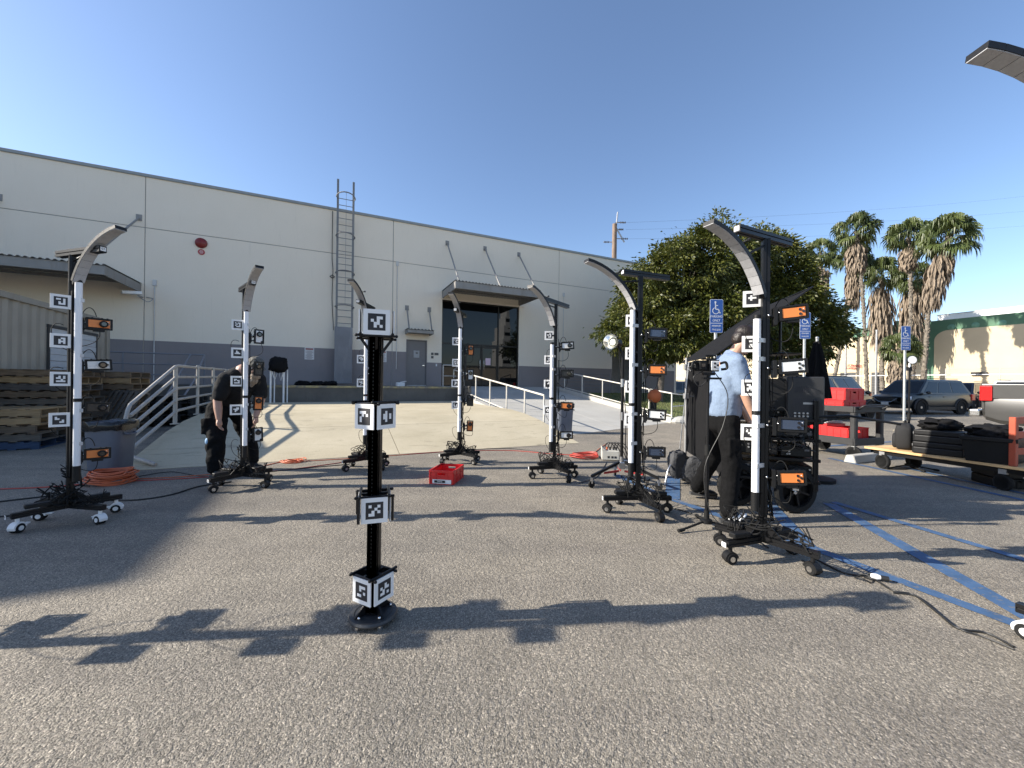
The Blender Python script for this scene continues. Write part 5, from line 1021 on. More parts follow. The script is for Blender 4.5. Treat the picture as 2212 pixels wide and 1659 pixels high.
T = thing('black_cloth', 'crumpled black cloth heaped on the storage tote', 'cloth', onbed(1.30, .33, .66), ang); lobe((0, 0, .05), (.20, .26, .075), (0, 0, 0), 12, .8, .3, .25).build('folded_cloth', CLOTH, T, 80); lobe((.10, -.20, .02), (.12, .12, .08), (.2, .3, 0), 13, .8, .3, .2).build('hanging_fold', CLOTH, T, 80)
p = gp(2196, 1056); hard_case((p.x + .15, p.y + .15, 0), -.35, .6, .42, .22, 'long black hard case lying on the asphalt under the trolley end', None)
# wheel stop, small lamp
p = gp(1868, 1003); T = thing('wheel_stop', 'pale concrete parking wheel stop under the trolley', 'wheel stop', (p.x + .4, p.y + .35, 0), .42); MB().prism([(-.09, 0), (.09, 0), (.055, .13), (-.055, .13)], (-.62, 0, 0), (.55, 0, 0)).build('block', 'walk_concrete', T, bevel=.012)
b = gp(1962, 1014); T = tripod_stand(b, 1.58, 'thin black tripod stand with a small round lamp before the trolley', 'lamp_stand', ((185, .36), (-25, .34), (-85, .22)), .011)
ax = Vector((-.25, -.95, .1)).normalized(); o = Vector((.02, -.02, 1.70)); MB().lathe([(.062, .0), (.055, -.02), (.03, -.045), (.02, -.05)], 24, o, ax, 0, False).build('reflector', 'reflector_silver', T, 60); MB().lathe([(.063, .004), (.068, .004), (.068, -.006), (.045, -.05), (.02, -.09), (0, -.09)], 24, o, ax, 0, False).build('lamp_head', BPL, T, 50); MB().lathe([(0, .002), (.06, 0)], 24, o, ax).build('front_glass', M('frosted', (.75, .75, .72), .3), T); MB().cyl((0, 0, 1.55), o - ax * .05, .012, n=8).build('yoke', CH2, T)
MB().box((.0, 0, 1.56), (.05, .04, .06)).build('battery', BPL, T)
# bench frame with a black bag on the dock edge and small items
p = B(-1.62, 15.35, .52); T = thing('work_stand', 'folding white work stand with a black bag draped on top, before the dock', 'stand', p, TH)
for x in (-.22, .16): MB().cyl((x, 0, 0), (x, 0, 1.12), .03, n=8).build('leg', WPL, T, 60); MB().cyl((x + .1, .12, 0), (x + .1, .12, 1.12), .02, n=8).build('rear_leg', WPL, T, 60)
MB().tube([(-.2, 0, 1.1), (-.1, 0, .75), (0, 0, 1.1), (.08, 0, .75), (.16, 0, 1.1)], .022, 6).build('brace', WPL, T); lobe((.0, .02, 1.28), (.27, .2, .24), (0, 0, 0), 21, .7, .25, .15).build('bag', CLOTH, T, 80)
for i, (s, l) in enumerate(((-.95, .35), (-.45, .3), (-.05, .34))):
    p = B(s, 16.5, 1.1); T = tag(lobe((0, 0, 0), (l * .7, .15, .10), (0, 0, 0), 30 + i, .8, .4, .25).build('black_bag', CLOTH, None, 80), ['leftmost', 'middle', 'rightmost'][i] + ' of the black bags lying on the dock', 'bag', 'black bags on the dock'); T.location = p + Vector((0, 0, .06)); T.rotation_euler = (0, 0, TH)
p = B(2.65, 17.0, 1.1); T = thing('white_box', 'small white box lying on the dock near the service door', 'box', p, TH + .2); MB().bb(-.16, .16, -.1, .1, 0, .16).build('carton', WPL, T, bevel=.01); MB().box((.12, -.02, .19), (.22, .18, .02), Matrix.Rotation(-.2, 3, 'Y')).build('flap', WPL, T)
# ============================================================ PEOPLE
def swept(m, pts, rs, n=12):
    pts = [Vector(p) for p in pts]
    m.tube(pts, rs, n)
    for p, r in zip(pts, rs): m.ball(p, r * .995, n)
def soft(m, name, mat, parent, vox, smooth=6, disp=0.0, dscale=.1):
    o = m.build(name, mat, parent)
    r = o.modifiers.new('remesh', 'REMESH'); r.mode = 'VOXEL'; r.voxel_size = vox; r.use_smooth_shade = True
    s = o.modifiers.new('smooth', 'SMOOTH'); s.factor = .5; s.iterations = smooth
    if disp:
        t = bpy.data.textures.new(name + '_folds', 'CLOUDS'); t.noise_scale = dscale; t.noise_depth = 2
        d = o.modifiers.new('folds', 'DISPLACE'); d.texture = t; d.strength = disp; d.mid_level = .5; d.texture_coords = 'LOCAL'
    return o
SKIN = M('skin', (.50, .29, .20), .5, 0, .08, 12, bump=.05); SKIN2 = M('skin_pale', (.44, .26, .19), .5, 0, .1, 12)
def hand(m, wrist, d, palm, thumb_side, curl=.5):
    """palm plus five bent fingers; d = finger direction, palm = palm normal"""
    d = Vector(d).normalized(); pn = Vector(palm).normalized(); sd = d.cross(pn).normalized() * thumb_side; w = Vector(wrist); k = w + d * .085
    m.tube([w, w + d * .04, k], [.026, .033, .034], 10); m.ball(w + d * .05, (.034, .034, .034), 10)
    for i, l in enumerate((.062, .072, .068, .054)):
        b = k + sd * (.027 - .018 * i); d2 = (d + pn * curl).normalized(); d3 = (d + pn * curl * 2.4).normalized()
        swept(m, [b - d * .02, b, b + d2 * l * .55, b + d2 * l * .55 + d3 * l * .55], [.010, .0095, .0085, .0072], 8)
    b = w + d * .03 + sd * .028; swept(m, [b, b + sd * .022 + d * .03, b + sd * .026 + d * .062 + pn * .012], [.013, .011, .009], 8)
def head(m, c, fw, up, k=1.0):
    c = Vector(c); fw = Vector(fw).normalized(); up = Vector(up); up = (up - fw * up.dot(fw)).normalized(); rt = fw.cross(up); R = Matrix((fw, rt * -1, up)).transposed()
    P_ = lambda x, y, z: c + R @ (Vector((x, y, z)) * k)
    m.ball(P_(-.012, 0, .035), (.098 * k, .077 * k, .092 * k), 20, 0, R); m.ball(P_(.028, 0, -.035), (.062 * k, .058 * k, .075 * k), 16, 0, R); m.ball(P_(.055, 0, -.088), (.030 * k, .032 * k, .024 * k), 12, 0, R)
    swept(m, [P_(.082, 0, .012), P_(.100, 0, -.022), P_(.106, 0, -.032)], [.009 * k, .012 * k, .013 * k], 8)             # nose
    for s in (-1, 1):
        m.ball(P_(-.008, s * .078, -.008), (.022 * k, .010 * k, .032 * k), 12, 0, R)                                      # ears
        m.ball(P_(.072, s * .032, .028), (.016 * k, .026 * k, .009 * k), 10, 0, R)                                          # brow
    m.ball(P_(.083, 0, -.058), (.013 * k, .024 * k, .006 * k), 10, 0, R); m.ball(P_(.082, 0, -.069), (.013 * k, .021 * k, .007 * k), 10, 0, R)
    return P_, R
# --- man in the blue shirt
MAN = thing('person', 'man in a blue polo shirt and black trousers looking down beside the nearest mast', 'person', (2.06, 3.8, 0), 0)
O = Vector((2.06, 3.8, 0)); L_ = lambda x, y, z: Vector((x, y, z)) - O
b = MB(); fw = Vector((.80, -.12, -.55)); P_, R_ = head(b, L_(2.205, 3.73, 1.685), fw, (.5, 0, .85), 1.0)
swept(b, [L_(2.10, 3.79, 1.50), L_(2.135, 3.775, 1.57), P_(-.01, 0, -.05)], [.075, .062, .060])
swept(b, [L_(2.06, 3.80, 1.0), L_(2.07, 3.80, 1.2), L_(2.09, 3.80, 1.44)], [.12, .125, .11], 16)
Rs, Re, Rw = L_(2.075, 3.625, 1.475), L_(2.125, 3.585, 1.185), L_(2.235, 3.60, .935); Ls, Le, Lw = L_(2.10, 3.975, 1.475), L_(2.20, 4.01, 1.20), L_(2.34, 3.95, .99)
for s_, e_, w_ in ((Rs, Re, Rw), (Ls, Le, Lw)): swept(b, [s_, s_.lerp(e_, .55), e_, e_.lerp(w_, .35), w_], [.058, .052, .043, .042, .027])
hand(b, Rw, (.30, .1, -.92), (.55, .8, .1), 1, .35); hand(b, Lw, (.45, -.1, -.85), (.4, -.8, .1), -1, .5)
Rh, Rk, Ra, Lh, Lk, La = L_(2.05, 3.72, .92), L_(2.055, 3.665, .50), L_(2.00, 3.62, .09), L_(2.06, 3.90, .92), L_(2.10, 4.10, .50), L_(2.08, 4.40, .12)
for h, k, a in ((Rh, Rk, Ra), (Lh, Lk, La)): swept(b, [h, h.lerp(k, .5), k, k.lerp(a, .4), a], [.085, .075, .055, .052, .038])
soft(b, 'body', SKIN, MAN, .006, 4)
sh = MB(); SHIRT = M('blue_heather', (.175, .235, .335), .85, 0, .14, 60, bump=.25, bscale=150)
def torso(m, pts):
    for (c, rx, ry) in pts: m.ball(c, (rx, ry, .09), 18)
for i in range(14):
    t = i / 13; z = 1.0 + .49 * t; x = 2.055 + .05 * t ** 1.3; rx = .142 + .012 * sin(pi * t) - .045 * max(0, t - .7) / .3; ry = .160 + .042 * min(1, t * 1.5) - .03 * max(0, t - .8) / .2; sh.ball(L_(x, 3.80, z), (rx, ry, .085), 18)
for s_, e_ in ((Rs, Re), (Ls, Le)): swept(sh, [s_.lerp(L_(2.09, 3.8, 1.49), .35), s_, s_.lerp(e_, .45), s_.lerp(e_, .80)], [.088, .080, .078, .077], 14)
swept(sh, [L_(2.085, 3.79, 1.49), L_(2.125, 3.785, 1.545)], [.095, .078], 14)
soft(sh, 'shirt', SHIRT, MAN, .010, 5, .022, .11)
cl = MB(); cl.lathe([(.072, 0), (.084, .012), (.080, .045), (.070, .05), (.068, .01)], 20, L_(2.105, 3.785, 1.52), (.55, 0, .83)); cl.build('collar', SHIRT, MAN, 50)
tr = MB(); TROU = M('black_trousers', (.0065, .0065, .007), .85, 0, .25, 40, bump=.25, bscale=120, spec=.1)
for i in range(8): z = .86 + .028 * i * .8; tr.ball(L_(2.055, 3.81, z), (.128, .165, .07), 18)
for h, k, a in ((Rh, Rk, Ra), (Lh, Lk, La)): swept(tr, [h, h.lerp(k, .5), k, k.lerp(a, .5), a.lerp(k, .06)], [.100, .094, .082, .077, .074], 14)
tr.box(Rh.lerp(Rk, .55) + Vector((.0, -.085, 0)), (.12, .02, .16))
soft(tr, 'trousers', TROU, MAN, .009, 4, .020, .10)
def shoe(parent, a, yaw, mat, sole, pitch=0.0, k=1.0):
    R = Matrix.Rotation(yaw, 3, 'Z') @ Matrix.Rotation(pitch, 3, 'Y'); m = MB(); a = Vector(a)
    def q(x, y, z): return a + R @ (Vector((x, y, z)) * k)
    for x, y, z, r in ((-.04, 0, -.005, (.05, .042, .055)), (.03, 0, -.02, (.07, .044, .045)), (.12, 0, -.04, (.08, .046, .035)), (.17, .004, -.048, (.045, .04, .026))): m.ball(q(x, y, z), tuple(v * k for v in r), 14, 0, R)
    o = soft(m, 'shoe', mat, parent, .006, 3); s = MB(); pts = [(-.085, -.03), (-.095, 0), (-.085, .03), (0, .038), (.10, .05), (.18, .04), (.215, .005), (.18, -.035), (.10, -.046), (0, -.038)]
    n = len(pts); s.add([q(x, y, -.085) for x, y in pts] + [q(x, y, -.062) for x, y in pts], [tuple(range(n - 1, -1, -1)), tuple(range(n, 2 * n))] + [(i, (i + 1) % n, (i + 1) % n + n, i + n) for i in range(n)]); s.build('sole', sole, o); return o, q
o, q = shoe(MAN, Ra + Vector((.02, 0, -.002)), -.25, M('shoe_black', (.02, .02, .02), .5), M('sole_rubber', (.05, .05, .05), .7))
for k in range(3):
    m = MB(); x = .015 + k * .042; m.tube(spline([q(x - .035, -.043, -.05), q(x, -.040, -.02), q(x + .03, -.012, .006)], 4), .010, 6); m.build('shoe_stripe', WPL, o, 60)
o, q = shoe(MAN, La + Vector((.02, 0, -.002)), -.1, 'shoe_black', 'sole_rubber', .12); m = MB(); m.tube(spline([q(-.01, -.043, -.05), q(.03, -.040, -.02), q(.06, -.012, .0)], 4), .008, 6); m.build('shoe_stripe', WPL, o, 60)
hm = MB(); HAIR = M('dark_hair', (.016, .010, .007), .5, 0, .3, 40, bump=.25, bscale=60)
hm.ball(P_(-.026, 0, .058), (.104, .087, .090), 20, 0, R_); hm.ball(P_(-.062, 0, .0), (.062, .076, .082), 16, 0, R_); hm.ball(P_(.05, .0, .105), (.06, .062, .036), 14, 0, R_)
for s in (-1, 1): hm.ball(P_(.005, s * .066, .035), (.035, .020, .045), 10, 0, R_)
soft(hm, 'hair', HAIR, MAN, .007, 3, .012, .04)
g_ = MB(); 
for s in (-1, 1): g_.ball(P_(.092, s * .034, .008), (.008, .027, .019), 12, 0, R_); g_.tube([P_(.088, s * .06, .014), P_(.04, s * .082, .012), P_(-.01, s * .084, .008)], .004, 6)
g_.build('sunglasses', PRT, MAN, 60)
bd = MB(); bd.ball(P_(.046, 0, -.064), (.046, .056, .040), 14, 0, R_); soft(bd, 'stubble', M('stubble', (.20, .125, .09), .7, 0, .3, 80), MAN, .008, 3)
# --- bending man
MAN2 = thing('person', 'man in dark T-shirt and work trousers bending forward behind a mast', 'person', (-3.78, 5.2, 0), 0)
O2 = Vector((-3.78, 5.2, 0)); L2 = lambda x, y, z: Vector((x, y, z)) - O2
b = MB(); P2, R2 = head(b, L2(-3.30, 5.06, 1.42), (.72, -.42, -.55), (.5, -.3, .8), 1.0)
nk = L2(-3.52, 5.16, 1.36); pel = L2(-3.86, 5.33, .93)
swept(b, [pel, pel.lerp(nk, .5), nk], [.14, .15, .11], 16); swept(b, [nk, P2(-.03, 0, -.04)], [.075, .066])
Rs, Re, Rw = L2(-3.63, 4.99, 1.27), L2(-3.71, 4.96, .99), L2(-3.66, 4.92, .77); Ls, Le, Lw = L2(-3.43, 5.32, 1.27), L2(-3.40, 5.34, 1.0), L2(-3.38, 5.20, .78)
for s_, e_, w_ in ((Rs, Re, Rw), (Ls, Le, Lw)): swept(b, [s_, s_.lerp(e_, .5), e_, e_.lerp(w_, .4), w_], [.062, .058, .049, .048, .032])
hand(b, Rw, (.12, -.05, -.98), (.9, .2, .1), 1, .4); hand(b, Lw, (.05, -.1, -.98), (-.8, -.3, 0), -1, .4)
Rh, Rk, Ra, Lh, Lk, La = L2(-3.90, 5.22, .88), L2(-3.80, 5.06, .48), L2(-3.79, 5.04, .09), L2(-3.79, 5.43, .88), L2(-3.66, 5.48, .48), L2(-3.65, 5.54, .09)
for h, k, a in ((Rh, Rk, Ra), (Lh, Lk, La)): swept(b, [h, h.lerp(k, .5), k, k.lerp(a, .4), a], [.095, .085, .06, .056, .042])
soft(b, 'body', SKIN2, MAN2, .007, 4)
ts = MB(); ax = (nk - pel).normalized(); rt = Vector((-.5, -.85, 0)).normalized(); bk = rt.cross(ax); RT = Matrix((rt, bk, ax)).transposed()
for i in range(13): t = i / 12; c = pel.lerp(nk, .10 + .84 * t) + bk * (-.04 * sin(pi * t)); ts.ball(c, (.185 + .02 * sin(pi * t) - .03 * max(0, t - .75), .145 + .02 * sin(pi * t) - .03 * max(0, t - .7), .09), 18, 0, RT)
for s_, e_ in ((Rs, Re), (Ls, Le)): swept(ts, [s_.lerp(nk, .4), s_, s_.lerp(e_, .4), s_.lerp(e_, .72)], [.095, .092, .089, .088], 14)
swept(ts, [nk - ax * .04, nk + ax * .01], [.11, .09], 14); soft(ts, 't_shirt', M('charcoal_shirt', (.018, .0185, .02), .85, 0, .2, 40, bump=.2, bscale=140, spec=.15), MAN2, .011, 5, .025, .12)
tr = MB(); 
for i in range(7): tr.ball(pel + Vector((0, 0, -.10 + .03 * i)), (.165, .185, .075), 18)
for h, k, a in ((Rh, Rk, Ra), (Lh, Lk, La)): swept(tr, [h, h.lerp(k, .5), k, k.lerp(a, .5), a.lerp(k, .14)], [.128, .118, .105, .096, .092], 14)
tr.box(Rh.lerp(Rk, .55) + Vector((-.07, -.09, 0)), (.07, .09, .2)); soft(tr, 'work_trousers', M('work_trousers', (.0075, .008, .009), .85, 0, .3, 30, bump=.2, bscale=90, spec=.1), MAN2, .011, 3, .04, .11)
MB().ball(Rk + Vector((-.035, -.09, .0)), (.035, .02, .045), 10).build('knee_patch', M('knee_blue', (.25, .42, .62), .7), MAN2, 60); MB().cyl(pel + Vector((0, 0, .06)) - rt * .0, pel + Vector((0.0, 0, .10)), .185, n=24).build('belt', RUB, MAN2)
for a, yw in ((Ra, -.55), (La, -.3)): shoe(MAN2, a, yw, M('boot', (.022, .021, .02), .5), 'sole_rubber', 0, 1.05)
hm = MB(); hm.ball(P2(-.018, 0, .062), (.108, .090, .082), 18, 0, R2); soft(hm, 'cap', M('grey_cap', (.12, .115, .10), .8, 0, .2, 60), MAN2, .008, 3, .012, .04); MB().ball(P2(.10, 0, .055), (.06, .07, .010), 14, 0, R2).build('cap_brim', 'grey_cap', MAN2, 60)
hm = MB(); hm.ball(P2(-.07, 0, -.015), (.055, .078, .07), 14, 0, R2); soft(hm, 'hair', M('grey_hair', (.30, .27, .23), .7, 0, .4, 60, bump=.5), MAN2, .008, 2, .02, .03)
hm = MB(); hm.ball(P2(.055, 0, -.085), (.055, .062, .05), 14, 0, R2); hm.ball(P2(.062, 0, -.15), (.045, .05, .075), 14, 0, R2); hm.ball(P2(.055, 0, -.215), (.025, .03, .05), 12, 0, R2); soft(hm, 'beard', M('grey_beard', (.36, .29, .22), .8, 0, .35, 70, bump=.6, bscale=80), MAN2, .008, 2, .03, .03)
# ============================================================ SIGNS
SBLUE = M('sign_blue', (.025, .10, .36), .4, 0, .05); SWH = M('sign_white', (.78, .79, .80), .45, 0, .04); GALVW = M('post_zinc', (.58, .60, .58), .5, .3, .1)
def parking_sign(p, label, rz, zb=2.76, h=.94, w=.37, tilt=0.0):
    T = thing('parking_sign', label, 'sign', (p.x, p.y, 0), rz, 'blue accessible parking signs on posts'); 
    def rrect(w, h, r, y, z0, mi, m, n=6):
        pts = []
        for cx, cz, a0 in ((w / 2 - r, h - r, 0), (-w / 2 + r, h - r, 90), (-w / 2 + r, r, 180), (w / 2 - r, r, 270)):
            for k in range(n + 1): a = radians(a0 + 90 * k / n); pts.append((cx + r * cos(a), y, z0 + cz + r * sin(a)))
        q = [(x, y + .003, z) for x, _, z in pts]; c = len(pts); m.add(pts + q, [tuple(range(c)), tuple(range(2 * c - 1, c - 1, -1))] + [(i, i + c, (i + 1) % c + c, (i + 1) % c) for i in range(c)], mi)
    m = MB(); rrect(w, h, .035, -.035, zb, 0, m); pl = m.build('sign_plate', SWH, T); m = MB(); rrect(w - .022, h - .022, .028, -.0385, zb + .011, 0, m); m.build('blue_face', SBLUE, pl)
    MB().bb(-w / 2 + .02, w / 2 - .02, -.0398, -.0388, zb + .262, zb + .276).build('divider', SWH, pl)
    # wheelchair symbol drawn with flat strokes
    y = -.0405; s = MB(); c0 = Vector((-.02, y, zb + .62)); r = .088
    def st_(pts, wd):
        for (x0, z0), (x1, z1) in zip(pts, pts[1:]): s.beam((x0, y, z0), (x1, y, z1), .0016, wd)
    st_([(c0.x + r * cos(radians(a)), c0.z + r * sin(radians(a))) for a in range(115, 365, 12)], .020)
    s.cyl((-.035, y - .0005, zb + .86), (-.035, y + .0005, zb + .86), .026, n=16)
    st_([(-.035, zb + .84), (-.025, zb + .66), (.055, zb + .66), (.09, zb + .555), (.115, zb + .565)], .026); st_([(-.03, zb + .765), (.04, zb + .765)], .020); s.build('wheelchair_symbol', SWH, pl)
    for tx, z, sz in (('PARKING', .455, .098), ('ONLY', .345, .098), ('MINIMUM', .19, .072), ('FINE $250', .085, .068)): text_part(tx, 'lettering', pl, SWH, sz, FACE_M @ Matrix.Diagonal((.82, 1, 1)), (0, -.0395, zb + z), .0006)
    MB().bb(-.03, .03, -.032, .028, 0, zb + h - .1).build('post', GALVW, T, bevel=.004); m = MB()
    for k in range(int((zb - .1) / .05)): m.cyl((0, -.0325, .1 + k * .05), (0, -.034, .1 + k * .05), .011, n=8)
    m.build('post_holes', M('hole_dark', (.06, .06, .06), .9), T)['kind'] = 'stuff'
    return T
parking_sign(at(1545, 900, 11.1) * Vector((1, 1, 0)) if False else Vector((at(1546, 700, 11.1).x, 11.1, 0)), 'blue accessible parking sign left of the man, half before the dark tree', 0.0)
parking_sign(Vector((at(1738, 700, 14.0).x, 14.0, 0)), 'blue accessible parking sign right of the nearest mast, above the cart', -.05, 2.98)
parking_sign(Vector((at(1955, 730, 15.4).x, 15.4, 0)), 'blue accessible parking sign before the grey wagon and the palms', 0.0)
# ============================================================ TREES
def leaf_mat(name, a, b_, c_):
    m = bpy.data.materials.new(name); m.use_nodes = True; nt = m.node_tree; p = nt.nodes['Principled BSDF']; o = nt.nodes.new('ShaderNodeTexCoord').outputs['Object']
    n1 = tex(nt, 'Noise', .9, o, Detail=3.0); n2 = tex(nt, 'WhiteNoise', 1.0, o) if False else tex(nt, 'Noise', 14, o, Detail=2.0)
    c = ramp(nt, n2.outputs['Fac'], [(.3, a), (.55, b_), (.75, c_)]); c = mixc(nt, 1.0, c, ramp(nt, n1.outputs['Fac'], [(.3, (.75, .8, .7)), (.7, (1.25, 1.15, 1.1))]), 'MULTIPLY')
    nt.links.new(c, p.inputs['Base Color']); p.inputs['Roughness'].default_value = .45; p.inputs['Specular IOR Level'].default_value = .4
    tr = nt.nodes.new('ShaderNodeBsdfTranslucent'); nt.links.new(c, tr.inputs[0]); mx = nt.nodes.new('ShaderNodeMixShader'); mx.inputs[0].default_value = .22
    nt.links.new(p.outputs[0], mx.inputs[1]); nt.links.new(tr.outputs[0], mx.inputs[2]); nt.links.new(mx.outputs[0], nt.nodes['Material Output'].inputs[0]); MATS[name] = m; return m
LEAF = leaf_mat('fig_leaves', (.030, .043, .009), (.085, .102, .02), (.24, .205, .045)); BARK = M('bark', (.17, .14, .115), .9, 0, .25, 12, bump=.6, bscale=40)
def broad_tree(base, trunk_pts, blobs, nclump, nleaf, label, seed, lsize=.18):
    T = thing('broadleaf_tree', label, 'tree', base, 0); rg = random.Random(seed); base = Vector(base)
    m = MB(); tp = [Vector(p) - base for p in trunk_pts]; m.tube(spline(tp, 5), [.17 - .09 * i / (5 * (len(tp) - 1)) for i in range(5 * (len(tp) - 1) + 1)], 10)
    m.build('trunk', BARK, T, 60); tips = []
    tot = sum(r[0] * r[1] * r[2] for _, r in blobs)
    for c, r in blobs:
        for k in range(int(nclump * r[0] * r[1] * r[2] / tot)):
            while True:
                v = Vector((rg.uniform(-1, 1), rg.uniform(-1, 1), rg.uniform(-1, 1)))
                if .35 < v.length < 1 and (v.length > .72 or rg.random() < .35): break
            tips.append((Vector(c) - base + Vector((v.x * r[0], v.y * r[1], v.z * r[2])), v.normalized()))
    bm_ = MB()
    for i in range(0, len(tips), max(1, len(tips) // 45)):
        e = tips[i][0]; s = tp[-1].lerp(tp[len(tp) // 2], rg.random() * .7); mid = s.lerp(e, .5) + Vector((0, 0, .3)); bm_.tube(spline([s, mid, e], 4), [.06 - .05 * k / 8 for k in range(9)], 6)
    bm_.build('branches', BARK, T, 60); lf = MB(); V, Fs = [], []
    for c, o in tips:
        R0 = rg.uniform(.25, .58); dens = int(nleaf * rg.uniform(.6, 1.4))
        for k in range(dens):
            v = Vector((rg.gauss(0, 1), rg.gauss(0, 1), rg.gauss(0, .8))) * R0 * .5; p = c + v; d = (v.normalized() * .8 + o * .6 + Vector((rg.gauss(0, .35), rg.gauss(0, .35), -.55 + rg.gauss(0, .4)))).normalized()
            l = lsize * rg.uniform(.7, 1.35); w = l * rg.uniform(.16, .24); sd = d.cross(Vector((rg.gauss(0, 1), rg.gauss(0, 1), rg.gauss(0, 1)))).normalized() * w; n = len(V)
            mid = p + d * l * .45; V += [p, mid + sd, p + d * l + Vector((0, 0, -.02)), mid - sd]; Fs.append((n, n + 1, n + 2, n + 3))
    me = bpy.data.meshes.new('crown'); me.from_pydata([tuple(v) for v in V], [], Fs); me.materials.append(LEAF); o = bpy.data.objects.new('crown', me); COL.objects.link(o); o.parent = T; o['kind'] = 'stuff'; return T
b1 = B(14.4, 14.3, .50); Y0 = 18.5
def W3(x, y, Y): p = at(x, y, Y); return (p.x, p.y, p.z)
broad_tree(b1, [b1, b1 + Vector((.15, .1, 1.2)), b1 + Vector((.1, .2, 2.2)), W3(1470, 700, 19)],
  [(W3(1400, 640, 19), (1.5, 1.6, 1.5)), (W3(1370, 705, 18.5), (1.5, 1.5, 1.2)), (W3(1480, 590, 19), (1.9, 1.8, 1.6)), (W3(1530, 690, 18.5), (1.8, 1.8, 1.5)), (W3(1450, 730, 18), (1.7, 1.6, 1.1)), (W3(1545, 555, 19.5), (1.5, 1.5, 1.6)), (W3(1545, 500, 19.5), (.5, .6, 1.0)), (W3(1500, 530, 19.5), (.6, .6, .7)), (W3(1318, 722, 18), (.55, .6, .5)), (W3(1380, 600, 19), (.7, .8, .6))], 430, 165, 'large dark evergreen tree on the lawn beside the warehouse corner', 1)
b2 = Vector((at(1650, 830, 20).x, 20, .0))
broad_tree(b2, [b2, b2 + Vector((.1, 0, 1.3)), b2 + Vector((0, .1, 2.6)), W3(1650, 640, 20.5)],
  [(W3(1640, 590, 20.5), (2.0, 1.9, 1.9)), (W3(1690, 650, 20), (1.8, 1.8, 1.6)), (W3(1620, 700, 19.5), (1.9, 1.8, 1.5)), (W3(1745, 715, 20), (1.5, 1.6, 1.6)), (W3(1655, 512, 21), (.6, .7, 1.1)), (W3(1610, 530, 20.5), (.6, .7, .8)), (W3(1755, 672, 20.5), (.7, .8, .7)), (W3(1790, 740, 20), (.55, .7, .9)), (W3(1580, 640, 20), (1.4, 1.4, 1.4)), (W3(1690, 760, 19.5), (1.5, 1.4, .8))], 430, 165, 'large dark evergreen tree behind the black flag and the signs', 2)
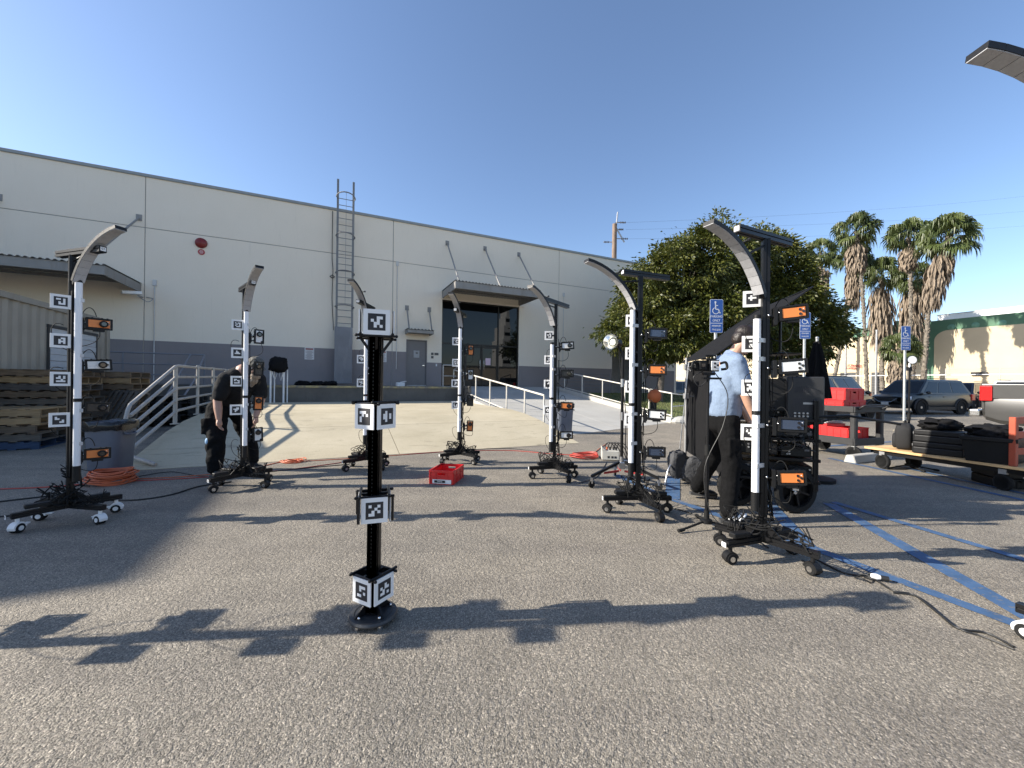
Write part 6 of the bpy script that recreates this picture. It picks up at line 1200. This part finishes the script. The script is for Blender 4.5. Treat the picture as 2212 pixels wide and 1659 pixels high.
# palms
PALM = leaf_mat('palm_fronds', (.045, .065, .024), (.085, .115, .04), (.17, .18, .07)); DEAD = M('dead_fronds', (.215, .17, .125), .9, 0, .5, 3.5, bump=.3, bscale=12)
PBARK = M('palm_bark', (.17, .145, .115), .95, 0, .35, 5, bump=.8, bscale=18)
def zz(x, y): return 1769.6 + .24 * x, 442.4 + .24 * y
def palm(base_px, crown_px, r_px, skirt, s, label, seed, trunk_px=9, mid_px=None, nf=42, skw=(80, 60)):
    rg = random.Random(seed)
    def P3(px, py):
        d = ray(px, py); k = s / (d.x * cos(TH) + d.y * sin(TH)); return Vector((0, 0, CAMZ)) + d * k
    c = P3(*zz(*crown_px)); Y = c.y; k = Y / F; bp = P3(*zz(*base_px)); bp = Vector((bp.x, bp.y, 0)); r = r_px * .24 * k
    T = thing('palm_tree', label, 'tree', bp, 0, 'tall fan palms beyond the parked cars'); c = c - bp
    tr = [Vector((0, 0, -.1))] + ([P3(*zz(*mid_px)) - bp] if mid_px else [c * .5]) + [c]; path = spline(tr, 14); m = MB(); rt = trunk_px * .18 * k
    m.tube(path, [rt * (1.15 - .35 * i / len(path)) * (1 + (.10 if i % 2 else -.06)) for i in range(len(path))], 10)
    q = MB()
    for i in range(len(path) - 1):
        for j in range(9):
            p = path[i].lerp(path[i + 1], rg.random()); a = rg.random() * 6.28; q.beam(p + Vector((cos(a), sin(a), 0)) * rt * .9, p + Vector((cos(a), sin(a), 0)) * rt * 1.3 + Vector((0, 0, .12)), .16, .05)
    m.build('trunk', PBARK, T, 40); q.build('leaf_bases', PBARK, T)['kind'] = 'stuff'
    V, Fs = [], []
    for i in range(nf):
        el = radians(rg.uniform(-48, 85)); az = rg.random() * 2 * pi; d = Vector((cos(el) * cos(az), cos(el) * sin(az), sin(el))); st = c + Vector((0, 0, .15))
        pl = r * rg.uniform(.42, .60); h = st + d * pl; n = len(V); w = d.cross(Vector((0, 0, 1))); w = w.normalized() * .03 if w.length > .01 else Vector((.03, 0, 0)); V += [st - w, st + w, h + w, h - w]; Fs.append((n, n + 1, n + 2, n + 3))
        sd = d.cross(Vector((0, 0, 1))); sd = sd.normalized() if sd.length > .01 else Vector((1, 0, 0)); up = sd.cross(d).normalized(); q_ = Matrix.Rotation(rg.uniform(-1.25, 1.25), 3, d); sd = q_ @ sd; up = q_ @ up; fl = r * rg.uniform(.42, .62)
        for j in range(18):
            a = radians(-105 + 210 * (j + .5) / 18 + rg.uniform(-4, 4)); e = (d * cos(a) + sd * sin(a) + up * .18 * cos(a)).normalized(); sw = (sd * cos(a) - d * sin(a)).normalized() * fl * .062; l = fl * rg.uniform(.8, 1.05)
            m1 = h + e * l * .55; m2 = h + e * l * .85 + Vector((0, 0, -l * .16)); tip = h + e * l * .95 + Vector((0, 0, -l * rg.uniform(.45, .85))); n = len(V)
            V += [h, m1 + sw, m1 - sw, m2 + sw * .7, m2 - sw * .7, tip]; Fs += [(n, n + 1, n + 2), (n + 1, n + 3, n + 4, n + 2), (n + 3, n + 5, n + 4)]
    me = bpy.data.meshes.new('crown'); me.from_pydata([tuple(v) for v in V], [], Fs); me.materials.append(PALM); o = bpy.data.objects.new('crown', me); COL.objects.link(o); o.parent = T; o['kind'] = 'stuff'
    if skirt:
        sk = MB(); a0 = P3(*zz(*skirt[0])) - bp; a1 = P3(*zz(*skirt[1])) - bp; L0 = (a1 - a0).length
        for i in range(520):
            t = rg.random() ** .9; p = a0.lerp(a1, t * .93); rad = (skw[0] * (1 - t) + skw[1] * t) * .24 * k * (.55 + .45 * min(1, t * 6)) * rg.uniform(.45, 1.05); a = rg.random() * 6.28; o_ = Vector((cos(a), sin(a), 0)); l = L0 * rg.uniform(.14, .30) + .3; w = o_.cross(Vector((0, 0, 1))) * rg.uniform(.05, .13)
            st = p + o_ * rad * .8; e = st + o_ * rad * .25 + Vector((rg.uniform(-.1, .1), rg.uniform(-.1, .1), -l)); mid = st.lerp(e, .5) + o_ * .08; sk.add([st, mid - w, mid + w, e], [(0, 1, 3, 2)])
        sk.build('dead_frond_skirt', DEAD, T)['kind'] = 'stuff'
    return T
palm((440, 1560), (330, 240), 185, ((330, 340), (335, 575)), 43, 'tall fan palm with the highest crown, left of the palm group', 1, 16, (390, 800), skw=(85, 65))
palm((100, 1560), (295, 500), 165, ((305, 560), (300, 885)), 50, 'fan palm leaning right with a slim leaning trunk', 2, 17, (220, 1120), 40, skw=(62, 48))
palm((570, 1580), (560, 640), 185, ((545, 720), (590, 1250)), 51, 'stout fan palm with the longest skirt of dead fronds', 3, 20, skw=(95, 95))
palm((800, 1560), (805, 290), 180, ((805, 380), (805, 550)), 44, 'straight slim fan palm with a short skirt of dead fronds', 4, 15, (825, 900), skw=(70, 55))
palm((830, 1560), (880, 680), 165, ((850, 720), (810, 1200)), 51.5, 'shaded fan palm behind the straight slim one', 5, 20, skw=(100, 80))
palm((930, 1540), (1165, 300), 225, ((1120, 420), (985, 880)), 43, 'fan palm leaning right with the rightmost crown', 6, 20, (1000, 860), 60, skw=(110, 62))
palm((690, 1590), (730, 1310), 160, ((700, 1390), (690, 1560)), 38, 'short young fan palm behind the grey wagon', 7, 26, None, 46, skw=(60, 55))
palm((0, 1560), (10, 440), 145, ((20, 560), (20, 800)), 50, 'fan palm half hidden behind the dark evergreen tree', 8, 14, None, 44, skw=(70, 45))
# ============================================================ FAR BUILDINGS, FENCE, POLES
GSX = 54.5
def onG(x, y, s=GSX): return on_s(*zz(x, y), s)
gz = sum(onG(x, y)[1] for x, y in ((1843, 968), (990, 1052), (380, 1105))) / 3; tP = onG(1035, 1200)[0]; tQ = onG(955, 1200)[0]; zp = onG(1600, 1090)[1]; zl = onG(480, 1180)[1]
G = frame_empty('green_trimmed_warehouse', 'cream warehouse with a green parapet band and palm shadows on its wall', 'building')
GRN = M('green_trim', (.075, .165, .10), .7, 0, .06, 1); CRM = M('cream_stucco', (.55, .455, .305), .85, 0, .05, 1.2, bump=.1)
MB().bb(GSX + .03, GSX + 14, -12, 75, -.1, gz).build('wall', GRN, G); m = MB(); r = 1.0; pts = [(tP, .0)] + [(tP - r + r * cos(a), zp - r + r * sin(a)) for a in [radians(d) for d in range(0, 91, 10)]] + [(-11.9, zp), (-11.9, 0)]
n = len(pts); m.add([(GSX, t, z) for t, z in pts] + [(GSX + .03, t, z) for t, z in pts], [tuple(range(n)), tuple(range(2 * n - 1, n - 1, -1))] + [(i, i + n, (i + 1) % n + n, (i + 1) % n) for i in range(n)]); m.build('wall_field', CRM, G)
ts_ = [tQ + .01, tQ + 5.2, tQ + 12.2, tQ + 19, 74.8]
for a, b_ in zip(ts_, ts_[1:]): MB().bb(GSX, GSX + .03, a + .015, b_ - .015, .0, zl).build('wall_field', CRM, G)
for x, y in ((1187, 1100), (1405, 1083), (1645, 1062), (930, 1085), (700, 1065)): t, z = onG(x, y); MB().lathe([(0, .06), (.2, .05), (.27, 0)], 18, (GSX + .03, t, z), (-1, 0, 0)).build('round_vent', M('vent_green', (.12, .26, .18), .6), G, 50)
MB().bb(GSX - .004, GSX + .0, *sorted((onG(330, 1510)[0], onG(190, 1510)[0])), 0, onG(250, 1510)[1]).build('doorway', M('doorway_dark', (.05, .05, .05), .6), G); MB().bb(GSX - .004, GSX + .0, *sorted((onG(585, 1508)[0], onG(470, 1508)[0])), 0, onG(520, 1508)[1]).build('doorway', 'doorway_dark', G)
t_, z_ = onG(1443, 1520); MB().bb(GSX - .2, GSX - .001, t_ - .5, t_ + .5, z_ - .15, z_ + .15).build('wall_light', BPL, G)
TM = Matrix(((0, 0, -1), (-1, 0, 0), (0, 1, 0)))
SH = Matrix(((.72, .25, 0), (0, 1, 0), (0, 0, 1)))
for tx, px, sz in (('AUTO  ELECTRONICS', (268, 1446), .36), ('INSTALLATION', (262, 1470), .35)): t_, z_ = onG(*px); text_part(tx, 'lettering', G, M('red_letters', (.42, .05, .04), .6), sz, TM @ SH, (GSX - .02, t_, z_), .02)
t_, z_ = onG(1420, 1000, 62); U = frame_empty('rooftop_unit', 'white rooftop housing on the green trimmed warehouse', 'roof unit'); MB().bb(60.5, 64, t_ - 4, t_ + 2.5, gz - .1, gz + 1.3).build('housing', WPL, U); MB().bb(60.45, 64.05, t_ - 4.05, t_ + 2.55, gz + 1.3, gz + 1.36).build('cap', GALV, U)
FS = 47.5; zf = on_s(*zz(1500, 1527), FS)[1]; Fe = frame_empty('yard_fence', 'thin wire fence with white top rail before the cream warehouse', 'fence'); MB().cyl((FS, 2, zf), (FS, 50, zf), .035, n=6).build('top_rail', WPL, Fe)
for i in range(16): MB().cyl((FS, 3 + i * 3.0, 0), (FS, 3 + i * 3.0, zf + .5), .03, n=6).build('post', GALV, Fe)
m = MB()
for k in range(8): m.cyl((FS, 2, .2 + k * .25), (FS, 50, .2 + k * .25), .006, n=4)
for k in range(3): m.cyl((FS, 2, zf + .15 + k * .15), (FS, 50, zf + .15 + k * .15), .006, n=4)
m.build('wire', GALV, Fe)['kind'] = 'stuff'
for i, (a, bt) in enumerate((((245, 1130), (237, 1520)), ((530, 1180), (512, 1560)))):
    d = ray(*zz(*bt)); s = 40.0; k = s / (d.x * cos(TH) + d.y * sin(TH)); p = d * k; T = thing('street_light_pole', ['thin grey pole before the red lettering', 'thin grey pole beside the stout palm'][i], 'pole', (p.x, p.y, 0), 0); zt = 5.9; MB().cyl((0, 0, .0), (0, 0, zt), .09, .06, 10).build('shaft', GALV, T, 60); MB().bb(-.15, .15, -.15, .15, 0, .25).build('foot', 'walk_concrete', T); MB().cyl((0, 0, zt), (0, 0, zt + .08), .08, n=10).build('cap', GALV, T)
# utility pole
p = Vector((at(1324, 700, 34).x, 34, 0)); zt = at(1326, 458, 34).z; T = thing('utility_pole', 'brown wooden utility pole with insulators rising behind the warehouse roof', 'pole', p, 0); z1 = at(1326, 484, 34).z
MB().cyl((0, 0, 0), (.05, 0, z1), .26, .20, 12).build('shaft', 'pole_wood', T, 60); MB().cyl((.15, 0, z1 - .6), (.3, 0, zt), .06, n=8).build('top_extension', GALV, T)
IN = M('insulator', (.05, .05, .055), .4)
for dx, z in ((1.0, zt - .9), (.8, zt - 1.5), (1.2, zt - 2.3), (-.9, zt - 2.6)):
    MB().cyl((.1, 0, z), (dx, 0, z), .04, n=6).build('cross_arm', GALV, T); m = MB()
    for k in range(4): m.lathe([(0, 0), (.09, 0), (.09, .03), (0, .03)], 10, (dx * (.55 + .13 * k), 0, z), (1, 0, 0))
    m.build('insulator_stack', IN, T)
MB().beam((.2, 0, zt - 1.4), (.9, 0, zt - 2.6), .1, .1).build('brace', GALV, T); MB().cyl((.45, 0, z1 - 6.5), (.45, 0, z1 - 5), .25, n=12).build('transformer', M('transformer_grey', (.25, .25, .26), .5), T, 50)
for k in range(2): MB().tube([(.2, 0, z1 - 5.5 - k), (1.0, 0, z1 - 5.5 - k), (1.05, 0, z1 - 6.8)], .05, 6).build('side_bracket', IN, T)
WR = M('wire', (.06, .06, .07), .5)
for i, (za, px, py, Y) in enumerate(((zt - .9, 2400, 400, 60), (zt - 1.5, 2400, 436, 60), (zt - 2.3, 2400, 470, 60))):
    a = p + Vector((1.0, 0, za)); e = at(px, py, Y); m = MB(); pts = [a.lerp(e, k / 20) + Vector((0, 0, -3.0 * (k / 20) * (1 - k / 20))) for k in range(21)]; tag(m.tube(pts, .006, 4).build('power_line', WR), ['upper', 'middle', 'lower'][i] + ' thin power line crossing the blue sky on the right', 'power line', 'power lines')
# building seen only as a reflection in the glass entrance
T = thing('office_tower', 'white stepped office tower seen only as a reflection in the glass entrance', 'building', (0, 0, 0), TH)
def mirror_pt(px, py, D):
    d = ray(px, py); q = -d.x * sin(TH) + d.y * cos(TH); k = (TW + .13) / q; h = Vector((0, 0, CAMZ)) + d * k; nn = Vector((-sin(TH), cos(TH), 0)); r = d - nn * 2 * d.dot(nn); e = h + r * (D / r.length); s, t = ST(e); return s, t, e.z
s0, t0_, _ = mirror_pt(1086, 750, 170); s1, t1_, ztop = mirror_pt(1112, 668, 170)
for i, (f, zf_) in enumerate(((1.0, .62), (.8, .8), (.55, .92), (.35, 1.0))):
    w = abs(s1 - s0) * f; c = (s0 + s1) / 2 + (1 - f) * .3 * abs(s1 - s0); MB().bb(c - w / 2, c + w / 2, t0_ - 8 * f - 6 + .01 * i, t0_ - .3 * i, 0, ztop * zf_).build('tower_block', WPL, T)
    for k in range(int(ztop * zf_ / 3.4)):
        if k * 3.4 + 1 > (0, .62, .8, .92)[i] * ztop: MB().bb(c - w / 2 + .2, c + w / 2 - .2, t0_ - .3 * i, t0_ - .3 * i + .06, 1.0 + 3.4 * k, 2.6 + 3.4 * k).build('window_band', GLS, T)
s0, t0_, z0 = mirror_pt(1040, 800, 60); T = frame_empty('low_white_building', 'low pale building behind the viewer, seen only in the glass entrance', 'building'); MB().bb(s0 - 28, s0 + 45, t0_ - 10, t0_, 0, 4.6).build('wall', 'wall_paint', T); MB().bb(s0 - 28.1, s0 + 45.1, t0_ - 10.1, t0_ + .1, 4.6, 4.9).build('parapet', 'coping_metal', T)
# ============================================================ CARS
CARGL = M('car_glass', (.008, .009, .010), .05, 0, 0, spec=.4)
def car(loc, rz, label, paint, kind='suv', L=4.6, Wd=1.82, H=1.7, name='parked_car', detail=True):
    T = thing(name, label, 'car' if kind != 'pickup' else 'pickup truck', loc, rz, 'vehicles in the car park'); w = Wd / 2; hood, belt = {'sedan': (.88, .92), 'pickup': (1.12, 1.10)}.get(kind, (.98, 1.02))
    xs = [-L / 2, -L / 2 + .08, -L / 2 + .35, -L / 2 + 1.2, 0, L / 2 - 1.35, L / 2 - .9, L / 2 - .35, L / 2 - .10, L / 2]
    ws = [.86, .94, .985, 1, 1, .99, .97, .92, .82, .74]; zb = [.50, .42, .33, .28, .27, .27, .28, .33, .42, .52]
    zt_ = [belt - .12, belt - .02, belt + .02, belt + .02, belt, belt - .01, hood, hood - .06, hood - .14, hood - .32]
    def sect(i):
        W2 = w * ws[i]; a, b_ = zb[i], zt_[i]; h = [(W2 * .90, a), (W2 * .985, a + .10), (W2, a + .30), (W2 * 1.0, b_ - .18), (W2 * .955, b_ - .04), (W2 * .80, b_ + .015)]
        return [(xs[i], y, z) for y, z in h] + [(xs[i], -y, z) for y, z in reversed(h)]
    m = MB(); vs = []; n = 12
    for i in range(len(xs)): vs += sect(i)
    fs = [(i * n + j, (i + 1) * n + j, (i + 1) * n + (j + 1) % n, i * n + (j + 1) % n) for i in range(len(xs) - 1) for j in range(n)] + [tuple(range(n)), tuple(range(len(vs) - 1, len(vs) - n - 1, -1))]
    m.add(vs, fs).build('body', paint, T, 35, .0)
    # cabin
    if kind == 'pickup': r0, r1, b0, b1 = -.1, 1.2, -.35, 1.95
    elif kind == 'sedan': r0, r1, b0, b1 = -1.2, .55, -1.95, 1.35
    else: r0, r1, b0, b1 = -L / 2 + .55, .62, -L / 2 + .16, 1.42
    wb_, wr = w * .95, w * .74; z0, z1 = belt - .03, H - .05
    cab = MB(); 
    P8 = [(b0, -wb_, z0), (b1, -wb_, z0), (b1, wb_, z0), (b0, wb_, z0), (r0, -wr, z1), (r1, -wr, z1), (r1, wr, z1), (r0, wr, z1), (r0 + .12, -wr * .85, H), (r1 - .15, -wr * .85, H), (r1 - .15, wr * .85, H), (r0 + .12, wr * .85, H)]
    cab.add(P8, [(0, 1, 5, 4), (1, 2, 6, 5), (2, 3, 7, 6), (3, 0, 4, 7), (4, 5, 9, 8), (5, 6, 10, 9), (6, 7, 11, 10), (7, 4, 8, 11), (8, 9, 10, 11)]).build('cabin', paint, T, 25)
    def pane(a, b_, c, d, u0, u1, v0, v1, nm='window'):
        a, b_, c, d = map(Vector, (a, b_, c, d)); f = lambda u, v: (a * (1 - u) + b_ * u) * (1 - v) + (d * (1 - u) + c * u) * v; nr = (b_ - a).cross(d - a).normalized(); q = [f(u0, v0), f(u1, v0), f(u1, v1), f(u0, v1)]
        MB().add([p + nr * .006 for p in q] + [p - nr * .01 for p in q], [(0, 1, 2, 3), (7, 6, 5, 4), (0, 4, 5, 1), (1, 5, 6, 2), (2, 6, 7, 3), (3, 7, 4, 0)]).build(nm, CARGL, T)
    pane(P8[1], P8[2], P8[6], P8[5], .07, .93, .10, .94, 'windscreen'); pane(P8[3], P8[0], P8[4], P8[7], .10, .90, .18, .88, 'rear_window')
    cuts = [(.05, .36), (.39, .66), (.69, .93)] if kind != 'pickup' else [(.08, .46), (.50, .9)]
    for u0, u1 in cuts: pane(P8[0], P8[1], P8[5], P8[4], u0, u1, .12, .90); pane(P8[2], P8[3], P8[7], P8[6], 1 - u1, 1 - u0, .12, .90)
    if kind == 'pickup': pass
    wr_ = .36 if kind != 'sedan' else .32; ax_f, ax_r = L / 2 - .92, -L / 2 + .98
    if kind == 'pickup': wr_ = .40; ax_f, ax_r = L / 2 - 1.0, -L / 2 + 1.25
    CL = M('cladding', (.02, .02, .021), .6, 0, .1); AL = M('alloy', (.45, .45, .46), .3, .8, .1)
    for x in (ax_f, ax_r):
        for s in (-1, 1):
            m = MB(); m.tube([(x + (wr_ + .07) * cos(a), s * (w + .004), wr_ + (wr_ + .06) * sin(a)) for a in [radians(d) for d in range(-8, 189, 14)]], .045 if kind != 'pickup' else .02, 6); m.build('arch_trim', CL, T, 60)
            m = MB(); m.lathe([(0, 0), (wr_ + .05, 0), (wr_ + .05, .012), (0, .012)], 24, (x, s * (w - .006), wr_ + .01), (0, s, 0)); m.build('arch_shadow', M('arch_black', (.008, .008, .008), .9), T)
            tw = wheel(T, (x, s * (w - .08), wr_), wr_, .22, (0, 1, 0), 5, 'wheel', False, AL)
    for s in (-1, 1):
        MB().bb(-L / 2 + 1.35, L / 2 - 1.35, s * w - .02, s * w + .02, .24, .38).build('sill', CL, T)
        if kind != 'pickup': MB().beam((r0 + .15, s * wr * .9, H + .05), (r1 - .2, s * wr * .9, H + .05), .035, .03).build('roof_rail', CL, T)
        MB().ball((b1 - .35, s * (w + .09), belt + .06), (.09, .10, .075), 12).build('mirror', paint, T, 60)
        MB().add([(L / 2 - .13, s * w * .62, hood - .14), (L / 2 - .40, s * w * .93, hood - .10), (L / 2 - .36, s * w * .935, hood - .26), (L / 2 - .06, s * w * .64, hood - .28)], [(0, 1, 2, 3)]).build('headlight', M('headlight', (.75, .76, .78), .1, .2, .05), T)
        MB().bb(-L / 2 - .012, -L / 2 + .22, s * w * .93 - .08, s * w * .93 + .065, (belt - .32) if kind != 'pickup' else .95, belt if kind != 'pickup' else 1.36).build('tail_light', M('tail_red', (.55, .012, .012), .2, 0, .1, coat=.5), T, bevel=.02, seg=2)
        for x in (.0, .95):
            MB().bb(x - .25, x - .09, s * (w + .006) - .012, s * (w + .006) + .012, .86, .89).build('door_handle', paint, T)
    MB().bb(L / 2 - .06, L / 2 + .012, -w * .55, w * .55, .60, hood - .17).build('grille', CL, T, bevel=.02); m = MB()
    m.tube([(L / 2 + .014, -w * .55, hood - .2), (L / 2 + .02, -w * .3, .60), (L / 2 + .02, w * .3, .60), (L / 2 + .014, w * .55, hood - .2)], .014, 6); m.build('grille_trim', CHR, T, 60)
    MB().bb(L / 2 - .2, L / 2 + .01, -w * .72, w * .72, .30, .50).build('front_bumper', CL, T, bevel=.03); MB().bb(L / 2 + .008, L / 2 + .018, -.16, .16, .46, .58).build('number_plate', M('plate', (.6, .6, .58), .5), T)
    if kind == 'pickup':
        MB().bb(-L / 2 + .0, -.36, -w * .97, -w * .90, belt - .1, belt + .32).bb(-L / 2, -.36, w * .90, w * .97, belt - .1, belt + .32).bb(-L / 2 - .01, -L / 2 + .07, -w * .9, w * .9, belt - .4, belt + .315).build('bed_side', paint, T, bevel=.03, seg=3)
        MB().bb(-L / 2 - .24, -L / 2 - .02, -w * .95, w * .95, .50, .70).build('rear_bumper', CHR, T, bevel=.04, seg=2)
    else: MB().bb(-L / 2 - .03, -L / 2 + .15, -w * .8, w * .8, .34, .58).build('rear_bumper', CL, T, bevel=.04, seg=2)
    return T
hd = TH + pi; gpnt = M('graphite_paint', (.016, .020, .022), .3, 0, .05, coat=.25); bpnt = M('black_car_paint', (.006, .0065, .0075), .3, 0, .05, coat=.25); spnt = M('silver_car_paint', (.05, .049, .047), .38, .2, .05, coat=.4)
car((20.9, 20.2, 0), hd - .2, 'dark grey wagon with roof rails facing left behind the third parking sign', gpnt, 'suv', 4.62, 1.84, 1.72)
car((12.9, 16.3, 0), TH, 'black car with roof rails behind the red crates on the utility cart', bpnt, 'suv', 4.7, 1.9, 1.74)
pr = gp(2117, 900, .5); cd_ = Vector((cos(TH), sin(TH), 0)); cn_ = Vector((-sin(TH), cos(TH), 0)); c = pr - cn_ * 2.9 + cd_ * 1.0
car((c.x, c.y, 0), TH - pi / 2, 'silver pickup truck cut off by the right edge, red tail light in view', spnt, 'pickup', 5.8, 2.02, 1.9, 'pickup_truck')
car((27.0, 23.6, 0), hd, 'dark blue car parked right behind the grey wagon', M('navy_car_paint', (.012, .016, .026), .3, 0, .05, coat=.6), 'suv', 4.5, 1.8, 1.66)
car((32.0, 25.0, 0), hd, 'white car whose roof shows over the pickup bed', M('white_car_paint', (.70, .70, .69), .25, 0, .03, coat=1.0), 'suv', 4.7, 1.85, 1.85)
car((31.5, 22.2, 0), hd, 'red car whose roof shows above the pickup truck', M('red_car_paint', (.25, .02, .02), .22, .3, .05, coat=1.0), 'suv', 4.5, 1.8, 1.75)
car((22.2, 26.8, 0), hd, 'dark sedan between the black car and the grey wagon', bpnt, 'sedan', 4.6, 1.8, 1.46)
car((at(1470, 840, 30).x, 30, 0), TH, 'dark blue car far behind the upright black flag', 'navy_car_paint' if False else MATS['navy_car_paint'], 'sedan', 4.5, 1.8, 1.6)
